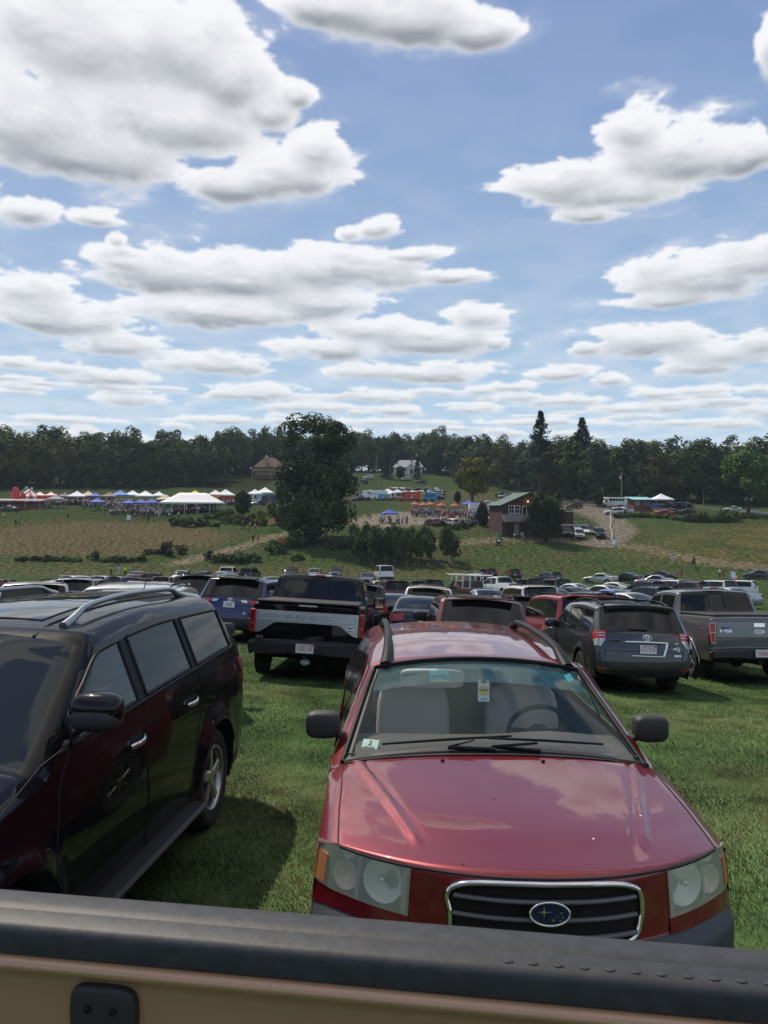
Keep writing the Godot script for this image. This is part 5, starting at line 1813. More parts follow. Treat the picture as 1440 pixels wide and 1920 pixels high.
func toyota_badge(o: Node3D, xf: Transform3D, s: float) -> void:
	var m := Mb.new()
	oval_ring(m, xf, 0.062 * s, 0.042 * s, 0.007 * s)
	oval_ring(m, xf.translated_local(Vector3(0, 0.012 * s, 0.002)), 0.036 * s, 0.018 * s, 0.006 * s)
	oval_ring(m, xf.translated_local(Vector3(0, -0.002 * s, 0.004)), 0.017 * s, 0.037 * s, 0.006 * s)
	obj("oval_badge", m.mesh(), M.chrome, o)

func rav_spec() -> Dictionary:
	var s := car_spec("suv", 0.07)
	s.pillar = "trim"
	s.edge = 0.05
	s.rear_in = 0.09
	s.crown.merge({"tail": 0.12, "rg": 0.10, "rl": 0.12}, true)
	s.bumper_r = "body"
	return s

func grey_suv() -> void:
	var o := thing("parked_suv", "charcoal compact SUV seen from behind with a chrome bar over its plate", "car", Vector3.ZERO, 0.0)
	var c := Car.new()
	c.s = rav_spec()
	c.build()
	car_parts(o, c, M.charcoal_paint, {"win": M.tint_glass})
	var L: float = c.s.L
	for sg in [-1.0, 1.0]:
		var tl := Mb.new()
		c.patch(tl, "rear", 0, [Vector2(sg * 0.79, 1.16), Vector2(sg * 0.998, 1.20), Vector2(sg * 0.998, 1.04), Vector2(sg * 0.80, 1.02)], 0.012, 4, 4)
		c.patch(tl, "side", sg, [Vector2(L - 0.36, 1.10), Vector2(L - 0.22, 1.10), Vector2(L - 0.13, 1.0), Vector2(L - 0.27, 0.97)], 0.012, 3, 3)
		var t := obj("taillight", tl.mesh(), M.taillight, o)
		var cl := Mb.new()
		c.patch(cl, "rear", 0, [Vector2(sg * 0.80, 1.02), Vector2(sg * 0.998, 1.04), Vector2(sg * 0.998, 0.90), Vector2(sg * 0.90, 0.88)], 0.012, 4, 3)
		c.patch(cl, "side", sg, [Vector2(L - 0.27, 0.97), Vector2(L - 0.13, 1.0), Vector2(L - 0.11, 0.88), Vector2(L - 0.18, 0.88)], 0.012, 3, 3)
		obj("clear_lamp", cl.mesh(), M.headlight, t)
		var st := Mb.new()
		for y in [1.075, 1.125]: c.patch(st, "rear", 0, [Vector2(sg * 0.81, y + 0.012), Vector2(sg * 0.99, y + 0.016), Vector2(sg * 0.99, y), Vector2(sg * 0.81, y - 0.004)], 0.016, 3, 1, 0.006)
		obj("lamp_strip", st.mesh(), M.headlight, t)
		var rf := Mb.new()
		c.patch(rf, "rear", 0, [Vector2(sg * 0.80, 0.44), Vector2(sg * 0.97, 0.45), Vector2(sg * 0.97, 0.415), Vector2(sg * 0.80, 0.405)], 0.010, 3, 1)
		obj("reflector", rf.mesh(), M.taillight, o)
		var mr := mirror_mesh(sg, 1.1)
		obj("mirror", mr.mesh(), M.charcoal_paint, o, Vector3(sg * (c.half(1.6, 1.06) - 0.02), 1.06, 1.62 - L / 2))
	rails(o, c, 0.82, 2.1, 4.0, 0.055, 0.02, M.dark_trim)
	var cb := Mb.new()
	for k in 3: cb.tube([c.cap_u(-0.82, 2.4 + 0.5 * k, 0.0) + Vector3(0, 0.06, 0), c.cap_u(0, 2.4 + 0.5 * k, 0.0) + Vector3(0, 0.055, 0), c.cap_u(0.82, 2.4 + 0.5 * k, 0.0) + Vector3(0, 0.06, 0)], [0.014], 6)
	obj("cross_bar", cb.mesh(), M.dark_trim, o)
	var sp := Mb.new()
	var rows := PackedVector3Array()
	for i in 4:
		for k in 15:
			var t := lerpf(-0.84, 0.84, k / 14.0)
			var q := c.cap_u(t, 4.06, 0.004)
			rows.append(q + Vector3(0, [0.0, 0.01, -0.02, -0.085][i], [0.0, 0.16, 0.20, 0.13][i] * (1.0 - 0.25 * t * t)))
	sp.grid(rows, 4, 15)
	var u2 := PackedVector3Array()
	for i in 2:
		for k in 15: u2.append(rows[(3 if i == 0 else 0) * 15 + k] + Vector3(0, -0.01 * (1 - i) - 0.03 * i, 0))
	sp.grid(u2, 2, 15)
	obj("roof_spoiler", sp.mesh(), M.charcoal_paint, o)
	var cx := func(t: float, y: float, off: float) -> Vector3: return c.cap_y(t, y, true, off)
	var gp_ := Mb.new()
	var pts := []
	for q in [[-0.82, 1.125], [-0.83, 0.8], [-0.80, 0.55], [-0.7, 0.50], [0.0, 0.495], [0.7, 0.50], [0.80, 0.55], [0.83, 0.8], [0.82, 1.125]]: pts.append(cx.call(q[0], q[1], 0.001))
	for i in pts.size() - 1:
		var l := []
		for k in 6: l.append((pts[i] as Vector3).lerp(pts[i + 1], k / 5.0) + Vector3(0, 0, 0.004 if i in [3, 4] else 0.0))
		gp_.tube(l, [0.006], 5, false)
	var ln := []
	for k in 15: ln.append(cx.call(lerpf(-0.83, 0.83, k / 14.0), 0.79, 0.001))
	gp_.tube(ln, [0.005], 5, false)
	obj("tailgate_gap", gp_.mesh(), M.gap, o)
	var chm := Mb.new()
	var bar := func(a: Vector2, b: Vector2, w: float) -> void:
		var l := []
		for k in 9: l.append(cx.call(lerpf(a.x, b.x, k / 8.0), lerpf(a.y, b.y, k / 8.0), 0.012))
		chm.tube(l, [w], 8, true, Vector2(0.5, 1.0))
	bar.call(Vector2(-0.42, 0.955), Vector2(0.50, 0.955), 0.018)
	bar.call(Vector2(0.48, 0.94), Vector2(0.40, 0.72), 0.024)
	bar.call(Vector2(-0.30, 0.71), Vector2(0.40, 0.71), 0.011)
	obj("chrome_trim", chm.mesh(), M.chrome, o)
	var rc := Mb.new()
	c.patch(rc, "rear", 0, [Vector2(-0.40, 0.935), Vector2(0.46, 0.935), Vector2(0.38, 0.725), Vector2(-0.28, 0.725)], 0.003, 8, 3, 0.0)
	obj("plate_recess", rc.mesh(), M.charcoal_paint, o)
	plate(o, "475 KY6", facing(cx.call(0.05, 0.83, 0.025), Vector3(0, 0.08, 1)), M.ink_red, "Massachusetts")
	toyota_badge(o, facing(cx.call(0.05, 1.03, 0.014), Vector3(0, 0.1, 1)), 1.25)
	lettering(o, "model_lettering", "RAV4", 0.038, M.chrome, facing(cx.call(0.70, 0.735, 0.012), Vector3(0.12, 0.05, 1)), 0.005)
	lettering(o, "trim_lettering", "4WD", 0.022, M.chrome, facing(cx.call(0.69, 0.965, 0.012), Vector3(0.12, 0.08, 1)), 0.004)
	# club decal: a flying head with a tail of streaks
	var dx := facing(cx.call(0.68, 0.85, 0.010), Vector3(0.12, 0.05, 1))
	var dec := Mb.new()
	dec.prism(PackedVector2Array([Vector2(-0.085, 0.010), Vector2(-0.03, 0.030), Vector2(0.02, 0.042), Vector2(0.065, 0.040), Vector2(0.075, 0.02), Vector2(0.062, 0.0), Vector2(0.066, -0.03), Vector2(0.045, -0.045), Vector2(0.035, -0.02), Vector2(0.0, -0.012), Vector2(-0.02, -0.002), Vector2(-0.05, -0.002)]), 0.002, dx)
	var dco := obj("decal", dec.mesh(), M.satin_silver, o)
	var dc2 := Mb.new()
	dc2.prism(PackedVector2Array([Vector2(-0.01, 0.012), Vector2(0.03, 0.030), Vector2(0.055, 0.028), Vector2(0.05, 0.008), Vector2(0.02, 0.002)]), 0.002, dx.translated_local(Vector3(0, 0, 0.002)))
	obj("decal_mark", dc2.mesh(), M.badge_navy, dco)
	var wp := Mb.new()
	wp.tube([cx.call(-0.32, 1.175, 0.022), cx.call(0.0, 1.165, 0.02), cx.call(0.06, 1.15, 0.02)], [0.010, 0.014, 0.018], 6)
	obj("rear_wiper", wp.mesh(), M.dark_trim, o)
	var hn := Mb.new()
	hn.tube([cx.call(-0.74, 0.985, 0.01), cx.call(-0.65, 0.985, 0.03), cx.call(-0.52, 0.985, 0.01)], [0.014], 8)
	obj("tailgate_handle", hn.mesh(), M.charcoal_paint, o)
	var an := Mb.new()
	an.tube([c.cap_u(0.05, 3.9, 0.0), c.cap_u(0.05, 3.9, 0.0) + Vector3(0, 0.2, 0.06)], [0.006, 0.003], 6)
	obj("antenna", an.mesh(), M.dark_trim, o)
	wheel_parts(o, c, false, M.alloy, 5)
	park(o, L, 4.72, 14.9, 2.5)

func blue_suv() -> void:
	var o := thing("parked_suv", "deep blue compact SUV seen from behind, left of the black pickup", "car", Vector3.ZERO, 0.0)
	var c := Car.new()
	c.s = rav_spec()
	c.s.clad = 0.5
	c.s.bumper_r = "rear_bumper"
	c.build()
	car_parts(o, c, M.blue_paint, {"win": M.tint_glass})
	var L: float = c.s.L
	for sg in [-1.0, 1.0]:
		var tl := Mb.new()
		c.patch(tl, "rear", 0, [Vector2(sg * 0.52, 1.085), Vector2(sg * 0.998, 1.11), Vector2(sg * 0.998, 0.93), Vector2(sg * 0.72, 0.96)], 0.014, 6, 3)
		c.patch(tl, "side", sg, [Vector2(L - 0.42, 1.07), Vector2(L - 0.17, 1.07), Vector2(L - 0.13, 0.94), Vector2(L - 0.24, 0.95)], 0.014, 3, 3)
		var t := obj("taillight", tl.mesh(), M.taillight, o)
		var cl := Mb.new()
		c.patch(cl, "rear", 0, [Vector2(sg * 0.34, 1.08), Vector2(sg * 0.52, 1.085), Vector2(sg * 0.55, 1.02), Vector2(sg * 0.40, 1.02)], 0.014, 3, 2)
		obj("clear_lamp", cl.mesh(), M.headlight, t)
		var rf := Mb.new()
		c.patch(rf, "rear", 0, [Vector2(sg * 0.74, 0.60), Vector2(sg * 0.95, 0.62), Vector2(sg * 0.95, 0.57), Vector2(sg * 0.74, 0.56)], 0.010, 3, 1)
		obj("reflector", rf.mesh(), M.taillight, o)
		var mr := mirror_mesh(sg, 1.1)
		obj("mirror", mr.mesh(), M.blue_paint, o, Vector3(sg * (c.half(1.6, 1.06) - 0.02), 1.06, 1.62 - L / 2))
	rails(o, c, 0.82, 2.1, 4.0, 0.05, 0.02, M.satin_silver)
	var sp := Mb.new()
	sp.box(c.cap_y(0.0, 1.58, true, 0.0) + Vector3(0, 0.03, 0.06), Vector3(1.25, 0.05, 0.24), 0.02)
	obj("roof_spoiler", sp.mesh(), M.dark_trim, o)
	plate(o, "A762", facing(c.cap_y(0.02, 0.95, true, 0.02), Vector3(0, 0.1, 1)), M.ink_dark, "")
	toyota_badge(o, facing(c.cap_y(0.02, 1.06, true, 0.016), Vector3(0, 0.1, 1)), 1.1)
	lettering(o, "trim_lettering", "LE", 0.04, M.chrome, facing(c.cap_y(0.50, 0.76, true, 0.012), Vector3(0.05, 0.05, 1)), 0.004)
	var an := Mb.new()
	an.tube([c.cap_u(-0.02, 3.9, 0.0), c.cap_u(-0.02, 3.9, 0.0) + Vector3(0, 0.2, 0.06)], [0.006, 0.003], 6)
	obj("antenna", an.mesh(), M.dark_trim, o)
	wheel_parts(o, c, false, M.alloy, 5)
	park(o, L, -3.95, 20.6, -11.0)

# ---------------------------------------------------------------- the tailgate of the truck we stand in
func tailgate() -> void:
	var o := thing("truck_tailgate", "tan pickup tailgate with a ribbed black plastic cap across the bottom", "tailgate", Vector3.ZERO, 0.0)
	# local x along the gate, z towards the bed (us)
	var sweep := func(m: Mb, prof: Array) -> void:
		var p := PackedVector3Array()
		for k in 41:
			for q in prof: p.append(Vector3(lerpf(-1.6, 1.6, k / 40.0), q.y, q.x))
		m.grid(p, 41, prof.size())
		for e in [0, 40]:
			var ring := []
			for k in prof.size(): ring.append(p[e * prof.size() + k])
			m.face_out(ring, Vector3.ZERO)
	var cap := Mb.new()
	sweep.call(cap, [Vector2(-0.09, -0.09), Vector2(-0.092, -0.016), Vector2(-0.076, 0.0), Vector2(-0.02, 0.004), Vector2(0.0, 0.003), Vector2(0.006, -0.001), Vector2(0.013, -0.001), Vector2(0.019, 0.003), Vector2(0.066, 0.0), Vector2(0.080, -0.008), Vector2(0.086, -0.020), Vector2(0.086, -0.062), Vector2(0.080, -0.069), Vector2(0.03, -0.070)])
	obj("plastic_cap", cap.mesh(), M.tailgate_plastic, o)
	for k in 12:
		var rib := Mb.new()
		rib.ball(Vector3(0.28 + k * 0.052, 0.0012, 0.058), Vector3(0.012, 0.0017, 0.008), 8)
		obj("cap_rib", rib.mesh(), M.tailgate_plastic, o)
	var pn := Mb.new()
	sweep.call(pn, [Vector2(-0.05, -0.055), Vector2(0.066, -0.067), Vector2(0.086, -0.069), Vector2(0.097, -0.075), Vector2(0.102, -0.084), Vector2(0.100, -0.094), Vector2(0.091, -0.102), Vector2(0.074, -0.108), Vector2(0.060, -0.118), Vector2(0.057, -0.14), Vector2(0.056, -0.30), Vector2(0.056, -0.44), Vector2(0.04, -0.45), Vector2(-0.05, -0.45)])
	obj("tan_panel", pn.mesh(), M.tan_paint, o)
	var lt := Mb.new()
	lt.ball(Vector3(-0.625, -0.192, 0.060), Vector3(0.082, 0.066, 0.022), 20, 0.5)
	var lo := obj("latch_cover", lt.mesh(), M.black_plastic, o)
	for x in [-0.655, -0.595]:
		var b := Mb.new()
		b.lathe([Vector2(0, 0.008), Vector2(0.007, 0.008), Vector2(0.008, 0.0), Vector2(0.010, -0.002)], 8, Transform3D(Basis(Vector3.RIGHT, PI / 2), Vector3(x, -0.175, 0.082)))
		obj("bolt", b.mesh(), M.dark_trim, lo)
	o.transform = Transform3D(Basis(Vector3.UP, deg_to_rad(-8.6)), Vector3(0.0, EYE - 0.948, -1.85))

# ---------------------------------------------------------------- woods
const UNITS := ["", "first", "second", "third", "fourth", "fifth", "sixth", "seventh", "eighth", "ninth", "tenth", "eleventh", "twelfth", "thirteenth", "fourteenth", "fifteenth", "sixteenth", "seventeenth", "eighteenth", "nineteenth"]
func nth(k: int) -> String:
	if k < 20: return UNITS[k]
	var tens: Array = ["twent", "thirt", "fort", "fift", "sixt"]
	var t: String = tens[k / 10 - 2]
	return t + "ieth" if k % 10 == 0 else t + "y-" + UNITS[k % 10]

func at_bearing(b: float, d: float) -> Vector2:   # x, d
	return Vector2((b - 720.0) / 1553.0 * d, d)

func wood_front(b: float) -> float:    # how far off the edge of the wood stands
	var pts := [[-700, 190], [-300, 270], [0, 300], [250, 308], [385, 322], [440, 372], [560, 388], [640, 400], [760, 412], [850, 372], [930, 322], [1000, 300], [1060, 272], [1120, 258], [1200, 252], [1300, 246], [1440, 238], [1600, 215], [1900, 170], [2400, 130]]
	for i in pts.size() - 1:
		if b <= pts[i + 1][0]:
			var t: float = (b - pts[i][0]) / (pts[i + 1][0] - pts[i][0])
			return lerpf(pts[i][1], pts[i + 1][1], t)
	return 130.0

func woods() -> void:
	var r := RandomNumberGenerator.new()
	r.seed = 21
	var names := ["dark green broadleaf tree", "green broadleaf tree", "dense dark tree", "olive green broadleaf tree", "rounded green tree", "tall dark broadleaf tree"]
	var counts := {}
	for row in 3:
		var b := (-300.0 if row == 0 else -130.0) - row
		while b < (1900.0 if row == 0 else 1560.0):
			var d := wood_front(b) + row * 9.0 + r.randf_range(-3.0, 3.0)
			var q := at_bearing(b, d)
			var v := r.randi_range(0, 5)
			var h := r.randf_range(14.0, 20.5) + (1.5 if row > 0 else 0.0) + (1.8 if b < 120.0 else 0.0) - (1.0 if b > 1290.0 and b < 1440.0 else 0.0)
			if b > 560 and b < 860: h *= 1.0
			var kind := "broad%d" % v
			var nm: String = names[v]
			if row == 0 and (absf(b - 935.0) < 7.0): kind = "autumn"; nm = "rusty orange tree"
			if row == 1 and (absf(b - 1180.0) < 8.0): kind = "autumn"; nm = "orange tinged tree"
			var zone := "of the left treeline" if b < 515.0 else "behind the white house" if b < 830.0 else "behind the barn" if b < 1110.0 else "behind the bus"
			var seen := b > -15.0 and b < 1455.0
			var label := ""
			if seen:
				nm = ["", "second-row ", "back-row "][row] + nm
				var key := nm + zone
				counts[key] = counts.get(key, 0) + 1
				label = "%s %s, %s of its kind from the left" % [nm, zone, nth(counts[key])]
			else: label = "tree past the frame's edge, %s" % zone
			tree("broadleaf_tree", kind, label, q.x, q.y, h, r.randf() * TAU, "trees " + zone, r.randf_range(0.95, 1.4))
			b += r.randf_range(4.8, 7.8) * 1553.0 / d * (1.0 if row == 0 else 1.15)
	# single trees
	var q := at_bearing(590, 157)
	tree("big_oak", "big", "huge dark dense tree alone in the middle, by the red dumpster", q.x, q.y, 25.6, 0.7, "", 1.16)
	q = at_bearing(885, 226)
	tree("maple", "maple", "yellow-green rounded maple standing right of the red step van", q.x, q.y, 14.2, 0.3)
	q = at_bearing(1402, 205)
	tree("broadleaf_tree", "light", "bright green broad tree at the right edge above the guard rail", q.x, q.y, 18.6, 1.2)
	q = at_bearing(1012, 262)
	tree("pine_tree", "tall_pine", "tallest dark pine rising above the wood behind the barn", q.x, q.y, 27.8, 0.0, "", 1.15)
	q = at_bearing(1090, 268)
	tree("pine_tree", "tall_pine", "second tall pine above the wood, right of the tallest", q.x, q.y, 26.0, 2.0, "", 1.2)
	q = at_bearing(725, 352)
	tree("spruce_tree", "spruce", "dark cone-shaped spruce left of the white house", q.x, q.y, 10.6, 0.0)
	q = at_bearing(782, 352)
	tree("spruce_tree", "spruce", "dark cone-shaped spruce in front of the white house's right end", q.x, q.y, 9.4, 1.0)
	q = at_bearing(1318, 240)
	tree("bare_tree", "snag", "bare pale tree at the wood's edge above the red car", q.x, q.y, 14.5, 0.4)
	q = at_bearing(1024, 157)
	tree("broadleaf_tree", "thicket", "dense dull green tree hiding the right half of the barn", q.x, q.y, 10.2, 0.4)
	q = at_bearing(455, 192)
	tree("small_tree", "thicket", "dark bushy tree right of the big white tent", q.x, q.y, 6.8, 2.0, "", 0.85)
	q = at_bearing(905, 176)
	tree("small_tree", "thicket", "bushy green tree hugging the barn's left corner", q.x, q.y, 5.6, 1.0, "", 0.7)
	q = at_bearing(858, 240)
	tree("small_tree", "thicket", "small grey-green tree between the blue trailer and the maple", q.x, q.y, 4.0, 1.0, "", 0.8)
	q = at_bearing(750, 350)
	tree("small_tree", "thicket", "round brownish green tree between the two spruces", q.x, q.y, 6.2, 1.7)
	q = at_bearing(1123, 222)
	tree("small_tree", "thicket", "round dark shrub tree left of the white bus", q.x, q.y, 5.0, 0.9, "", 0.8)
	var spots := [[668, 140], [682, 142], [694, 139], [706, 143], [716, 140], [728, 141], [738, 139], [748, 143], [757, 140], [768, 142], [779, 139], [789, 142], [800, 140], [809, 143], [832, 139], [845, 141], [853, 139], [663, 143], [674, 138], [688, 144], [700, 137], [711, 145], [722, 138], [733, 144], [743, 137], [753, 144], [763, 138], [773, 144], [785, 138], [795, 144], [806, 138], [838, 143], [849, 138]]
	spots.sort_custom(func(a, b): return a[0] < b[0])
	for k in spots.size():
		q = at_bearing(spots[k][0], spots[k][1])
		tree("sapling", "sapling", "slender leafy sapling of the thicket below the gravel lot, %s from the left" % nth(k + 1), q.x, q.y, r.randf_range(4.6, 6.2), r.randf() * TAU, "saplings below the gravel lot", r.randf_range(0.9, 1.25))
	var bs := [
		[325, 144, 5.0, 2.6, 2, "brownish bush beside the foot path above the white SUV"], [292, 145, 3.5, 1.6, 0, "low green bush left of the brownish bush"], [178, 139, 1.6, 1.5, 2, "lone purplish bush on the edge of the mown field"],
		[435, 139, 6.0, 2.4, 0, "dark green bush in front of the foot path"], [405, 141, 3.4, 1.8, 0, "green bush at the left end of the path-side brush"], [470, 141, 3.6, 1.8, 0, "green bush at the right end of the path-side brush"],
		[520, 147, 4.0, 2.4, 0, "dark bush under the red dumpster"], [560, 141, 2.4, 1.4, 1, "low bush below the big tree"], [690, 150, 2.0, 1.2, 2, "small brown bush right of the big tree's foot"], [640, 150, 5.0, 2.0, 2, "spreading bush at the big tree's right foot"], [545, 152, 5.0, 2.2, 0, "spreading bush at the big tree's left foot"],
		[322, 180, 2.4, 2.0, 1, "bright green bush at the left end of the bank below the big tent"], [350, 176, 7.0, 2.2, 0, "long dark bush on the bank below the big tent"], [385, 176, 5.5, 1.8, 0, "dark bush right of the long one on the tent bank"], [410, 186, 6.0, 2.6, 1, "tall weedy bush on the bank below the tent's right end"],
		[440, 180, 6.0, 2.6, 1, "weedy bush below the dark bushy tree"], [470, 178, 6.5, 3.0, 0, "weedy bush right of the dark bushy tree"], [495, 176, 5.0, 2.4, 3, "yellow flowered weeds beside the orange striped sheet"], [505, 187, 5.0, 5.0, 3, "yellow-green bush behind the orange striped sheet"], [420, 190, 4.0, 2.2, 1, "green bush at the tent's back corner"],
		[1335, 188, 8.0, 3.0, 0, "large dark bush on the bank below the dark parked cars"], [1300, 187, 6.0, 2.4, 0, "dark bush left of the largest one on the bank"], [1365, 190, 6.0, 3.2, 1, "green bush right of the largest one on the bank"], [1280, 189, 5.0, 2.0, 1, "green bush below the red car on the bank"], [1200, 192, 6.0, 1.6, 1, "low bush below the wooden kiosk"], [1235, 191, 5.0, 1.7, 1, "low bush below the white canopy on the bank"], [1165, 192, 4.5, 1.6, 1, "low bush below the white SUV on the bank"], [1400, 196, 5.0, 2.0, 2, "brown-green bush by the guard rail"],
		[1050, 166, 3.0, 1.2, 0, "low shrub in the mulch bed right of the barn"], [1075, 176, 2.4, 1.0, 2, "small shrub on the mulch bank"], [862, 172, 4.0, 2.0, 0, "dark bush behind the row of cars by the barn"], [893, 182, 4.0, 2.4, 0, "dark bush at the right end of the gravel lot"], [840, 178, 5.0, 1.5, 0, "low dark hedge bush on the lot's front bank"], [875, 178, 5.0, 1.5, 0, "low dark hedge bush before the white container"],
		[50, 138, 4.0, 1.0, 2, "low weeds along the field edge, far left"], [90, 138, 5.0, 1.1, 2, "low weeds along the field edge, left of the white car"], [130, 138, 4.0, 0.9, 0, "low weeds along the field edge above the white car"], [215, 138, 3.0, 1.4, 0, "weeds along the field edge above the people"], [255, 139, 4.0, 1.2, 1, "weeds along the field edge left of the brownish bush"]]
	for e in bs:
		q = at_bearing(e[0], e[1])
		bush("bush", e[5], q.x, q.y, e[2], e[3], e[4], "bushes on the slopes")
	# undergrowth along the foot of the wood
	var um := Mb.new()
	var b := -60.0
	var k := 0
	while b < 1500.0:
		var d := wood_front(b) - 3.0
		var p := at_bearing(b, d)
		var s := RandomNumberGenerator.new()
		s.seed = k
		k += 1
		for j in 60:
			um.col = Color(0.040, 0.058, 0.022) * s.randf_range(0.7, 1.4)
			for l in 3:
				leaf(um, gp(p.x + s.randf_range(-4, 4), p.y + s.randf_range(-1.5, 1.5), s.randf() * s.randf() * 6.5), Vector3(s.randf_range(-1, 1), s.randf_range(0, 1), s.randf_range(-0.2, 1)).normalized(), s.randf_range(0.25, 0.5), s)
		b += 5.5 * 1553.0 / d
	tag(obj("undergrowth", um.mesh(), M.leaves), "low leafy undergrowth along the foot of the wood", "undergrowth", "", "stuff")

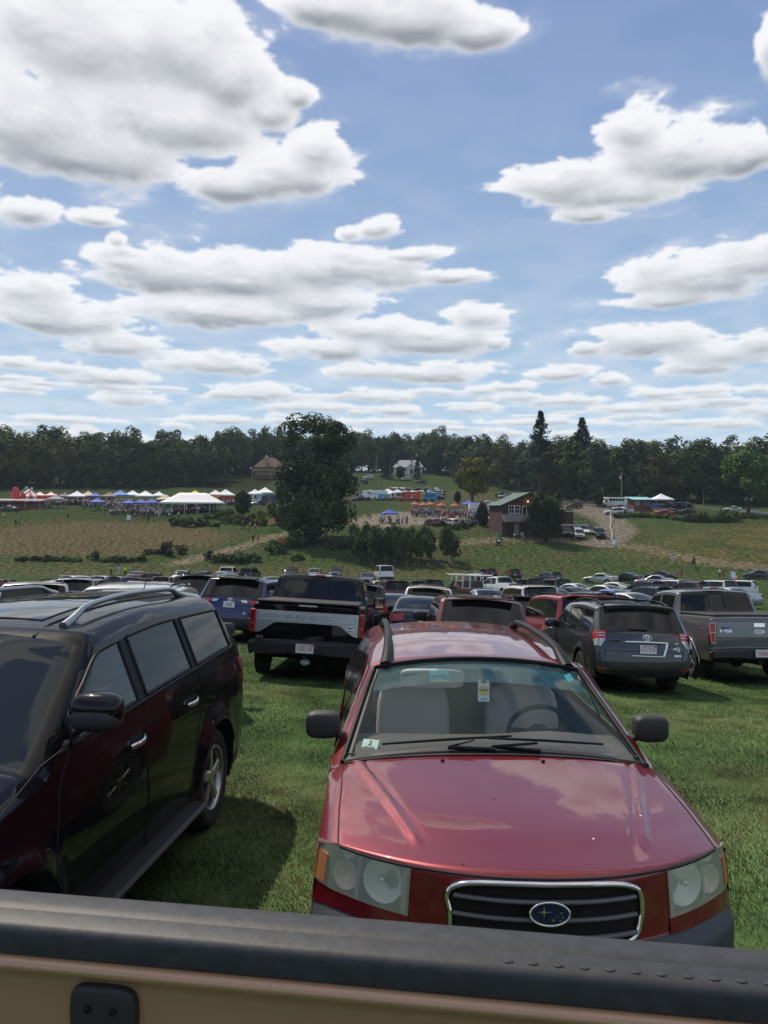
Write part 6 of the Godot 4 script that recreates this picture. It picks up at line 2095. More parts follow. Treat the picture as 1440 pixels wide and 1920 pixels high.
# ---------------------------------------------------------------- the cars of the field
# [kind, paint, bearing, distance of the near end, turn (0 shows the tail, 180 the nose), colour word, where]
func parked_field() -> void:
	var K := {"sedan": 4.75, "hatch": 4.45, "suv": 4.6, "boxy": 4.9, "van": 5.4, "pickup": 5.85}
	var list := [
		# behind the near ones
		["suv", "maroon_paint", 903, 14.6, 0, "maroon wagon with dark roof rails behind the red SUV", 0.97],
		["boxy", "bright_red_paint", 1114, 20.8, 7, "bright red boxy SUV left of the charcoal SUV", 0.95],
		["suv", "pearl_paint", 800, 29.0, -4, "pearl white crossover left of the maroon wagon", 1.04],
		["sedan", "dark_car_paint", 742, 24.5, -3, "dark sedan with red tail lamps right of the black pickup", 1.0],
		["sedan", "dark_car_paint", 792, 21.0, -4, "dark sedan with a pale reflecting rear window beside the maroon wagon", 1.0],
		["suv", "dark_car_paint", 660, 23.0, 0, "black SUV hidden in front of the black pickup", 1.02],
		["suv", "dark_car_paint", 356, 28.0, -6, "dark SUV with a red brake lamp on its spoiler, left of the blue SUV", 1.0],
		["hatch", "dark_car_paint", 312, 9.9, 202, "black wagon close behind the black SUV's tail", 1.0],
		["suv", "silver_paint", 160, 11.0, 182, "silver SUV with silver roof rails behind the black SUV", 0.91],
		["suv", "silver_paint", 60, 17.5, 20, "silver-blue wagon at the left edge, two rows behind", 0.87],
		["suv", "steel_blue_paint", 215, 20.5, 184, "grey-blue SUV seen over the silver roof rails", 0.84],
		["suv", "dark_car_paint", 985, 26.0, 4, "dark SUV between the maroon wagon and the red boxy SUV", 0.96],
		["boxy", "white_paint", 1020, 37.0, 10, "big white SUV above the red boxy SUV's roof", 1.0],
		["suv", "charcoal_paint", 1170, 26.0, 60, "dark car with a roof rack above the charcoal SUV", 0.93],
		["sedan", "dark_car_paint", 1265, 30.0, 30, "dark car beside the grey pickup's cab", 1.0],
		# middle rows, left
		["suv", "charcoal_paint", 75, 46.0, -20, "dark grey hatchback low behind the silver roofs at left", 0.9],
		["suv", "white_paint", 117, 72.0, -22, "white SUV standing alone by the grass, far left", 1.0],
		["pickup", "maroon_paint", 22, 78.0, 80, "dark red pickup at the left edge of the far row", 0.95],
		["suv", "white_paint", 179, 78.0, -10, "white SUV behind the grey one below the strollers", 0.98],
		["suv", "charcoal_paint", 205, 64.0, -24, "grey SUV in front of the white one at left", 1.0],
		["sedan", "maroon_paint", 249, 92.0, 0, "dark red sedan left of the black pickup in the far row", 1.05],
		["pickup", "dark_car_paint", 271, 84.0, 0, "black pickup right of the dark red sedan", 1.0],
		["boxy", "tan_car_paint", 300, 70.0, -2, "tan SUV with a spare wheel on its back", 0.9],
		["sedan", "silver_paint", 333, 96.0, 180, "silver sedan facing us in the far row", 1.0],
		["sedan", "pale_silver_paint", 335, 74.0, -20, "pale silver sedan below the silver one", 1.0],
		["suv", "dark_car_paint", 372, 92.0, 178, "dark SUV with two people before it", 0.95],
		["boxy", "white_paint", 392, 66.0, -2, "white boxy SUV right of the tan SUV", 0.92],
		["sedan", "steel_blue_paint", 385, 52.0, 176, "grey-blue sedan below the white boxy SUV", 1.0],
		["pickup", "white_paint", 416, 98.0, -6, "white pickup in the far row", 1.0],
		["boxy", "dark_car_paint", 461, 100.0, -8, "black SUV in the far row, left of the black near pickup", 0.95],
		["van", "bright_red_paint", 447, 66.0, 0, "red minivan above the blue SUV", 0.82],
		["hatch", "white_paint", 488, 74.0, -4, "white hatchback right of the red minivan", 1.02],
		["hatch", "pearl_paint", 497, 58.0, -8, "small white hatchback left of the black pickup's cab", 0.98],
		["suv", "dark_car_paint", 513, 50.0, -10, "dark SUV peeking out left of the black pickup's cab", 0.95],
		["suv", "dark_car_paint", 543, 104.0, 180, "dark SUV facing us above the black pickup", 0.95],
		["suv", "silver_paint", 588, 102.0, 180, "silver SUV facing us above the black pickup", 0.95],
		["suv", "charcoal_paint", 628, 106.0, 180, "charcoal SUV facing us above the black pickup", 0.95],
		["sedan", "charcoal_paint", 686, 93.0, 176, "grey sedan facing us left of the white van", 1.02],
		["van", "white_paint", 726, 100.0, 9, "tall white van in the far row", 1.05],
		["hatch", "bright_red_paint", 664, 62.0, 0, "small red car right of the black pickup's roof", 1.0],
		["sedan", "steel_blue_paint", 672, 40.0, 178, "grey-blue car low behind the black pickup's mirror", 1.0],
		["suv", "white_paint", 721, 62.0, 8, "white crossover behind the maroon boxy SUV", 0.95],
		["boxy", "maroon_paint", 747, 50.0, 10, "maroon boxy SUV alone below the white van", 0.95],
		["suv", "dark_car_paint", 786, 66.0, 10, "dark SUV right of the maroon boxy SUV", 0.92],
		["boxy", "dark_car_paint", 815, 68.0, 6, "black SUV in the middle rows above the pearl crossover", 0.92],
		["suv", "dark_car_paint", 812, 52.0, 6, "black SUV in front of another above the pearl crossover", 0.9],
		["sedan", "green_grey_paint", 838, 44.0, 30, "grey-green sedan roof above the maroon wagon", 1.0],
		# middle rows, right
		["suv", "dark_car_paint", 924, 108.0, 12, "dark SUV in the far row, left of its black neighbour", 1.0],
		["suv", "dark_car_paint", 967, 106.0, -4, "black SUV behind the white crew-cab pickup", 1.0],
		["suv", "charcoal_paint", 1048, 98.0, 22, "navy SUV standing apart in the far row", 1.0],
		["sedan", "pale_silver_paint", 1158, 100.0, 52, "silver sedan leading the far right row", 1.02],
		["sedan", "dark_car_paint", 1205, 101.0, 42, "black sedan right of the silver sedan", 1.02],
		["sedan", "dark_car_paint", 1268, 108.0, 50, "black sedan beside the woman in dark red", 1.02],
		["sedan", "silver_paint", 1265, 94.0, 62, "silver sedan in front of the black sedan", 1.05],
		["pickup", "white_paint", 974, 76.0, 30, "white crew-cab pickup in the middle rows", 1.0],
		["boxy", "dark_car_paint", 1008, 74.0, 16, "dark SUV right of the white crew-cab pickup", 0.95],
		["boxy", "charcoal_paint", 1060, 76.0, 16, "grey boxy SUV left of the white sedan", 0.95],
		["sedan", "white_paint", 1118, 67.0, 40, "white sedan in the middle rows", 1.0],
		["sedan", "dark_car_paint", 1120, 54.0, 36, "dark sedan in front of the white sedan", 1.0],
		["pickup", "dark_car_paint", 905, 56.0, 14, "dark pickup with a white ladder rack", 0.92],
		["boxy", "dark_car_paint", 884, 66.0, 12, "black SUV left of the pickup with the ladder rack", 0.94],
		["sedan", "steel_blue_paint", 1068, 50.0, 20, "blue-grey car roof right of the big white SUV", 1.0],
		["sedan", "steel_blue_paint", 930, 46.0, 8, "blue-grey car roof above the maroon wagon", 1.0],
		["hatch", "pearl_paint", 1190, 76.0, 48, "pale gold hatchback in the right middle rows", 1.0],
		["suv", "dark_car_paint", 1245, 68.0, 26, "black SUV right of the pale gold hatchback", 1.0],
		["boxy", "white_paint", 1290, 74.0, 24, "white SUV right of the black one, above the grey pickup", 0.94],
		["suv", "charcoal_paint", 1328, 72.0, 30, "dark grey SUV above the grey pickup's roof", 0.96],
		["boxy", "white_paint", 1375, 74.0, 26, "white SUV with a dark back, above the grey pickup", 0.94],
		["suv", "white_paint", 1424, 80.0, 60, "white SUV at the right edge above the grey pickup", 1.04],
		["sedan", "bright_blue_paint", 1205, 50.0, 40, "bright blue sedan above the charcoal SUV", 1.0],
		["sedan", "silver_paint", 1243, 41.0, 32, "silver sedan left of the grey pickup's cab", 1.0],
		["suv", "dark_car_paint", 1258, 52.0, 26, "dark SUV behind the silver sedan by the grey pickup", 0.92],
		["sedan", "silver_paint", 1420, 56.0, 30, "silver sedan at the right edge beyond the grey pickup", 1.0],
		["hatch", "charcoal_paint", 1452, 112.0, 60, "dark car cut by the right edge of the far row", 1.0],
		# second line of roofs on the right and the left that fill the rows
		["suv", "charcoal_paint", 1150, 40.0, 30, "charcoal SUV roof low above the charcoal SUV's roof bars", 0.88],
		["sedan", "pale_silver_paint", 1180, 60.0, 36, "pale silver sedan behind the bright blue sedan", 1.0],
		["suv", "silver_paint", 60, 36.0, 178, "silver SUV facing us at left, third roof back", 0.84],
		["suv", "steel_blue_paint", 130, 30.0, 2, "grey-blue SUV roof left of the small windows' gleam", 0.92],
		["hatch", "charcoal_paint", 262, 40.0, -10, "dark hatchback between the silver rails and the tan SUV", 0.92],
		["suv", "dark_car_paint", 415, 40.0, -6, "dark SUV roof behind the blue SUV", 0.9],
		["sedan", "dark_car_paint", 905, 100.0, 10, "dark sedan at the left end of the far right row", 1.0],
	]
	for e in list:
		var o := car(e[0], M[e[1]])
		var q := at_bearing(e[2], float(e[3]) * (1.12 if float(e[3]) >= 88.0 else 1.0))
		var s: float = e[6]
		park(o, K[e[0]] * s, q.x, q.y, e[4], absf(float(e[4])) > 90.0)
		o.scale = Vector3(s, s, s)
		tag(o, e[5], "pickup truck" if e[0] == "pickup" else "van" if e[0] == "van" else "car", "cars parked in the field")
		if String(e[5]).contains("ladder rack"):
			var m := Mb.new()
			for z in [-0.6, 1.0, 2.6]:
				for x in [-0.85, 0.85]: m.tube([Vector3(x, 1.3, z), Vector3(x * 0.92, 2.25, z)], [0.035], 6)
				m.tube([Vector3(-0.8, 2.25, z), Vector3(0.8, 2.25, z)], [0.035], 6)
			for x in [-0.8, 0.8]: m.tube([Vector3(x, 2.28, -2.4), Vector3(x, 2.28, 2.9)], [0.035], 6)
			obj("ladder_rack", m.mesh(), M.white_paint, o)
		if String(e[5]).contains("spare wheel"):
			var m := Mb.new()
			m.lathe([Vector2(0, 0.1), Vector2(0.2, 0.11), Vector2(0.33, 0.08), Vector2(0.35, 0.0), Vector2(0.33, -0.08)], 18, Transform3D(Basis(Vector3.RIGHT, PI / 2), Vector3(0.1, 0.95, 2.52)))
			obj("spare_wheel", m.mesh(), M.rubber, o)
		if String(e[5]).contains("pale gold"): pass

# ---------------------------------------------------------------- people: one skin over a posed skeleton
func person_mesh(pose: int, shirt: Color, legs: Color, hair: Color, long_legs := true) -> ArrayMesh:
	var skin := Color(0.42, 0.25, 0.17)
	var shoe := Color(0.05, 0.05, 0.05)
	var B := []     # [a, b, ra, rb, colour]
	var st := 0.0
	var lean := 0.0
	var arm := 0.10
	match pose:
		1: st = 0.24; arm = 0.2
		2: st = 0.05; arm = 0.05
		3: st = 0.16; arm = -0.12
	var hip := 0.90
	var seated := pose == 4
	if seated: hip = 0.45
	for s in [-1.0, 1.0]:
		var hj := Vector3(s * 0.09, hip, 0)
		var kn := Vector3(s * 0.10, 0.48, s * st * 0.6 - absf(st) * 0.2)
		var an := Vector3(s * 0.11, 0.08, s * st)
		if seated:
			kn = Vector3(s * 0.12, 0.46, -0.40); an = Vector3(s * 0.12, 0.08, -0.42)
		var low := legs if long_legs else skin
		B.append([hj, kn, 0.092, 0.062, legs]); B.append([kn, an, 0.060, 0.042, low]); B.append([an + Vector3(0, -0.04, 0.02), an + Vector3(0, -0.045, -0.15), 0.042, 0.035, shoe])
		var sh := Vector3(s * 0.185, hip + 0.50, 0)
		var el := Vector3(s * 0.235, hip + 0.22, -s * st * 0.5 + 0.02)
		var wr := Vector3(s * 0.225, hip - 0.01, -s * st * 0.9 - 0.08)
		if pose == 2: wr = Vector3(s * 0.08, hip + 0.20, -0.24)
		if pose == 3 and s > 0: el = Vector3(0.27, hip + 0.34, -0.12); wr = Vector3(0.16, hip + 0.52, -0.24)
		if seated: wr = Vector3(s * 0.14, hip + 0.22, -0.3)
		B.append([sh, el, 0.056, 0.044, shirt]); B.append([el, wr, 0.040, 0.030, skin]); B.append([wr, wr + (wr - el).normalized() * 0.12, 0.034, 0.022, skin])
	B.append([Vector3(0, hip + 0.02, 0), Vector3(0, hip + 0.22, 0), 0.135, 0.125, legs])
	B.append([Vector3(0, hip + 0.16, 0), Vector3(0, hip + 0.42, 0), 0.13, 0.15, shirt])
	B.append([Vector3(-0.11, hip + 0.46, 0), Vector3(0.11, hip + 0.46, 0), 0.088, 0.088, shirt])
	B.append([Vector3(0, hip + 0.50, 0.0), Vector3(0, hip + 0.62, -0.01), 0.055, 0.052, skin])
	B.append([Vector3(0, hip + 0.68, -0.03), Vector3(0, hip + 0.74, -0.01), 0.075, 0.090, skin])
	B.append([Vector3(0, hip + 0.70, 0.035), Vector3(0, hip + 0.775, 0.01), 0.075, 0.092, hair])
	var cell := 0.05
	var lo := Vector3(-0.40, -0.05, -0.60)
	var nx := 16; var ny := int((hip + 0.98) / cell) + 1; var nzz := 20
	var F := PackedFloat32Array(); F.resize(nx * ny * nzz); F.fill(1.0)
	for bn in B:
		var a: Vector3 = bn[0]; var b: Vector3 = bn[1]
		var rr := maxf(bn[2], bn[3]) + cell * 1.6
		var mn := Vector3(minf(a.x, b.x), minf(a.y, b.y), minf(a.z, b.z)) - Vector3(rr, rr, rr) - lo
		var mx := Vector3(maxf(a.x, b.x), maxf(a.y, b.y), maxf(a.z, b.z)) + Vector3(rr, rr, rr) - lo
		var ab := b - a
		var l2 := maxf(ab.length_squared(), 1e-6)
		for i in range(maxi(0, int(mn.x / cell)), mini(nx, int(mx.x / cell) + 1)):
			for j in range(maxi(0, int(mn.y / cell)), mini(ny, int(mx.y / cell) + 1)):
				for k in range(maxi(0, int(mn.z / cell)), mini(nzz, int(mx.z / cell) + 1)):
					var p := lo + Vector3(i, j, k) * cell
					var t := clampf((p - a).dot(ab) / l2, 0, 1)
					var dist := p.distance_to(a + ab * t) - lerpf(bn[2], bn[3], t)
					var q := (i * ny + j) * nzz + k
					var h := clampf(0.5 + 0.5 * (F[q] - dist) / 0.03, 0, 1)
					F[q] = lerpf(F[q], dist, h) - 0.03 * h * (1.0 - h)
	var m := Mb.new()
	var at := {}
	for i in nx - 1:
		for j in ny - 1:
			for k in nzz - 1:
				var acc := Vector3.ZERO
				var n := 0
				var q := (i * ny + j) * nzz + k
				var o8 := [q, q + 1, q + nzz, q + nzz + 1, q + ny * nzz, q + ny * nzz + 1, q + ny * nzz + nzz, q + ny * nzz + nzz + 1]
				var ins := 0
				for e in o8: ins += 1 if F[e] < 0.0 else 0
				if ins == 0 or ins == 8: continue
				for e in [[0, 1], [2, 3], [4, 5], [6, 7], [0, 2], [1, 3], [4, 6], [5, 7], [0, 4], [1, 5], [2, 6], [3, 7]]:
					var fa := F[o8[e[0]]]; var fb := F[o8[e[1]]]
					if (fa < 0.0) != (fb < 0.0):
						var t := fa / (fa - fb)
						var pa := Vector3(e[0] >> 2 & 1, e[0] >> 1 & 1, e[0] & 1)
						var pb := Vector3(e[1] >> 2 & 1, e[1] >> 1 & 1, e[1] & 1)
						acc += pa.lerp(pb, t); n += 1
				var p := lo + (Vector3(i, j, k) + acc / n) * cell
				var best := 9.0
				for bn in B:
					var ab: Vector3 = bn[1] - bn[0]
					var t := clampf((p - bn[0]).dot(ab) / maxf(ab.length_squared(), 1e-6), 0, 1)
					var dist := p.distance_to(bn[0] + ab * t) - lerpf(bn[2], bn[3], t)
					if dist < best: best = dist; m.col = bn[4]
				at[q] = m.vert(p, Vector3.UP)
	for i in range(1, nx - 1):
		for j in range(1, ny - 1):
			for k in range(1, nzz - 1):
				var q := (i * ny + j) * nzz + k
				for e in [[ny * nzz, nzz, 1], [nzz, 1, ny * nzz], [1, ny * nzz, nzz]]:
					var q2: int = q + e[0]
					if (F[q] < 0.0) == (F[q2] < 0.0): continue
					var ids := [q, q - e[1], q - e[1] - e[2], q - e[2]]
					if not (at.has(ids[0]) and at.has(ids[1]) and at.has(ids[2]) and at.has(ids[3])): continue
					var v := [at[ids[0]], at[ids[1]], at[ids[2]], at[ids[3]]]
					if F[q] < 0.0: m.ix.append_array(PackedInt32Array([v[0], v[2], v[1], v[0], v[3], v[2]]))
					else: m.ix.append_array(PackedInt32Array([v[0], v[1], v[2], v[0], v[2], v[3]]))
	var nn := PackedVector3Array(); nn.resize(m.v.size())
	for t in range(0, m.ix.size(), 3):
		var f := (m.v[m.ix[t + 2]] - m.v[m.ix[t]]).cross(m.v[m.ix[t + 1]] - m.v[m.ix[t]])
		for z in 3: nn[m.ix[t + z]] += f
	for t in nn.size(): nn[t] = nn[t].normalized()
	m.n = nn
	return m.mesh()

const SHIRTS := {"white": Color(0.62, 0.62, 0.62), "blue": Color(0.05, 0.11, 0.34), "red": Color(0.36, 0.03, 0.03), "black": Color(0.015, 0.015, 0.018), "lime": Color(0.50, 0.72, 0.06), "orange": Color(0.62, 0.16, 0.05), "pink": Color(0.55, 0.16, 0.24), "grey": Color(0.20, 0.21, 0.22), "teal": Color(0.03, 0.26, 0.28), "green": Color(0.03, 0.18, 0.06), "pale blue": Color(0.32, 0.42, 0.56), "yellow": Color(0.6, 0.45, 0.06), "dark": Color(0.04, 0.035, 0.04)}
const LEGS := {"jeans": Color(0.04, 0.06, 0.11), "black trousers": Color(0.012, 0.012, 0.014), "khaki shorts": Color(0.28, 0.22, 0.13), "white shorts": Color(0.5, 0.5, 0.5), "dark shorts": Color(0.03, 0.03, 0.04)}

func person(label: String, x: float, d: float, turn: float, shirt: String, legs: String, pose: int, height := 1.72, group := "", up := 0.0) -> Node3D:
	var key := "person_%s_%s_%d" % [shirt, legs, pose]
	if not meshes.has(key):
		var hair: Color = [Color(0.03, 0.02, 0.015), Color(0.10, 0.06, 0.03), Color(0.22, 0.15, 0.07), Color(0.02, 0.018, 0.016)][key.hash() % 4]
		meshes[key] = person_mesh(pose, SHIRTS[shirt], LEGS[legs], hair, not legs.contains("shorts"))
	var o := obj("person", meshes[key], M.cloth)
	var s := height / 1.72
	o.transform = Transform3D(Basis(Vector3.UP, turn).scaled(Vector3(s, s, s)), gp(x, d, up))
	tag(o, label, "person", group)
	return o

func crowd(r: RandomNumberGenerator, count: int, b: float, d: float, wb: float, wd: float, where: String, group: String, seated := 0.0) -> void:
	var sk := ["white", "white", "blue", "red", "black", "black", "grey", "pale blue", "teal", "pink", "dark", "green", "orange", "white", "grey"]
	var lk := ["jeans", "khaki shorts", "dark shorts", "black trousers"]
	var n := {}
	for k in count:
		var bb := b + r.randf_range(-wb, wb)
		var dd := d + r.randf_range(-wd, wd)
		var sh: String = sk[r.randi() % sk.size()]
		var pose := 4 if r.randf() < seated else r.randi() % 4
		var lg: String = lk[r.randi() % 4] if pose < 4 else "jeans"
		var q := at_bearing(bb, dd)
		person("%s in %s and %s %s" % ["walker" if pose == 1 else "sitter" if pose == 4 else "person", sh, lg, where], q.x, q.y, r.randf() * TAU, sh, lg, pose, r.randf_range(1.55, 1.85), group)

func people() -> void:
	var r := RandomNumberGenerator.new()
	r.seed = 8
	crowd(r, 16, 737, 181, 28, 3.0, "around the blue canopy on the gravel lot", "people round the blue canopy on the gravel")
	crowd(r, 92, 840, 196, 70, 7.0, "in the queue on the gravel lot", "people queueing on the gravel lot")
	crowd(r, 22, 275, 191, 32, 5.0, "on the grass before the three blue canopies", "people on the grass before the blue canopies")
	crowd(r, 44, 255, 212, 50, 5.0, "among the canopies of the fair", "people among the canopies")
	crowd(r, 20, 160, 226, 45, 4.0, "before the row of canopies at left", "people before the left canopies")
	crowd(r, 34, 362, 199, 38, 2.6, "under the big white tent", "people under the big white tent", 0.6)
	crowd(r, 8, 112, 216, 8, 3.0, "by the grey awning at left", "people by the grey awning")
	crowd(r, 6, 905, 206, 14, 3.0, "in front of the white container", "people by the white container")
	# the thick of the throng between the stalls, too dense to count
	var mm := MultiMesh.new()
	mm.transform_format = MultiMesh.TRANSFORM_3D
	mm.use_colors = true
	mm.mesh = person_mesh(0, Color(0.5, 0.5, 0.5), Color(0.1, 0.1, 0.12), Color(0.05, 0.04, 0.03))
	var places := []
	var sk_ := ["white", "blue", "red", "black", "grey", "teal", "pink", "pale blue", "dark", "black", "green", "white", "dark", "grey", "orange"]
	for e in [[130, 845, 200, 74, 6.0], [260, 235, 214, 80, 10.0], [190, 140, 222, 70, 6.0], [90, 270, 196, 60, 6.0], [80, 365, 199, 40, 4.0], [70, 290, 196, 34, 7.0], [40, 410, 226, 40, 5.0], [30, 490, 232, 24, 5.0], [30, 720, 249, 60, 2.0]]:
		for k in e[0]: places.append(at_bearing(e[1] + r.randf_range(-1, 1) * e[3], e[2] + r.randf_range(-1, 1) * e[4]))
	mm.instance_count = places.size()
	for k in places.size():
		var s := r.randf_range(0.85, 1.08)
		mm.set_instance_transform(k, Transform3D(Basis(Vector3.UP, r.randf() * TAU).scaled(Vector3(s, s, s)), gp(places[k].x, places[k].y)))
		var c: Color = SHIRTS[sk_[r.randi() % sk_.size()]]
		mm.set_instance_color(k, c.lerp(Color(0.45, 0.42, 0.4), 0.35) * 2.6)
	var th := MultiMeshInstance3D.new()
	th.name = "crowd"
	th.multimesh = mm
	th.material_override = M.cloth
	add_child(th)
	tag(th, "dense crowd milling between the stalls and canopies of the fair", "crowd", "", "stuff")
	var one := [
		[223, 118, "pale blue", "white shorts", 0, 0.0, 1.8, "tall man in a pale blue shirt and white shorts by the parked cars"], [236, 117, "lime", "black trousers", 0, 0.2, 1.7, "person in a lime yellow shirt walking beyond the parked cars"], [251, 119, "teal", "jeans", 0, -0.2, 1.6, "person in a teal shirt right of the one in lime yellow"], [209, 119, "dark", "dark shorts", 1, 0.0, 1.3, "child in dark clothes left of the tall man"],
		[386, 140, "grey", "jeans", 0, 0.0, 1.8, "man in a grey shirt standing on the foot path"], [393, 141, "dark", "jeans", 1, 0.0, 1.45, "child beside the man in grey on the foot path"],
		[475, 155, "black", "black trousers", 1, 0.3, 1.8, "person all in black walking up the foot path"], [485, 156, "pink", "dark shorts", 1, 0.3, 1.5, "person in a pale pink shirt on the foot path beside one in black"],
		[455, 171, "orange", "black trousers", 1, 1.5, 1.75, "person in orange and black walking along the brush"], [459, 171, "black", "jeans", 1, 1.5, 1.75, "person in black close beside the one in orange"], [469, 170, "white", "jeans", 1, 1.5, 1.7, "person in white and dark walking in the middle of three by the brush"], [479, 169, "white", "jeans", 1, 1.5, 1.7, "person in white at the right end of the walkers by the brush"],
		[668, 176, "green", "dark shorts", 0, 0.0, 1.7, "person in green alone on the left of the gravel lot"], [690, 188, "red", "dark shorts", 0, 0.0, 1.7, "person in red at the left end of the gravel lot"], [694, 187, "grey", "jeans", 1, 0.0, 1.7, "person in grey beside the one in red on the lot"],
		[931, 155, "orange", "jeans", 1, 0.0, 1.7, "parent pushing the stroller on the dirt drive"], [949, 161, "black", "black trousers", 2, 0.0, 1.7, "person in black standing by the barn's beige door"], [978, 158, "pale blue", "dark shorts", 1, 0.5, 1.7, "person in pale blue walking in front of the barn"], [981, 158, "grey", "white shorts", 1, 0.5, 1.65, "person in grey right beside the one in pale blue at the barn"], [965, 160, "white", "dark shorts", 4, 0.0, 1.7, "person sitting below the white board of the barn"],
		[1261, 139, "pale blue", "white shorts", 0, 0.2, 1.8, "person in pale blue and white on the right-hand track"], [1299, 138, "orange", "dark shorts", 1, 0.2, 1.7, "person with red hair pushing along the right-hand track"], [1302, 138, "black", "black trousers", 1, 0.2, 1.7, "person in black beside the one in orange on the right-hand track"], [1278, 122, "red", "khaki shorts", 0, 0.1, 1.7, "person in dark red standing by the black sedan"], [1350, 127, "white", "black trousers", 2, 1.0, 1.6, "person bending over beside the blue folding sign"], [1356, 127, "black", "black trousers", 2, 1.4, 1.5, "dark clothed person next to the bending one"],
		[7, 181, "lime", "khaki shorts", 0, 0.0, 1.7, "person in lime yellow on the grass at far left"], [30, 174, "black", "black trousers", 4, 0.0, 1.7, "person in black sitting on the grass at left"], [37, 174, "grey", "jeans", 4, 0.5, 1.7, "person in grey sitting on the grass beside one in black"], [108, 175, "orange", "khaki shorts", 4, 0.0, 1.5, "child in orange sitting on the mown field's edge"], [113, 175, "pink", "khaki shorts", 4, 0.3, 1.5, "child in pink sitting on the mown field's edge"], [128, 184, "black", "black trousers", 0, 0.0, 1.3, "child in black alone on the open grass"], [32, 190, "black", "black trousers", 0, 0.4, 1.3, "child in black before the grey sedan"],
		[208, 190, "white", "dark shorts", 0, 0.0, 1.75, "person in white standing left on the grass before the canopies"], [218, 188, "dark", "dark shorts", 1, 0.3, 1.75, "person in dark clothes with a bag before the canopies"], [242, 186, "green", "jeans", 0, 0.0, 1.7, "person in green behind the white sandwich board"], [254, 184, "pink", "dark shorts", 1, 0.0, 1.6, "person in pink right of the sandwich board"], [278, 180, "black", "black trousers", 1, 0.5, 1.7, "person in black nearest on the tent meadow"], [280, 190, "lime", "khaki shorts", 0, 0.0, 1.5, "person in lime among the group before the canopies"], [298, 186, "yellow", "white shorts", 1, 0.0, 1.6, "person in yellow walking towards the big tent"], [312, 184, "dark", "jeans", 1, 0.6, 1.7, "person in dark clothes near the tent bank's left end"], [318, 184, "white", "jeans", 1, 0.6, 1.7, "person in white near the tent bank's left end"], [335, 184, "white", "black trousers", 0, 0.0, 1.7, "person in white and black before the big tent"],
		[371, 89, "dark", "jeans", 0, 0.0, 1.7, "person in dark clothes beside the dark SUV in the far row"], [379, 89, "pink", "jeans", 0, 0.4, 1.65, "person in pink beside the dark SUV in the far row"]]
	for e in one:
		var q := at_bearing(e[0], e[1])
		person(e[7], q.x, q.y, e[5], e[2], e[3], e[4], e[6])

# ---------------------------------------------------------------- fair, buildings and street furniture
func canopy(label: String, b: float, d: float, w: float, cloth: Material, turn := 0.2, hh := 2.1, depth := 0.0) -> void:
	var q := at_bearing(b, d)
	var o := thing("canopy", label, "canopy", gp(q.x, q.y), turn, "pop-up canopies of the fair")
	var dp := depth if depth > 0.0 else w
	var rise := w * 0.30
	var m := Mb.new()
	var t := Vector3(0, hh + rise, 0)
	var c := [Vector3(-w / 2, hh, -dp / 2), Vector3(w / 2, hh, -dp / 2), Vector3(w / 2, hh, dp / 2), Vector3(-w / 2, hh, dp / 2)]
	for k in 4:
		var a: Vector3 = c[k]
		var e: Vector3 = c[(k + 1) % 4]
		var ma := a.lerp(t, 0.55) - Vector3(0, 0.12, 0)
		var me := e.lerp(t, 0.55) - Vector3(0, 0.12, 0)
		m.face_out([a, e, me, ma], Vector3(0, hh - 1, 0)); m.face_out([ma, me, t], Vector3(0, hh - 1, 0))
	obj("roof", m.mesh(), cloth, o)
	var v := Mb.new()
	for k in 4:
		var a: Vector3 = c[k]
		var e: Vector3 = c[(k + 1) % 4]
		v.face_out([a, e, e - Vector3(0, 0.28, 0), a - Vector3(0, 0.28, 0)], Vector3(0, hh, 0))
	obj("valance", v.mesh(), cloth, o)
	for k in 4:
		var l := Mb.new()
		l.box((c[k] as Vector3) * Vector3(0.97, 0.5, 0.97), Vector3(0.06, hh + 0.3, 0.06))
		obj("leg", l.mesh(), M.satin_silver, o)

func umbrella(label: String, b: float, d: float, cloth: Material) -> void:
	var q := at_bearing(b, d)
	var o := thing("patio_umbrella", label, "umbrella", gp(q.x, q.y), 0.0, "red patio umbrellas above the queue")
	var m := Mb.new()
	var n := 8
	for k in n:
		var a := Vector3(cos(TAU * k / n) * 1.35, 2.15, sin(TAU * k / n) * 1.35)
		var e := Vector3(cos(TAU * (k + 1) / n) * 1.35, 2.15, sin(TAU * (k + 1) / n) * 1.35)
		m.face_out([a, e, Vector3(0, 2.85, 0)], Vector3(0, 1, 0))
		m.face_out([a, e, e - Vector3(0, 0.18, 0), a - Vector3(0, 0.18, 0)], Vector3(0, 2.1, 0))
	obj("canopy", m.mesh(), cloth, o)
	var p := Mb.new()
	p.tube([Vector3(0, -0.2, 0), Vector3(0, 2.9, 0)], [0.03], 6)
	obj("pole", p.mesh(), M.weathered_wood, o)

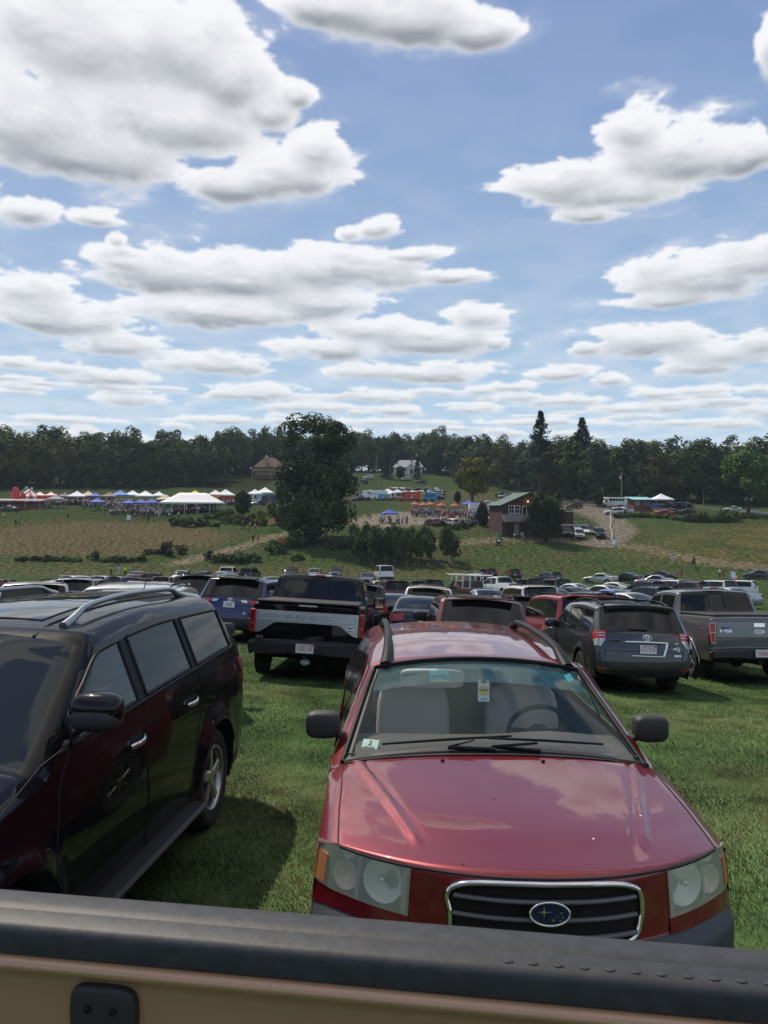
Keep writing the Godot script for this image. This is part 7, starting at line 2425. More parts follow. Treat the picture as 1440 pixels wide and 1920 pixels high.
func big_tent() -> void:
	var q := at_bearing(362, 199)
	var o := thing("event_tent", "large white pole tent with a long ridge and open sides", "tent", gp(q.x, q.y), 0.10)
	var L := 14.6; var W := 8.0; var h := 2.3; var rg := 4.6
	var m := Mb.new()
	var n := 24
	var p := PackedVector3Array()
	for i in 9:
		var f := i / 8.0
		for k in n + 1:
			var x := lerpf(-L / 2, L / 2, float(k) / n)
			var e := clampf((L / 2 - absf(x)) / (W / 2), 0.0, 1.0)
			var z := lerpf(-W / 2, W / 2, f)
			var y := h + (rg - h) * minf(e, 1.0 - absf(z) / (W / 2))
			y -= 0.10 * sin(PI * clampf((y - h) / (rg - h), 0, 1)) + 0.05 * absf(sin(x * 1.1))* (1.0 if y > h + 0.05 else 0.0)
			p.append(Vector3(x, y, z))
	m.grid(p, 9, n + 1)
	obj("roof", m.mesh(), M.tent_white, o)
	var v := Mb.new()
	for s in [-1.0, 1.0]:
		v.quad(Vector3(-L / 2, h, s * W / 2), Vector3(L / 2, h, s * W / 2), Vector3(L / 2, h - 0.35, s * W / 2), Vector3(-L / 2, h - 0.35, s * W / 2))
		v.quad(Vector3(s * L / 2, h, -W / 2), Vector3(s * L / 2, h, W / 2), Vector3(s * L / 2, h - 0.35, W / 2), Vector3(s * L / 2, h - 0.35, -W / 2))
	obj("valance", v.mesh(), M.tent_white, o)
	for s in [-1.0, 1.0]:
		for k in 6:
			var l := Mb.new()
			l.box(Vector3(lerpf(-L / 2, L / 2, k / 5.0), h / 2 - 0.3, s * W / 2), Vector3(0.09, h + 0.6, 0.09))
			obj("pole", l.mesh(), M.satin_silver, o)
	for k in 6:
		var t := thing("folding_table", "blue-topped picnic table under the big white tent, %s from its left end" % nth(k + 1), "table", gp(q.x - 6.0 + k * 2.4, q.y - 1.6), 0.1, "tables under the big tent")
		var a := Mb.new()
		a.box(Vector3(0, 0.74, 0), Vector3(1.8, 0.05, 0.75), 0.01)
		obj("table_top", a.mesh(), M.canopy_blue, t)
		for s in [-1.0, 1.0]:
			var l := Mb.new()
			l.box(Vector3(s * 0.75, 0.36, 0), Vector3(0.05, 0.74, 0.6))
			obj("leg", l.mesh(), M.satin_silver, t)

func slab(o: Node3D, called: String, m: Material, at: Vector3, size: Vector3, bev := 0.0) -> MeshInstance3D:
	var b := Mb.new()
	b.box(at, size, bev)
	return obj(called, b.mesh(), m, o)

func pane_window(o: Node3D, at: Vector3, w: float, h: float, turn := 0.0, frame: Material = null, bars := true) -> void:   # faces +z, then turned
	var s := sub("window", o, at)
	s.rotation.y = turn
	var f := Mb.new()
	for x in [-1.0, 1.0]: f.box(Vector3(x * (w / 2), 0, 0.03), Vector3(0.1, h + 0.1, 0.07))
	for y in [-1.0, 1.0]: f.box(Vector3(0, y * (h / 2), 0.032), Vector3(w + 0.14, 0.1, 0.07))
	if bars:
		f.box(Vector3(0, 0, 0.025), Vector3(0.05, h, 0.04)); f.box(Vector3(0, 0, 0.022), Vector3(w, 0.05, 0.04))
	obj("frame", f.mesh(), frame if frame else M.white_trim, s)
	slab(s, "pane", M.window_dark, Vector3(0, 0, 0.004), Vector3(w, h, 0.02))

func gable(o: Node3D, w: float, l: float, eave: float, peak: float, wall: Material, roof: Material, over := 0.45, hip := 0.0) -> void:   # gables face +z and -z
	var m := Mb.new()
	m.prism(PackedVector2Array([Vector2(-w / 2, -0.6), Vector2(w / 2, -0.6), Vector2(w / 2, eave), Vector2(0, peak if hip <= 0.0 else eave), Vector2(-w / 2, eave)]), l, Transform3D())
	obj("wall", m.mesh(), wall, o)
	var slope := (peak - eave) / (w / 2)
	var r := Mb.new()
	if hip > 0.0:
		var e := eave - slope * over
		var x := w / 2 + over; var z := l / 2 + over
		var a := [Vector3(-x, e, -z), Vector3(x, e, -z), Vector3(x, e, z), Vector3(-x, e, z)]
		var p0 := Vector3(0, peak, -l / 2 + hip); var p1 := Vector3(0, peak, l / 2 - hip)
		var c := Vector3(0, eave - 1.0, 0)
		r.face_out([a[0], a[1], p0], c); r.face_out([a[2], a[3], p1], c)
		r.face_out([a[1], a[2], p1, p0], c); r.face_out([a[3], a[0], p0, p1], c)
		r.face_out([a[0] - Vector3(0, 0.15, 0), a[1] - Vector3(0, 0.15, 0), a[2] - Vector3(0, 0.15, 0), a[3] - Vector3(0, 0.15, 0)], Vector3(0, peak, 0))
		for k in 4: r.face_out([a[k], a[(k + 1) % 4], a[(k + 1) % 4] - Vector3(0, 0.15, 0), a[k] - Vector3(0, 0.15, 0)], c)
	else:
		for s in [-1.0, 1.0]:
			var x: float = s * (w / 2 + over)
			r.box(Vector3(x / 2, (peak + eave - slope * over) / 2 + 0.10, 0), Vector3(Vector2(w / 2 + over, (w / 2 + over) * slope).length(), 0.16, l + over * 2), 0.0, Basis(Vector3(0, 0, 1), -s * atan(slope)))
	obj("roof", r.mesh(), roof, o)

func planks(o: Node3D, m: Material, w: float, y0: float, y1: float, z: float, each: float, turn := 0.0, shape = null) -> void:   # upright boards on a wall
	var n := int(w / each)
	for k in n:
		var x := -w / 2 + (k + 0.5) * w / n
		var top: float = y1 if shape == null else shape.call(x)
		var b := Mb.new()
		b.box(Vector3(x, (y0 + top) / 2, z + 0.015 + 0.006 * (k % 3)), Vector3(w / n - 0.03, top - y0, 0.04))
		obj("plank", b.mesh(), m, o)

func barn() -> void:
	var q := at_bearing(978, 168)
	var o := thing("barn", "dark red board barn with a green metal roof and white framed windows", "barn", gp(q.x, q.y), 0.16)
	var w := 11.0; var l := 9.0
	gable(o, w, l, 5.6, 8.0, M.barn_red, M.green_roof, 0.5)
	var z := l / 2
	planks(o, M.barn_red, w - 0.1, 3.6, 5.5, z, 0.5, 0.0, func(x): return 5.55 + (1.0 - absf(x) / (w / 2)) * 2.3)
	for x in [-3.65, -2.45]: pane_window(o, Vector3(x, 4.75, z + 0.06), 1.0, 1.55)
	pane_window(o, Vector3(-0.55, 4.35, z + 0.06), 1.7, 2.1, 0.0, null, false)
	slab(o, "door_frame_bar", M.white_trim, Vector3(-0.55, 4.35, z + 0.10), Vector3(0.1, 2.1, 0.06))
	pane_window(o, Vector3(3.2, 4.7, z + 0.06), 1.0, 1.5)
	var lt := Mb.new()
	lt.box(Vector3(-2.7, 3.05, z + 0.75), Vector3(5.9, 0.12, 2.0), 0.0, Basis(Vector3.RIGHT, 0.85))
	obj("lean_to_roof", lt.mesh(), M.grey_shingle, o)
	slab(o, "door", M.beige_door, Vector3(-2.55, 0.85, z + 0.04), Vector3(1.0, 2.3, 0.08), 0.01)
	for x in [-5.4, 0.1]: slab(o, "post", M.barn_red, Vector3(x, 1.0, z + 1.3), Vector3(0.16, 2.9, 0.16))
	slab(o, "notice_board", M.white_trim, Vector3(-0.2, 0.75, z + 1.5), Vector3(0.95, 0.7, 0.05))
	lettering(o, "board_lettering", "CIDER", 0.22, M.ink_dark, Transform3D(Basis(), Vector3(-0.2, 0.75, z + 1.53)), 0.01)
	var lamp := Mb.new()
	lamp.ball(Vector3(-0.35, 6.35, z + 0.25), Vector3(0.14, 0.11, 0.12), 10)
	obj("wall_lamp", lamp.mesh(), M.lamp_glow, o)
	var li := OmniLight3D.new()
	li.name = "barn_lamp_light"
	li.light_color = Color(1.0, 0.8, 0.5)
	li.light_energy = 0.5
	li.light_size = 0.08
	li.omni_range = 12.0
	li.omni_attenuation = 2.0
	li.shadow_enabled = true
	o.add_child(li)
	li.position = Vector3(-0.35, 6.35, z + 0.5)
	# annex and its deck on the right
	var a := thing("barn_annex", "low dark red annex right of the barn with a pale deck edge", "annex", gp(at_bearing(1060, 172).x, 172), 0.1)
	slab(a, "wall", M.barn_red, Vector3(0, 2.9, -2.0), Vector3(3.4, 3.6, 4.0))
	slab(a, "parapet", M.white_trim, Vector3(0, 4.35, 0.05), Vector3(3.5, 0.12, 0.1))
	slab(a, "corner_board", M.white_trim, Vector3(-1.7, 3.2, 0.05), Vector3(0.14, 2.6, 0.12))
	slab(a, "deck", M.pale_concrete, Vector3(1.4, 1.5, 1.2), Vector3(5.6, 0.35, 2.4))
	for k in 6: slab(a, "rail_post", M.dark_trim, Vector3(-1.2 + k * 1.05, 2.2, 2.3), Vector3(0.07, 1.1, 0.07))
	slab(a, "hand_rail", M.dark_trim, Vector3(1.4, 2.75, 2.3), Vector3(5.5, 0.07, 0.08))

func white_house() -> void:
	var q := at_bearing(766, 384)
	var o := thing("white_house", "white cottage with a pale grey hipped roof and a small entrance gable", "house", gp(q.x, q.y), -0.12)
	var g := Node3D.new(); g.name = "main_block"; o.add_child(g)
	g.rotation.y = PI / 2
	gable(g, 8.0, 13.0, 3.6, 6.6, M.white_clad, M.pale_roof, 0.6, 2.2)
	for x in [-5.2, -2.6, -1.2, 3.4, 5.0]: pane_window(o, Vector3(x, 2.0, 4.06), 0.9, 1.4)
	pane_window(o, Vector3(-5.0, 4.9, 3.3), 0.8, 0.9)
	var e := Node3D.new(); e.name = "entrance_gable"; o.add_child(e)
	e.position = Vector3(1.6, 0, 4.4)
	gable(e, 2.6, 1.6, 3.4, 5.0, M.white_clad, M.pale_roof, 0.3)
	slab(e, "door", M.barn_red, Vector3(0, 1.2, 0.82), Vector3(1.1, 2.3, 0.06))
	pane_window(e, Vector3(0, 3.5, 0.82), 0.7, 0.9)
	slab(o, "chimney", M.brick_red, Vector3(1.0, 6.9, 0.3), Vector3(0.7, 1.6, 0.7))
	var p := at_bearing(818, 392)
	var s := thing("red_roof_shed", "small white shed with a red roof right of the white house", "shed", gp(p.x, p.y), 0.1)
	gable(s, 5.0, 4.0, 2.3, 3.6, M.white_clad, M.red_roof, 0.5)
	slab(s, "door", M.window_dark, Vector3(0.4, 1.0, 2.03), Vector3(1.8, 2.0, 0.05))

func log_house() -> void:
	var q := at_bearing(505, 352)
	var o := thing("log_house", "brown two-storey log house with a yellowish wrap-around balcony", "house", gp(q.x, q.y), 0.2)
	var g := Node3D.new(); g.name = "main_block"; o.add_child(g)
	g.rotation.y = PI / 2
	gable(g, 8.0, 12.0, 5.2, 8.6, M.log_brown, M.brown_roof, 1.0, 4.0)
	for k in 9: slab(o, "log", M.log_brown, Vector3(0, 3.4 + k * 0.2, 4.05), Vector3(12.0, 0.17, 0.14), 0.05)
	slab(o, "balcony_floor", M.yellow_wood, Vector3(-0.6, 2.6, 4.8), Vector3(14.2, 0.2, 2.0))
	slab(o, "balcony_rail", M.yellow_wood, Vector3(-0.6, 3.6, 5.7), Vector3(14.2, 0.14, 0.12))
	for k in 36: slab(o, "baluster", M.yellow_wood, Vector3(-7.5 + k * 0.4, 3.1, 5.7), Vector3(0.2, 0.95, 0.06))
	for x in [-7.4, -3.6, 0.2, 4.0]: slab(o, "post", M.yellow_wood, Vector3(x, 1.0, 5.6), Vector3(0.24, 3.4, 0.24))
	for x in [-5.0, -3.6, -2.2, -0.8, 0.6, 2.0]:
		pane_window(o, Vector3(x, 1.6, 4.05), 0.9, 0.9)
	for x in [-3.4, -2.0, 2.6, 4.4]: pane_window(o, Vector3(x, 4.3, 4.12), 1.0, 1.1, 0.0, M.log_brown)
	slab(o, "door", M.window_dark, Vector3(-5.9, 1.0, 4.05), Vector3(0.9, 2.1, 0.06))
	slab(o, "chimney", M.yellow_wood, Vector3(-1.4, 7.0, 2.6), Vector3(1.5, 3.0, 1.2))
	slab(o, "chimney_cap", M.white_trim, Vector3(-1.4, 8.6, 2.6), Vector3(1.7, 0.2, 1.4))
	slab(o, "flue", M.white_trim, Vector3(-1.4, 9.1, 2.6), Vector3(0.35, 0.8, 0.35))

func box_truck(label: String, b: float, d: float, turn: float, box: Material, cabm: Material, L: float, H: float, step: bool, words := "", ink: Material = null, cat := "truck") -> Node3D:
	var q := at_bearing(b, d)
	var o := thing("food_truck" if step else "box_truck", label, cat, gp(q.x, q.y), turn)
	var x0 := -L / 2      # nose towards -x
	var cl := 1.9
	slab(o, "cargo_box", box, Vector3(x0 + cl + (L - cl) / 2, 0.7 + (H - 0.7) / 2, 0), Vector3(L - cl, H - 0.7, 2.3), 0.06)
	var ch := H - 0.25 if step else 2.2
	var m := Mb.new()
	m.prism(PackedVector2Array([Vector2(x0, 0.55), Vector2(x0, 1.25), Vector2(x0 + 0.75, 1.4), Vector2(x0 + 1.1, ch), Vector2(x0 + cl, ch), Vector2(x0 + cl, 0.55)] if not step else [Vector2(x0, 0.55), Vector2(x0, 1.2), Vector2(x0 + 0.5, 1.35), Vector2(x0 + 0.8, ch), Vector2(x0 + cl, ch), Vector2(x0 + cl, 0.55)]), 2.1, Transform3D())
	obj("cab", m.mesh(), cabm, o)
	for s in [-1.0, 1.0]:
		var w := Mb.new()
		w.prism(PackedVector2Array([Vector2(x0 + 0.9, 1.42), Vector2(x0 + 1.15, ch - 0.2), Vector2(x0 + cl - 0.15, ch - 0.2), Vector2(x0 + cl - 0.15, 1.42)]), 0.03, Transform3D(Basis(), Vector3(0, 0, s * 1.055)))
		obj("window", w.mesh(), M.tint_glass, o)
	var ws := Mb.new()
	var a0 := Vector2(x0 + (0.5 if step else 0.75), 1.4); var a1 := Vector2(x0 + (0.8 if step else 1.1), ch)
	var e0 := a0.lerp(a1, 0.12); var e1 := a0.lerp(a1, 0.85)
	ws.quad(Vector3(e0.x - 0.015, e0.y, -0.9), Vector3(e1.x - 0.015, e1.y, -0.9), Vector3(e1.x - 0.015, e1.y, 0.9), Vector3(e0.x - 0.015, e0.y, 0.9))
	obj("windshield", ws.mesh(), M.tint_glass, o)
	slab(o, "chassis", M.underbody, Vector3(0, 0.6, 0), Vector3(L - 0.3, 0.2, 1.8))
	for x in [x0 + 1.0, L / 2 - 1.5]:
		for s in [-1.0, 1.0]:
			var wm := Mb.new()
			wm.lathe([Vector2(0, 0.12), Vector2(0.2, 0.12), Vector2(0.36, 0.13), Vector2(0.40, 0.08), Vector2(0.40, -0.08), Vector2(0.36, -0.13), Vector2(0, -0.12)], 14, Transform3D(Basis(Vector3.RIGHT, PI / 2), Vector3(x, 0.40, s * 0.95)))
			obj("wheel", wm.mesh(), M.rubber, o)
	if words:
		lettering(o, "side_lettering", words, 0.55, ink, Transform3D(Basis(), Vector3(x0 + cl + (L - cl) * 0.42, 1.55 + (H - 2.0) * 0.55, 1.165)), 0.02)
	return o

func fair() -> void:
	for e in [["canopy_blue", lin(0.03, 0.085, 0.42), 0.7], ["canopy_azure", lin(0.05, 0.20, 0.52), 0.7], ["canopy_navy", lin(0.05, 0.06, 0.12), 0.7], ["canopy_white", lin(0.74, 0.75, 0.77), 0.7], ["canopy_tan", lin(0.50, 0.40, 0.28), 0.7], ["canopy_brown", lin(0.14, 0.10, 0.10), 0.7], ["canopy_yellow", lin(0.72, 0.58, 0.04), 0.7], ["canopy_red", lin(0.30, 0.060, 0.045), 0.7], ["canopy_green", lin(0.05, 0.17, 0.05), 0.7], ["canopy_teal", lin(0.24, 0.50, 0.52), 0.6],
		["weathered_wood", lin(0.26, 0.22, 0.17), 0.9], ["white_trim", lin(0.74, 0.74, 0.72), 0.6], ["barn_red", lin(0.060, 0.026, 0.022), 0.85], ["green_roof", lin(0.020, 0.075, 0.055), 0.6], ["grey_shingle", lin(0.16, 0.155, 0.15), 0.9], ["beige_door", lin(0.36, 0.31, 0.20), 0.7], ["pale_concrete", lin(0.38, 0.37, 0.34), 0.9], ["white_clad", lin(0.62, 0.63, 0.63), 0.8], ["pale_roof", lin(0.33, 0.34, 0.35), 0.9], ["brick_red", lin(0.20, 0.09, 0.06), 0.9], ["red_roof", lin(0.34, 0.09, 0.06), 0.8],
		["log_brown", lin(0.17, 0.085, 0.045), 0.9], ["brown_roof", lin(0.14, 0.082, 0.066), 0.9], ["yellow_wood", lin(0.40, 0.28, 0.12), 0.9], ["bubble_red", lin(0.55, 0.045, 0.03), 0.5], ["truck_red", lin(0.55, 0.06, 0.03), 0.45], ["truck_orange", lin(0.62, 0.30, 0.04), 0.5], ["trailer_blue", lin(0.05, 0.33, 0.55), 0.5], ["print_blue", lin(0.12, 0.36, 0.62), 0.5], ["sheet_orange", lin(0.75, 0.40, 0.10), 0.8], ["bin_green", lin(0.02, 0.22, 0.10), 0.6], ["cone_orange", lin(0.72, 0.16, 0.02), 0.6], ["sign_blue", lin(0.36, 0.50, 0.66), 0.6], ["asphalt", lin(0.055, 0.056, 0.06), 0.95], ["galvanised", lin(0.45, 0.46, 0.46), 0.5], ["kiosk_brown", lin(0.15, 0.07, 0.045), 0.9]]:
		mat(e[0], e[1], e[2])
	add_noise(mat("tent_white", lin(0.76, 0.77, 0.78), 0.7), 0.01, 0.93, 1.0, 0.2)
	mat("window_dark", lin(0.012, 0.015, 0.017), 0.06)
	vmat("cloth", 0.9)
	var lg := mat("lamp_glow", lin(0.9, 0.75, 0.5), 0.5)
	lg.emission_enabled = true
	lg.emission = Color(1.0, 0.82, 0.5)
	lg.emission_energy_multiplier = 1.3
	barn()
	white_house()
	log_house()
	big_tent()
	for e in [["canopy_blue", 242, 201, 3.2, "left of the three blue canopies in a row"], ["canopy_blue", 265, 201, 3.2, "middle one of the three blue canopies in a row"], ["canopy_blue", 285, 202, 3.2, "right one of the three blue canopies in a row"], ["canopy_blue", 183, 204, 3.3, "blue canopy standing alone before the tan one"], ["canopy_azure", 226, 226, 4.6, "sky blue canopy left of the three white ones"], ["canopy_white", 249, 230, 4.2, "white canopy right of the sky blue one"], ["canopy_white", 273, 228, 4.8, "largest white canopy behind the three blue ones"], ["canopy_white", 298, 230, 4.0, "white canopy left of the green and tan one"], ["canopy_brown", 206, 222, 4.2, "dark brown canopy left of the sky blue one"], ["canopy_tan", 166, 224, 4.4, "tan canopy between white and blue ones"], ["canopy_blue", 179, 222, 3.4, "dark blue canopy behind the tan one"], ["canopy_white", 145, 222, 4.6, "pale blue-white canopy left of the tan one"], ["canopy_navy", 122, 222, 3.8, "navy canopy right of the red inflatable tube"], ["canopy_white", 96, 224, 4.4, "white canopy behind the red inflatable tube"], ["canopy_white", 75, 228, 3.4, "small white canopy right of the striped tent"], ["canopy_yellow", 366, 240, 4.0, "bright yellow canopy behind the big white tent"], ["canopy_white", 404, 242, 4.6, "white canopy right of the yellow one"], ["canopy_white", 423, 238, 5.4, "peaked white canopy right behind the big tent"],
		["canopy_white", 478, 240, 4.6, "white canopy left of the big tree, lower of two"], ["canopy_white", 497, 244, 5.2, "white canopy left of the big tree, higher of two"], ["canopy_white", 693, 258, 4.2, "small white canopy above the white box truck"], ["canopy_blue", 710, 260, 4.0, "blue canopy between two white ones above the box truck"], ["canopy_white", 727, 256, 5.0, "tall white canopy above the box truck's tail"], ["canopy_white", 745, 254, 4.8, "greenish white canopy left of the red step van"], ["canopy_blue", 731, 183, 3.4, "blue canopy on the gravel lot"], ["canopy_blue", 880, 208, 3.4, "blue canopy beside the white container"], ["canopy_white", 1239, 226, 5.2, "white canopy right of the wooden kiosk"]]:
		canopy(e[4], e[1], e[2], e[3], M[e[0]], 0.1 + 0.03 * (int(e[1]) % 7))
	canopy("green sided canopy with a tan roof at the tent's left end", 311, 206, 4.2, M.canopy_tan, 0.1, 2.6)
	var gq := at_bearing(311, 206)
	var gb := tag(obj("booth_wall", Mb.new().mesh(), M.canopy_green), "", "")
	gb.free()
	used.erase("booth_wall")
	var gm := Mb.new()
	gm.box(Vector3(0, 1.2, 0), Vector3(3.9, 2.4, 3.6))
	tag(obj("canopy_side_walls", gm.mesh(), M.canopy_green, self, gp(gq.x, gq.y)), "dark green cloth side walls hanging under the tan roofed canopy", "canopy walls")
	var k := 0
	for e in [[779, 204, "leftmost red patio umbrella above the queue"], [794, 201, "low red patio umbrella, second from the left above the queue"], [808, 206, "red patio umbrella in the middle of the five"], [828, 203, "red patio umbrella fourth from the left, before the small tree"], [853, 204, "rightmost red patio umbrella, near the blue canopy"]]:
		umbrella(e[2], e[0], e[1], M.canopy_red)
	inflatables()
	vehicles_far()
	furniture()
	people()

func inflatables() -> void:
	var q := at_bearing(38, 206)
	var o := thing("inflatable_course", "dark red inflatable obstacle course under a long grey awning", "inflatable", gp(q.x, q.y), 0.0)
	slab(o, "base", M.canopy_brown, Vector3(-3.4, 0.9, -2.0), Vector3(19.0, 1.8, 4.0), 0.3)
	var t := Mb.new()
	for y in [0.25, 1.9]: t.tube([Vector3(-12.8, y, 0.2), Vector3(6.0, y, 0.2)], [0.22], 10)
	obj("side_tube", t.mesh(), M.bubble_red, o)
	var aw := Mb.new()
	aw.box(Vector3(-3.4, 2.55, 0.6), Vector3(19.6, 0.1, 3.6), 0.03, Basis(Vector3.RIGHT, 0.12))
	obj("awning", aw.mesh(), M.pale_roof, o)
	for k in 6: slab(o, "post", M.satin_silver, Vector3(-12.6 + k * 3.7, 1.1, 2.2), Vector3(0.07, 2.6, 0.07))
	var tw := Mb.new()
	tw.lathe([Vector2(1.3, 2.2), Vector2(1.35, 2.9), Vector2(1.0, 3.6), Vector2(0.8, 4.6), Vector2(0.75, 5.2), Vector2(0.5, 5.7), Vector2(0.0, 5.8)], 14, Transform3D(Basis(), Vector3(-2.2, 0, -2.5)))
	obj("tower", tw.mesh(), M.bubble_red, o)
	var t2 := Mb.new()
	t2.lathe([Vector2(0.6, 2.2), Vector2(0.65, 3.6), Vector2(0.5, 4.2), Vector2(0.0, 4.5)], 12, Transform3D(Basis(), Vector3(-0.3, 0, -2.5)))
	obj("tower", t2.mesh(), M.bubble_red, o)
	for e in [[-1.2, 0.6, 5.6], [0.4, 1.9, 5.4]]:
		var am := Mb.new()
		am.tube([Vector3(e[0], 4.0, -2.4), Vector3(e[1], e[2], -2.4)], [0.2, 0.16], 8)
		am.ball(Vector3(e[1], e[2], -2.4), Vector3(0.4, 0.36, 0.36), 10)
		obj("arm", am.mesh(), M.galvanised, o)
	var tb := Mb.new()
	tb.tube([Vector3(3.5, 3.2, -2.6), Vector3(8.4, 3.3, -2.6)], [0.75], 14)
	obj("red_tube", tb.mesh(), M.bubble_red, o)
	q = at_bearing(55, 218)
	var s := thing("striped_tent", "small round tent with red and white stripes behind the inflatable course", "tent", gp(q.x, q.y))
	for k in 16:
		var a0 := TAU * k / 16.0; var a1 := TAU * (k + 1) / 16.0
		var p := Mb.new()
		var e0 := Vector3(cos(a0), 0, sin(a0)); var e1 := Vector3(cos(a1), 0, sin(a1))
		p.face_out([e0 * 2.6 + Vector3(0, 2.4, 0), e1 * 2.6 + Vector3(0, 2.4, 0), Vector3(0, 4.4, 0)], Vector3(0, 2, 0))
		p.face_out([e0 * 2.6 + Vector3(0, 2.4, 0), e1 * 2.6 + Vector3(0, 2.4, 0), e1 * 2.5 - Vector3(0, 0.2, 0), e0 * 2.5 - Vector3(0, 0.2, 0)], Vector3(0, 1, 0))
		obj("panel", p.mesh(), M.bubble_red if k % 2 == 0 else M.canopy_white, s)
	canopy("grey open awning with posts at the right end of the inflatable course", 105, 208, 3.6, M.pale_roof, 0.1, 2.3)

func vehicles_far() -> void:
	var t := box_truck("white box truck with a blue and red print on its side", 697, 250, 0.06, M.white_paint, M.white_paint, 9.4, 3.2, false, "seafood", M.print_blue)
	slab(t, "blue_print", M.print_blue, Vector3(3.2, 1.5, 1.158), Vector3(2.6, 1.3, 0.01))
	var rp := Mb.new()
	rp.prism(PackedVector2Array([Vector2(-1.6, 2.6), Vector2(-1.2, 2.9), Vector2(-0.5, 2.7), Vector2(-0.3, 2.3), Vector2(-0.8, 2.1), Vector2(-1.0, 2.4)]), 0.012, Transform3D(Basis(), Vector3(0, 0, 1.16)))
	obj("red_print", rp.mesh(), M.canopy_red, t)
	t = box_truck("red step van with a yellow end panel", 770, 249, 0.05, M.truck_red, M.truck_red, 7.4, 3.1, true, "YUM", M.truck_orange)
	slab(t, "end_panel", M.truck_orange, Vector3(3.2, 1.9, 0.02), Vector3(1.0, 2.3, 2.33), 0.05)
	t = box_truck("white food trailer with an open hatch left of the red step van", 744, 252, 0.05, M.white_paint, M.white_paint, 5.4, 2.8, true, "", null, "food trailer")
	slab(t, "serving_hatch", M.window_dark, Vector3(0.8, 1.9, 1.16), Vector3(2.2, 0.8, 0.03))
	slab(t, "hatch_lid", M.white_trim, Vector3(0.8, 2.5, 1.5), Vector3(2.3, 0.05, 0.8))
	t = box_truck("bright blue food trailer right of the red step van", 805, 250, 0.05, M.trailer_blue, M.trailer_blue, 4.6, 2.9, true, "", null, "food trailer")
	slab(t, "serving_hatch", M.window_dark, Vector3(0.6, 1.9, 1.16), Vector3(1.6, 0.8, 0.03))
	t = box_truck("yellow food trailer behind the big white tent", 345, 236, 0.1, M.canopy_yellow, M.canopy_yellow, 7.0, 2.6, true, "", null, "food trailer")
	t = box_truck("orange and white food stand right of the yellow trailer", 395, 232, 0.1, M.truck_orange, M.canopy_white, 5.0, 2.5, true, "", null, "food stand")
	t = box_truck("red food stand behind the big tent's right end", 425, 226, 0.1, M.canopy_red, M.canopy_red, 5.5, 2.4, true, "", null, "food stand")
	t = box_truck("dark food stand with an awning left of the big tree", 505, 226, 0.1, M.canopy_navy, M.canopy_navy, 5.5, 2.8, true, "", null, "food stand")
	t = box_truck("pale blue food stand left of the dark one", 482, 232, 0.1, M.canopy_teal, M.canopy_white, 3.6, 2.9, true, "", null, "food stand")
	t = box_truck("green food stand behind the white box truck's cab", 672, 256, 0.1, M.bin_green, M.canopy_red, 3.4, 2.7, true, "", null, "food stand")
	var K := {"sedan": 4.75, "hatch": 4.45, "suv": 4.6, "boxy": 4.9, "van": 5.4, "pickup": 5.85}
	var list := [
		["pickup", "dark_car_paint", 696, 245, 90, "dark pickup parked before the white box truck"], ["sedan", "silver_paint", 470, 225, 120, "silver sedan left of the dark food stand"], ["sedan", "charcoal_paint", 34, 200, 82, "grey sedan on the grass before the inflatable course"],
		["suv", "maroon_paint", 820, 176, 25, "maroon car at the left end of the barn lot row"], ["sedan", "charcoal_paint", 838, 178, 20, "grey car second in the barn lot row"], ["suv", "pearl_paint", 857, 175, 25, "pearl SUV in the barn lot row"], ["sedan", "dark_car_paint", 882, 175, 15, "dark sedan in the barn lot row"], ["suv", "maroon_paint", 907, 176, 15, "dark red SUV next to the barn"], ["sedan", "charcoal_paint", 926, 178, 10, "dark car tucked beside the barn's lean-to"],
		["suv", "dark_car_paint", 1066, 164, 175, "black SUV right of the barn tree, facing us"], ["boxy", "silver_paint", 1088, 162, 176, "silver SUV facing us below the mulch bank"], ["sedan", "white_paint", 1099, 168, 176, "white sedan behind the silver SUV"], ["pickup", "dark_car_paint", 1129, 163, 180, "black pickup facing us at the drive's end"],
		["boxy", "white_paint", 1170, 198, 88, "white SUV parked broadside below the bus"], ["sedan", "silver_paint", 1190, 199, 70, "silver car half hidden behind the white SUV on the bank"], ["sedan", "steel_blue_paint", 1166, 212, 110, "grey car behind the white SUV on the bank"],
		["sedan", "bright_red_paint", 1263, 200, 80, "bright red car on the bank right of the canopy"], ["sedan", "charcoal_paint", 1278, 202, 70, "dark car right of the red one on the bank"], ["sedan", "dark_car_paint", 1305, 203, 82, "black sedan at the right end of the bank"], ["suv", "dark_car_paint", 1267, 216, 30, "black car in the shade behind the red one"], ["suv", "dark_car_paint", 1285, 216, 30, "black car in the shade, right of its twin"], ["sedan", "dark_car_paint", 1298, 218, 30, "black car in the shade at the wood's edge"], ["sedan", "white_paint", 1355, 212, 95, "white and red car on the road by the guard rail"],
		["suv", "maroon_paint", 1092, 216, 88, "dark red car on the upper gravel"], ["suv", "charcoal_paint", 1089, 236, 20, "dark SUV with its tailgate up by the wood"],
		["sedan", "silver_paint", 933, 268, 100, "silver car in the upper lot right of the maple"], ["suv", "dark_car_paint", 953, 270, 80, "black SUV in the upper lot right of the maple"], ["van", "white_paint", 983, 262, 60, "white van above the barn's roof"], ["sedan", "silver_paint", 928, 232, 60, "silver car left of the barn's roof"], ["sedan", "pale_silver_paint", 920, 222, 80, "pale car above the white container"], ["sedan", "white_paint", 1044, 244, 80, "white car behind the barn tree's top"],
		["suv", "white_paint", 700, 352, 90, "white SUV on the lawn left of the spruce"], ["suv", "charcoal_paint", 686, 330, 20, "dark SUV at the foot of the lawn left"], ["suv", "silver_paint", 771, 345, 80, "silver car before the white house"], ["sedan", "charcoal_paint", 799, 338, 90, "dark car right of the second spruce"]]
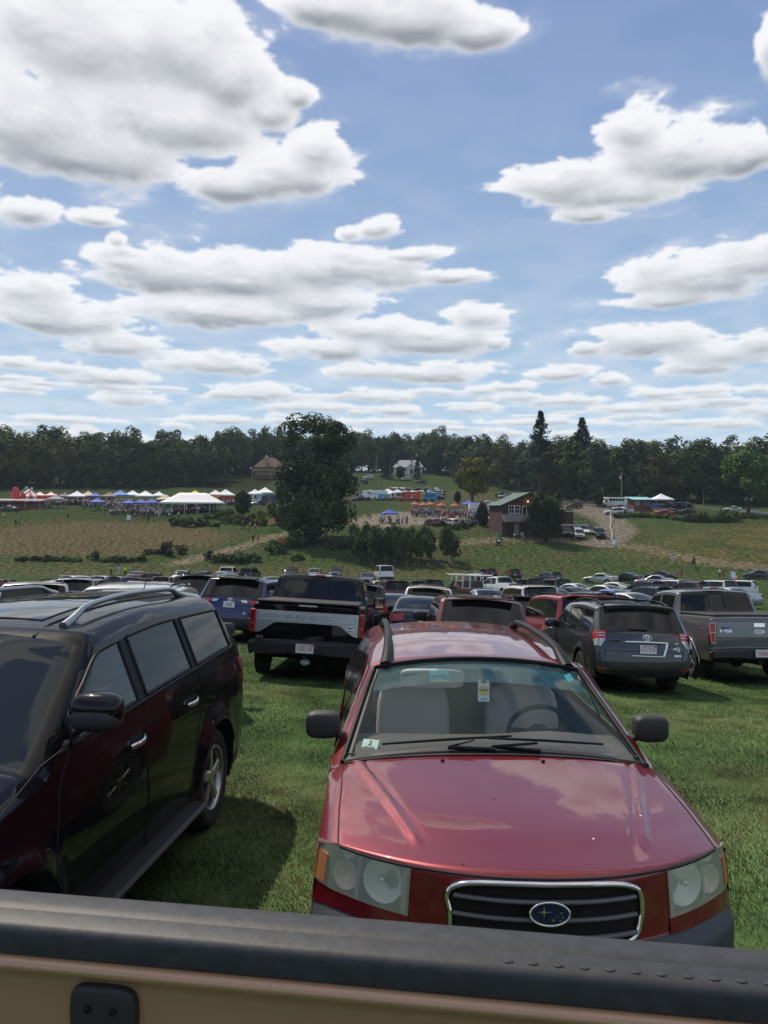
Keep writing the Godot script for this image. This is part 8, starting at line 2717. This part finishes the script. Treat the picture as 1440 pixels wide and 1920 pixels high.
	for e in list:
		var o := car(e[0], M[e[1]])
		var q := at_bearing(e[2], e[3])
		park(o, K[e[0]], q.x, q.y, e[4], absf(float(e[4])) > 90.0)
		tag(o, e[5], "pickup truck" if e[0] == "pickup" else "van" if e[0] == "van" else "car", "cars parked round the fair")
	var r := RandomNumberGenerator.new()
	r.seed = 31
	var cols := ["silver_paint", "dark_car_paint", "charcoal_paint", "steel_blue_paint", "white_paint", "dark_car_paint", "maroon_paint", "pale_silver_paint"]
	var words := {"silver_paint": "silver", "dark_car_paint": "black", "charcoal_paint": "dark grey", "steel_blue_paint": "blue-grey", "white_paint": "white", "maroon_paint": "maroon", "pale_silver_paint": "pale silver"}
	var cnt := {}
	for row in 4:
		for k in 6:
			var kd: String = ["sedan", "suv", "hatch", "sedan", "boxy"][r.randi() % 5]
			var cm: String = cols[r.randi() % cols.size()]
			var o := car(kd, M[cm])
			var b := 755.0 + k * 16.0 + r.randf_range(-3, 3) - row * 3.0
			var d := 262.0 + row * 11.0
			var q := at_bearing(b, d)
			park(o, K[kd], q.x, q.y, 62.0 + r.randf_range(-8, 8))
			var key: String = words[cm] + str(row)
			cnt[key] = cnt.get(key, 0) + 1
			tag(o, "%s car in the upper lot's %s row, %s such from the left" % [words[cm], ["front", "second", "third", "back"][row], nth(cnt[key])], "car", "cars in the upper lot")
	# shuttle bus
	var q := at_bearing(1148, 224)
	var o := thing("shuttle_bus", "white shuttle bus with a row of dark windows", "bus", gp(q.x, q.y), 0.12)
	slab(o, "body", M.white_paint, Vector3(0.9, 1.55, 0), Vector3(5.6, 2.1, 2.2), 0.12)
	var m := Mb.new()
	m.prism(PackedVector2Array([Vector2(-3.6, 0.5), Vector2(-3.6, 1.1), Vector2(-2.7, 1.3), Vector2(-2.2, 2.0), Vector2(-1.9, 2.0), Vector2(-1.9, 0.5)]), 1.9, Transform3D())
	obj("cab", m.mesh(), M.white_paint, o)
	slab(o, "roof_fairing", M.white_paint, Vector3(-1.9, 2.35, 0), Vector3(1.2, 0.6, 2.0), 0.15)
	for x in 5: slab(o, "window", M.tint_glass, Vector3(-0.9 + x * 0.86, 1.95, 1.105), Vector3(0.74, 0.75, 0.03), 0.01)
	slab(o, "door_window", M.tint_glass, Vector3(-2.2, 1.55, 0.955), Vector3(0.6, 0.5, 0.03))
	slab(o, "blue_stripe", M.sign_blue, Vector3(0.9, 1.1, 1.105), Vector3(5.4, 0.12, 0.02))
	for x in [-2.5, 2.4]:
		for s in [-1.0, 1.0]:
			var wm := Mb.new()
			wm.lathe([Vector2(0, 0.12), Vector2(0.2, 0.12), Vector2(0.36, 0.13), Vector2(0.40, 0.08), Vector2(0.40, -0.08), Vector2(0, -0.12)], 14, Transform3D(Basis(Vector3.RIGHT, PI / 2), Vector3(x, 0.40, s * 0.92)))
			obj("wheel", wm.mesh(), M.rubber, o)

func furniture() -> void:
	var q := at_bearing(1199, 211)
	var o := thing("wooden_kiosk", "brown wooden kiosk with a pale teal roof and one white window", "kiosk", gp(q.x, q.y), 0.25)
	slab(o, "wall", M.kiosk_brown, Vector3(0, 1.3, 0), Vector3(5.2, 2.8, 3.2))
	planks(o, M.kiosk_brown, 5.2, -0.1, 2.65, 1.6, 0.4)
	var rf := Mb.new()
	rf.box(Vector3(0, 3.05, 0.2), Vector3(6.4, 0.14, 4.6), 0.02, Basis(Vector3.RIGHT, 0.16))
	obj("roof", rf.mesh(), M.canopy_teal, o)
	pane_window(o, Vector3(-1.7, 1.9, 1.68), 0.8, 1.0)
	slab(o, "counter", M.weathered_wood, Vector3(1.0, 1.0, 1.9), Vector3(2.4, 0.08, 0.5))
	slab(o, "hatch", M.window_dark, Vector3(1.0, 1.7, 1.67), Vector3(2.2, 1.0, 0.04))
	q = at_bearing(1229, 222)
	tag(slab(self, "display_table", M.canopy_blue, gp(q.x, q.y, 0.4), Vector3(2.6, 0.9, 0.8), 0.02), "table with a blue cloth between the kiosk and the white canopy", "table")
	# containers and totes
	q = at_bearing(900, 202)
	o = thing("storage_container", "white ribbed storage container left of the barn", "container", gp(q.x, q.y), 0.05)
	slab(o, "body", M.white_clad, Vector3(0, 1.3, 0), Vector3(5.4, 2.7, 2.4), 0.03)
	for k in 18: slab(o, "rib", M.white_clad, Vector3(-2.55 + k * 0.3, 1.3, 1.215), Vector3(0.14, 2.4, 0.05))
	for e in [[877, 192, "white covered bin, left of three below the container"], [884, 192, "white covered bin, middle of three below the container"], [892, 192, "white covered bin, right of three below the container"]]:
		q = at_bearing(e[0], e[1])
		o = thing("covered_bin", e[2], "bin", gp(q.x, q.y), 0.0, "white bins below the container")
		slab(o, "bin", M.white_trim, Vector3(0, 0.5, 0), Vector3(0.95, 1.1, 0.9), 0.08)
		slab(o, "lid", M.white_trim, Vector3(0, 1.1, 0), Vector3(1.02, 0.1, 0.97), 0.04)
	for e in [[846, 190, 1.5, 1.3, "red_roof", "red metal bin beside the white bins, in the queue"], [537, 154, 2.0, 1.2, "truck_red", "open red dumpster at the left foot of the big tree"]]:
		q = at_bearing(e[0], e[1])
		o = thing("dumpster", e[5], "dumpster", gp(q.x, q.y), 0.1)
		var w: float = e[2]; var h: float = e[3]
		for s in [-1.0, 1.0]:
			slab(o, "side", M[e[4]], Vector3(s * w / 2, h / 2, 0), Vector3(0.08, h, 1.3))
			slab(o, "side", M[e[4]], Vector3(0, h / 2, s * 0.65), Vector3(w, h, 0.08))
		slab(o, "rim", M[e[4]], Vector3(0, h, 0.68), Vector3(w + 0.15, 0.1, 0.1))
		for k in 4: slab(o, "rib", M[e[4]], Vector3(-w / 2 + (k + 0.5) * w / 4, h / 2, 0.71), Vector3(0.1, h, 0.06))
	q = at_bearing(513, 170)
	o = thing("striped_sheet", "tilted orange sheet with pale stripes standing in the brush", "sheet", gp(q.x, q.y, 1.4), 0.2)
	for k in 5: slab(o, "stripe", M.sheet_orange if k % 2 == 0 else M.canopy_tan, Vector3(0.12 * k - 0.2, 0.25 * k, 0), Vector3(2.1, 0.24, 0.05))
	o.rotate_object_local(Vector3(0, 0, 1), 0.22)
	q = at_bearing(936, 160)
	o = thing("wheelie_bin", "green wheeled bin before the barn's lean-to", "bin", gp(q.x, q.y), 0.3)
	slab(o, "bin", M.bin_green, Vector3(0, 0.5, 0), Vector3(0.7, 1.0, 0.75), 0.05)
	slab(o, "lid", M.bin_green, Vector3(0, 1.05, 0), Vector3(0.76, 0.1, 0.82), 0.04)
	for e in [[1150, 156, "pale blue folding sign at the corner of the drive", 0.0], [242, 183, "white sandwich board on the grass before the canopies", 0.1], [1374, 127, "pale blue folding sign on the grass at right", 0.1]]:
		q = at_bearing(e[0], e[1])
		o = thing("sandwich_board", e[2], "sign", gp(q.x, q.y), e[3])
		for s in [-1.0, 1.0]:
			var b := Mb.new()
			b.box(Vector3(0, 0.55, s * 0.16), Vector3(0.8, 1.15, 0.04), 0.0, Basis(Vector3.RIGHT, -s * 0.24))
			obj("board", b.mesh(), M.sign_blue, o)
			var b2 := Mb.new()
			b2.box(Vector3(0, 0.56, s * 0.185), Vector3(0.6, 0.8, 0.02), 0.0, Basis(Vector3.RIGHT, -s * 0.24))
			obj("poster", b2.mesh(), M.white_trim, o)
	q = at_bearing(1381, 126)
	o = thing("traffic_cone", "orange traffic cone with a white band beside the folding sign", "cone", gp(q.x, q.y))
	for e in [[0.0, 0.30, 0.17, 0.12, "cone_orange"], [0.30, 0.45, 0.12, 0.09, "white_trim"], [0.45, 0.78, 0.09, 0.03, "cone_orange"]]:
		var m := Mb.new()
		m.lathe([Vector2(e[2], e[0]), Vector2(e[3], e[1])], 12)
		obj("band", m.mesh(), M[e[4]], o)
	slab(o, "foot", M.cone_orange, Vector3(0, 0.02, 0), Vector3(0.42, 0.05, 0.42))
	# stroller on the drive
	q = at_bearing(935, 154.5)
	o = thing("stroller", "black stroller with a white hood on the dirt drive", "stroller", gp(q.x, q.y), 0.5)
	var st := Mb.new()
	st.ball(Vector3(0, 0.55, 0), Vector3(0.24, 0.22, 0.4), 10, 0.6)
	obj("seat", st.mesh(), M.dark_trim, o)
	var hd := Mb.new()
	hd.ball(Vector3(0, 0.88, 0.05), Vector3(0.25, 0.2, 0.3), 10)
	obj("hood", hd.mesh(), M.white_trim, o)
	var hn := Mb.new()
	hn.tube([Vector3(-0.2, 0.6, 0.2), Vector3(-0.2, 1.0, 0.6), Vector3(0.2, 1.0, 0.6), Vector3(0.2, 0.6, 0.2)], [0.02], 6)
	obj("handle", hn.mesh(), M.dark_trim, o)
	for x in [-0.25, 0.25]:
		for z in [-0.35, 0.35]:
			var w := Mb.new()
			w.lathe([Vector2(0, 0.03), Vector2(0.14, 0.03), Vector2(0.14, -0.03), Vector2(0, -0.03)], 10, Transform3D(Basis(Vector3(0, 0, 1), PI / 2), Vector3(x, 0.14, z)))
			obj("wheel", w.mesh(), M.rubber, o)
	# utility poles and wires
	var tops := []
	for e in [[1164, 229, 9.6, "tall leaning utility pole with a grey transformer behind the bus", true], [1128, 236, 5.4, "short grey pole left of the bus", false], [705, 362, 9.0, "bare utility pole left of the white house", false], [781, 368, 10.4, "utility pole with a transformer right of the white house's chimney", true]]:
		q = at_bearing(e[0], e[1])
		o = thing("utility_pole", e[3], "utility pole", gp(q.x, q.y), 0.0)
		var p := Mb.new()
		p.tube([Vector3(0, -0.4, 0), Vector3(0.15, e[2], 0)], [0.16, 0.11], 8)
		obj("pole", p.mesh(), M.weathered_wood, o)
		slab(o, "cross_arm", M.weathered_wood, Vector3(0.14, float(e[2]) - 0.5, 0.1), Vector3(1.6, 0.12, 0.1))
		if e[4]:
			var tr := Mb.new()
			tr.lathe([Vector2(0, 0.5), Vector2(0.24, 0.48), Vector2(0.26, 0.0), Vector2(0.26, -0.4), Vector2(0, -0.42)], 10, Transform3D(Basis(), Vector3(-0.25, float(e[2]) - 1.6, 0.15)))
			obj("transformer", tr.mesh(), M.galvanised, o)
		tops.append(gp(q.x, q.y, float(e[2]) - 0.4))
	for e in [[2, 3, "wire sagging between the two poles by the white house"], [0, 1, "wire from the leaning pole to the short pole"]]:
		var a: Vector3 = tops[e[0]]; var b: Vector3 = tops[e[1]]
		var pts := []
		for k in 13: pts.append(a.lerp(b, k / 12.0) - Vector3(0, 0.7 * sin(PI * k / 12.0), 0))
		var w := Mb.new()
		w.tube(pts, [0.03], 4, false)
		tag(obj("overhead_wire", w.mesh(), M.dark_trim), e[2], "wire")
	var far := at_bearing(980, 380)
	var far2 := at_bearing(560, 390)
	for e in [[tops[3], gp(far.x, far.y, 11.0), "wire running right from the pole by the white house into the wood"], [tops[2], gp(far2.x, far2.y, 11.0), "wire running left from the bare pole behind the big tree"]]:
		var pts := []
		for k in 13: pts.append((e[0] as Vector3).lerp(e[1], k / 12.0) - Vector3(0, 1.2 * sin(PI * k / 12.0), 0))
		var w := Mb.new()
		w.tube(pts, [0.03], 4, false)
		tag(obj("overhead_wire", w.mesh(), M.dark_trim), e[2], "wire")
	# stakes along the drive
	for k in 15:
		q = at_bearing(921 + k * 14.5, 157.5 - 0.02 * k)
		var m := Mb.new()
		m.box(Vector3(0, 0.5, 0), Vector3(0.09, 1.15, 0.06))
		tag(obj("fence_stake", m.mesh(), M.weathered_wood, self, gp(q.x, q.y)), "grey wooden stake along the dirt drive, %s from the left" % nth(k + 1), "stake", "stakes along the dirt drive")
	# leaning white pipe pole at the bank with its sign
	o = thing("drain_pipe", "crooked pale pipe running down the bank to the folding sign", "pipe", Vector3.ZERO)
	var dp := Mb.new()
	var pp := []
	for e in [[1144, 190, 1.2], [1146, 182, 0.3], [1144, 175, 0.25], [1148, 168, 0.3], [1147, 162, 0.25], [1149, 157, 0.3]]:
		q = at_bearing(e[0], e[1])
		pp.append(gp(q.x, q.y, e[2]))
	dp.tube(pp, [0.11], 8)
	obj("pipe", dp.mesh(), M.pale_concrete, o)
	# road and guard rail
	var rd := Mb.new()
	var rows := PackedVector3Array()
	var pts := []
	for i in road.size() - 1:
		for k in 12: pts.append((road[i] as Vector2).lerp(road[i + 1], k / 12.0))
	pts.append(road[-1])
	for i in pts.size():
		var a: Vector2 = pts[maxi(i - 1, 0)]
		var b: Vector2 = pts[mini(i + 1, pts.size() - 1)]
		var n := (b - a).normalized().orthogonal()
		for k in 5:
			var p: Vector2 = pts[i] + n * lerpf(-3.2, 3.2, k / 4.0)
			rows.append(gp(p.x, p.y, 0.05))
	rd.grid(rows, pts.size(), 5)
	struct("road", rd.mesh(), M.asphalt)
	o = thing("guard_rail", "pale steel guard rail along the road at the right edge", "guard rail", Vector3.ZERO)
	var gr := Mb.new()
	var l := []
	for k in 25:
		q = at_bearing(lerpf(1368, 1560, k / 24.0), lerpf(208, 191, k / 24.0))
		l.append(gp(q.x, q.y, 0.75))
		if k % 2 == 0:
			var ps := Mb.new()
			ps.box(gp(q.x, q.y, 0.35), Vector3(0.12, 0.9, 0.12))
			obj("post", ps.mesh(), M.weathered_wood, o)
	gr.tube(l, [0.16], 6, true, Vector2(0.3, 1.0))
	obj("rail", gr.mesh(), M.galvanised, o)

# ---------------------------------------------------------------- the place
func _ready() -> void:
	rng.seed = 11
	nz.noise_type = FastNoiseLite.TYPE_SIMPLEX_SMOOTH
	nz.frequency = 0.02
	nz.fractal_octaves = 4
	nz.seed = 2
	nz2.noise_type = FastNoiseLite.TYPE_SIMPLEX_SMOOTH
	nz2.frequency = 0.05
	nz2.fractal_octaves = 3
	nz2.seed = 9
	var cam := Camera3D.new()
	cam.name = "camera"
	cam.fov = 63.4
	cam.far = 4000.0
	cam.near = 0.05
	cam.position = Vector3(0, EYE, 0)
	cam.rotation_degrees = Vector3(0, 0, 0.35)
	var lens := CameraAttributesPhysical.new()
	lens.frustum_focal_length = 19.43
	lens.frustum_focus_distance = 14.0
	lens.exposure_aperture = 6.5
	cam.attributes = lens
	add_child(cam)
	var env := Environment.new()
	env.background_mode = Environment.BG_SKY
	var sky := Sky.new()
	var pano := PanoramaSkyMaterial.new()
	pano.panorama = make_sky()
	sky.sky_material = pano
	env.sky = sky
	env.background_energy_multiplier = 1.0
	env.tonemap_mode = Environment.TONE_MAPPER_LINEAR
	env.tonemap_exposure = 1.0
	env.fog_enabled = true
	env.fog_density = 0.00016
	env.fog_light_color = Color(0.80, 0.86, 0.95)
	env.sdfgi_enabled = true
	env.ssao_enabled = true
	env.ssil_enabled = true
	var we := WorldEnvironment.new()
	we.name = "world"
	we.environment = env
	add_child(we)
	var sun := DirectionalLight3D.new()
	sun.name = "sun"
	sun.light_energy = 1.25
	sun.light_color = Color(1.0, 0.95, 0.87)
	sun.light_angular_distance = 0.6
	sun.shadow_enabled = true
	add_child(sun)
	var az := deg_to_rad(-38.0)
	var el := deg_to_rad(52.0)
	sun.look_at_from_position(Vector3.ZERO, -Vector3(sin(az) * cos(el), sin(el), -cos(az) * cos(el)), Vector3.UP)
	materials()
	map_places()
	setting()
	woods()
	tailgate()
	red_wagon()
	black_suv()
	black_pickup()
	grey_pickup()
	grey_suv()
	blue_suv()
	parked_field()
	fair()
	lawn()

func materials() -> void:
	var t := vmat("turf", 0.95)
	add_noise(t, 0.02, 0.55, 1.0, 0.045, 8, 0.35, 4)
	t.metallic_specular = 0.08
	vmat("grass", 0.75).backlight_enabled = true
	M.grass.metallic_specular = 0.2
	M.grass.backlight = Color(0.35, 0.4, 0.2)
	vmat("leaves", 0.7).backlight_enabled = true
	M.leaves.metallic_specular = 0.2
	M.leaves.backlight = Color(0.30, 0.36, 0.12)
	add_noise(mat("bark", lin(0.07, 0.055, 0.042), 0.95), 0.05, 0.6, 1.0, 0.7)
	add_noise(mat("pale_bark", lin(0.30, 0.27, 0.23), 0.95), 0.05, 0.6, 1.0, 0.7)
	paint("red_paint", lin(0.180, 0.005, 0.011), 0.45, 0.36)
	paint("black_paint", lin(0.005, 0.005, 0.007), 0.0, 0.3).metallic_specular = 0.1
	M.black_paint.clearcoat = 0.55
	paint("grey_paint", lin(0.105, 0.109, 0.116), 0.5, 0.38)
	paint("grey_light_paint", lin(0.19, 0.20, 0.21), 0.5, 0.38)
	paint("charcoal_paint", lin(0.040, 0.043, 0.050), 0.5, 0.35)
	paint("blue_paint", lin(0.008, 0.012, 0.085), 0.45, 0.35)
	paint("white_paint", lin(0.72, 0.72, 0.71), 0.0, 0.4)
	paint("pearl_paint", lin(0.66, 0.64, 0.58), 0.1, 0.4)
	paint("silver_paint", lin(0.42, 0.43, 0.44), 0.6, 0.35)
	paint("pale_silver_paint", lin(0.50, 0.51, 0.48), 0.5, 0.35)
	paint("steel_blue_paint", lin(0.16, 0.21, 0.28), 0.55, 0.35)
	paint("bright_blue_paint", lin(0.03, 0.11, 0.36), 0.4, 0.35)
	paint("maroon_paint", lin(0.105, 0.010, 0.016), 0.45, 0.35)
	paint("bright_red_paint", lin(0.34, 0.026, 0.026), 0.3, 0.38)
	paint("tan_car_paint", lin(0.28, 0.235, 0.165), 0.4, 0.38)
	paint("dark_car_paint", lin(0.014, 0.015, 0.018), 0.0, 0.32).metallic_specular = 0.15
	paint("green_grey_paint", lin(0.10, 0.13, 0.125), 0.5, 0.35)
	var tan := paint("tan_paint", lin(0.42, 0.245, 0.135), 0.25, 0.40)
	tan.clearcoat = 0.8
	mat("brushed", lin(0.62, 0.64, 0.66), 0.28, 0.9)
	mat("chrome", lin(0.78, 0.78, 0.78), 0.08, 1.0)
	mat("alloy", lin(0.40, 0.40, 0.41), 0.3, 0.9)
	mat("satin_silver", lin(0.55, 0.56, 0.58), 0.25, 0.85)
	add_noise(mat("rubber", lin(0.020, 0.020, 0.020), 0.85), 0.04, 0.7, 1.0, 2.0)
	mat("rail_silver", lin(0.34, 0.36, 0.39), 0.3, 0.85)
	mat("black_gloss", lin(0.006, 0.006, 0.007), 0.08).metallic_specular = 0.4
	mat("black_plastic", lin(0.022, 0.022, 0.024), 0.55)
	mat("bumper_black", lin(0.018, 0.018, 0.020), 0.4)
	add_noise(mat("bumper_grey", lin(0.050, 0.054, 0.066), 0.6), 0.2, 0.85, 1.0, 6.0)
	mat("dark_trim", lin(0.010, 0.010, 0.011), 0.5).metallic_specular = 0.3
	mat("grey_plastic", lin(0.11, 0.11, 0.115), 0.45)
	mat("gap", lin(0.004, 0.004, 0.004), 0.8)
	mat("underbody", lin(0.010, 0.010, 0.010), 0.95)
	mat("bed_cover", lin(0.016, 0.016, 0.017), 0.6)
	var tp := add_noise(mat("tailgate_plastic", lin(0.038, 0.040, 0.046), 0.55), 0.02, 0.84, 1.0, 1.4, 6, 0.07, 8)
	tp.metallic_specular = 0.45
	mat("cabin_dark", lin(0.045, 0.045, 0.045), 0.9)
	mat("dash_grey", lin(0.05, 0.053, 0.055), 0.75)
	add_noise(mat("seat_cloth", lin(0.58, 0.54, 0.46), 0.95), 0.1, 0.85, 1.0, 5.0)
	mat("visor", lin(0.55, 0.56, 0.50), 0.9)
	mat("lamp_housing", lin(0.26, 0.275, 0.245), 0.6)
	mat("reflector", lin(0.86, 0.87, 0.82), 0.3, 0.2)
	mat("signal_clear", lin(0.72, 0.58, 0.48), 0.3, 0.2)
	mat("amber", lin(0.46, 0.19, 0.075), 0.35)
	mat("headlight", lin(0.62, 0.63, 0.64), 0.12, 0.35)
	var tl := mat("taillight", lin(0.42, 0.012, 0.014), 0.12)
	tl.clearcoat_enabled = true
	tl.clearcoat = 1.0
	mat("taillight_dark", lin(0.16, 0.004, 0.006), 0.15)
	mat("plate", lin(0.70, 0.70, 0.68), 0.5)
	mat("ink_red", lin(0.42, 0.03, 0.03), 0.6)
	mat("ink_dark", lin(0.03, 0.04, 0.06), 0.6)
	mat("badge_navy", lin(0.010, 0.018, 0.06), 0.15)
	mat("badge_blue", lin(0.03, 0.08, 0.32), 0.3)
	mat("hitch_green", lin(0.16, 0.20, 0.15), 0.5)
	mat("sticker_red", lin(0.5, 0.03, 0.05), 0.5)
	mat("sticker_mint", lin(0.50, 0.72, 0.58), 0.6)
	mat("sticker_teal", lin(0.10, 0.52, 0.50), 0.6)
	mat("notice_cyan", lin(0.14, 0.56, 0.56), 0.6)
	mat("notice_yellow", lin(0.62, 0.54, 0.12), 0.6)
	mat("mirror_glass", lin(0.6, 0.62, 0.63), 0.03, 1.0)
	mat("tint_glass", lin(0.008, 0.009, 0.010), 0.02)
	M.tint_glass.metallic_specular = 0.45
	mat("dark_glass", lin(0.014, 0.018, 0.021), 0.02)
	M.dark_glass.metallic_specular = 0.4
	mat("front_glass", lin(0.030, 0.040, 0.044), 0.02)
	M.front_glass.metallic_specular = 0.4
	mat("suv_glass", lin(0.006, 0.007, 0.008), 0.02).metallic_specular = 0.32
	for q in [["windshield", Color(0.35, 0.48, 0.48, 0.06)], ["clear_glass", Color(0.3, 0.36, 0.36, 0.3)], ["shade_band", Color(0.06, 0.36, 0.36, 0.36)], ["lamp_lens", Color(0.84, 0.87, 0.78, 0.36)]]:
		var g := mat(q[0], q[1], 0.04)
		g.transparency = BaseMaterial3D.TRANSPARENCY_ALPHA
	M.windshield.metallic_specular = 0.36
	M.lamp_lens.roughness = 0.2

func setting() -> void:
	land("ground", axis([-640.0, [-120.0, 20.0], [-24.0, 1.5], [24.0, 0.75], [120.0, 1.5], [640.0, 20.0]]), axis([-60.0, [0.0, 4.0], [30.0, 0.6], [118.0, 2.0], [262.0, 1.0], [330.0, 3.0], [480.0, 10.0], [1500.0, 60.0]]))

func lawn() -> void:
	var near := func(r: RandomNumberGenerator):
		var d := 1.2 + 17.0 * pow(r.randf(), 0.9)
		var x := r.randf_range(-0.52, 0.52) * (d + 1.0)
		if d < 7.6 and x > -0.15 and x < 1.35: return null
		return Vector2(x, d)
	tufts("grass", 48000, near, 16, 0.046, 0.11, Color(0.094, 0.160, 0.062), 0.13, 1)
	var far := func(r: RandomNumberGenerator):
		var d := 17.0 + 60.0 * pow(r.randf(), 1.3)
		return Vector2(r.randf_range(-0.52, 0.52) * d, d)
	tufts("grass", 34000, far, 14, 0.085, 0.30, Color(0.090, 0.156, 0.060), 0.13, 2)
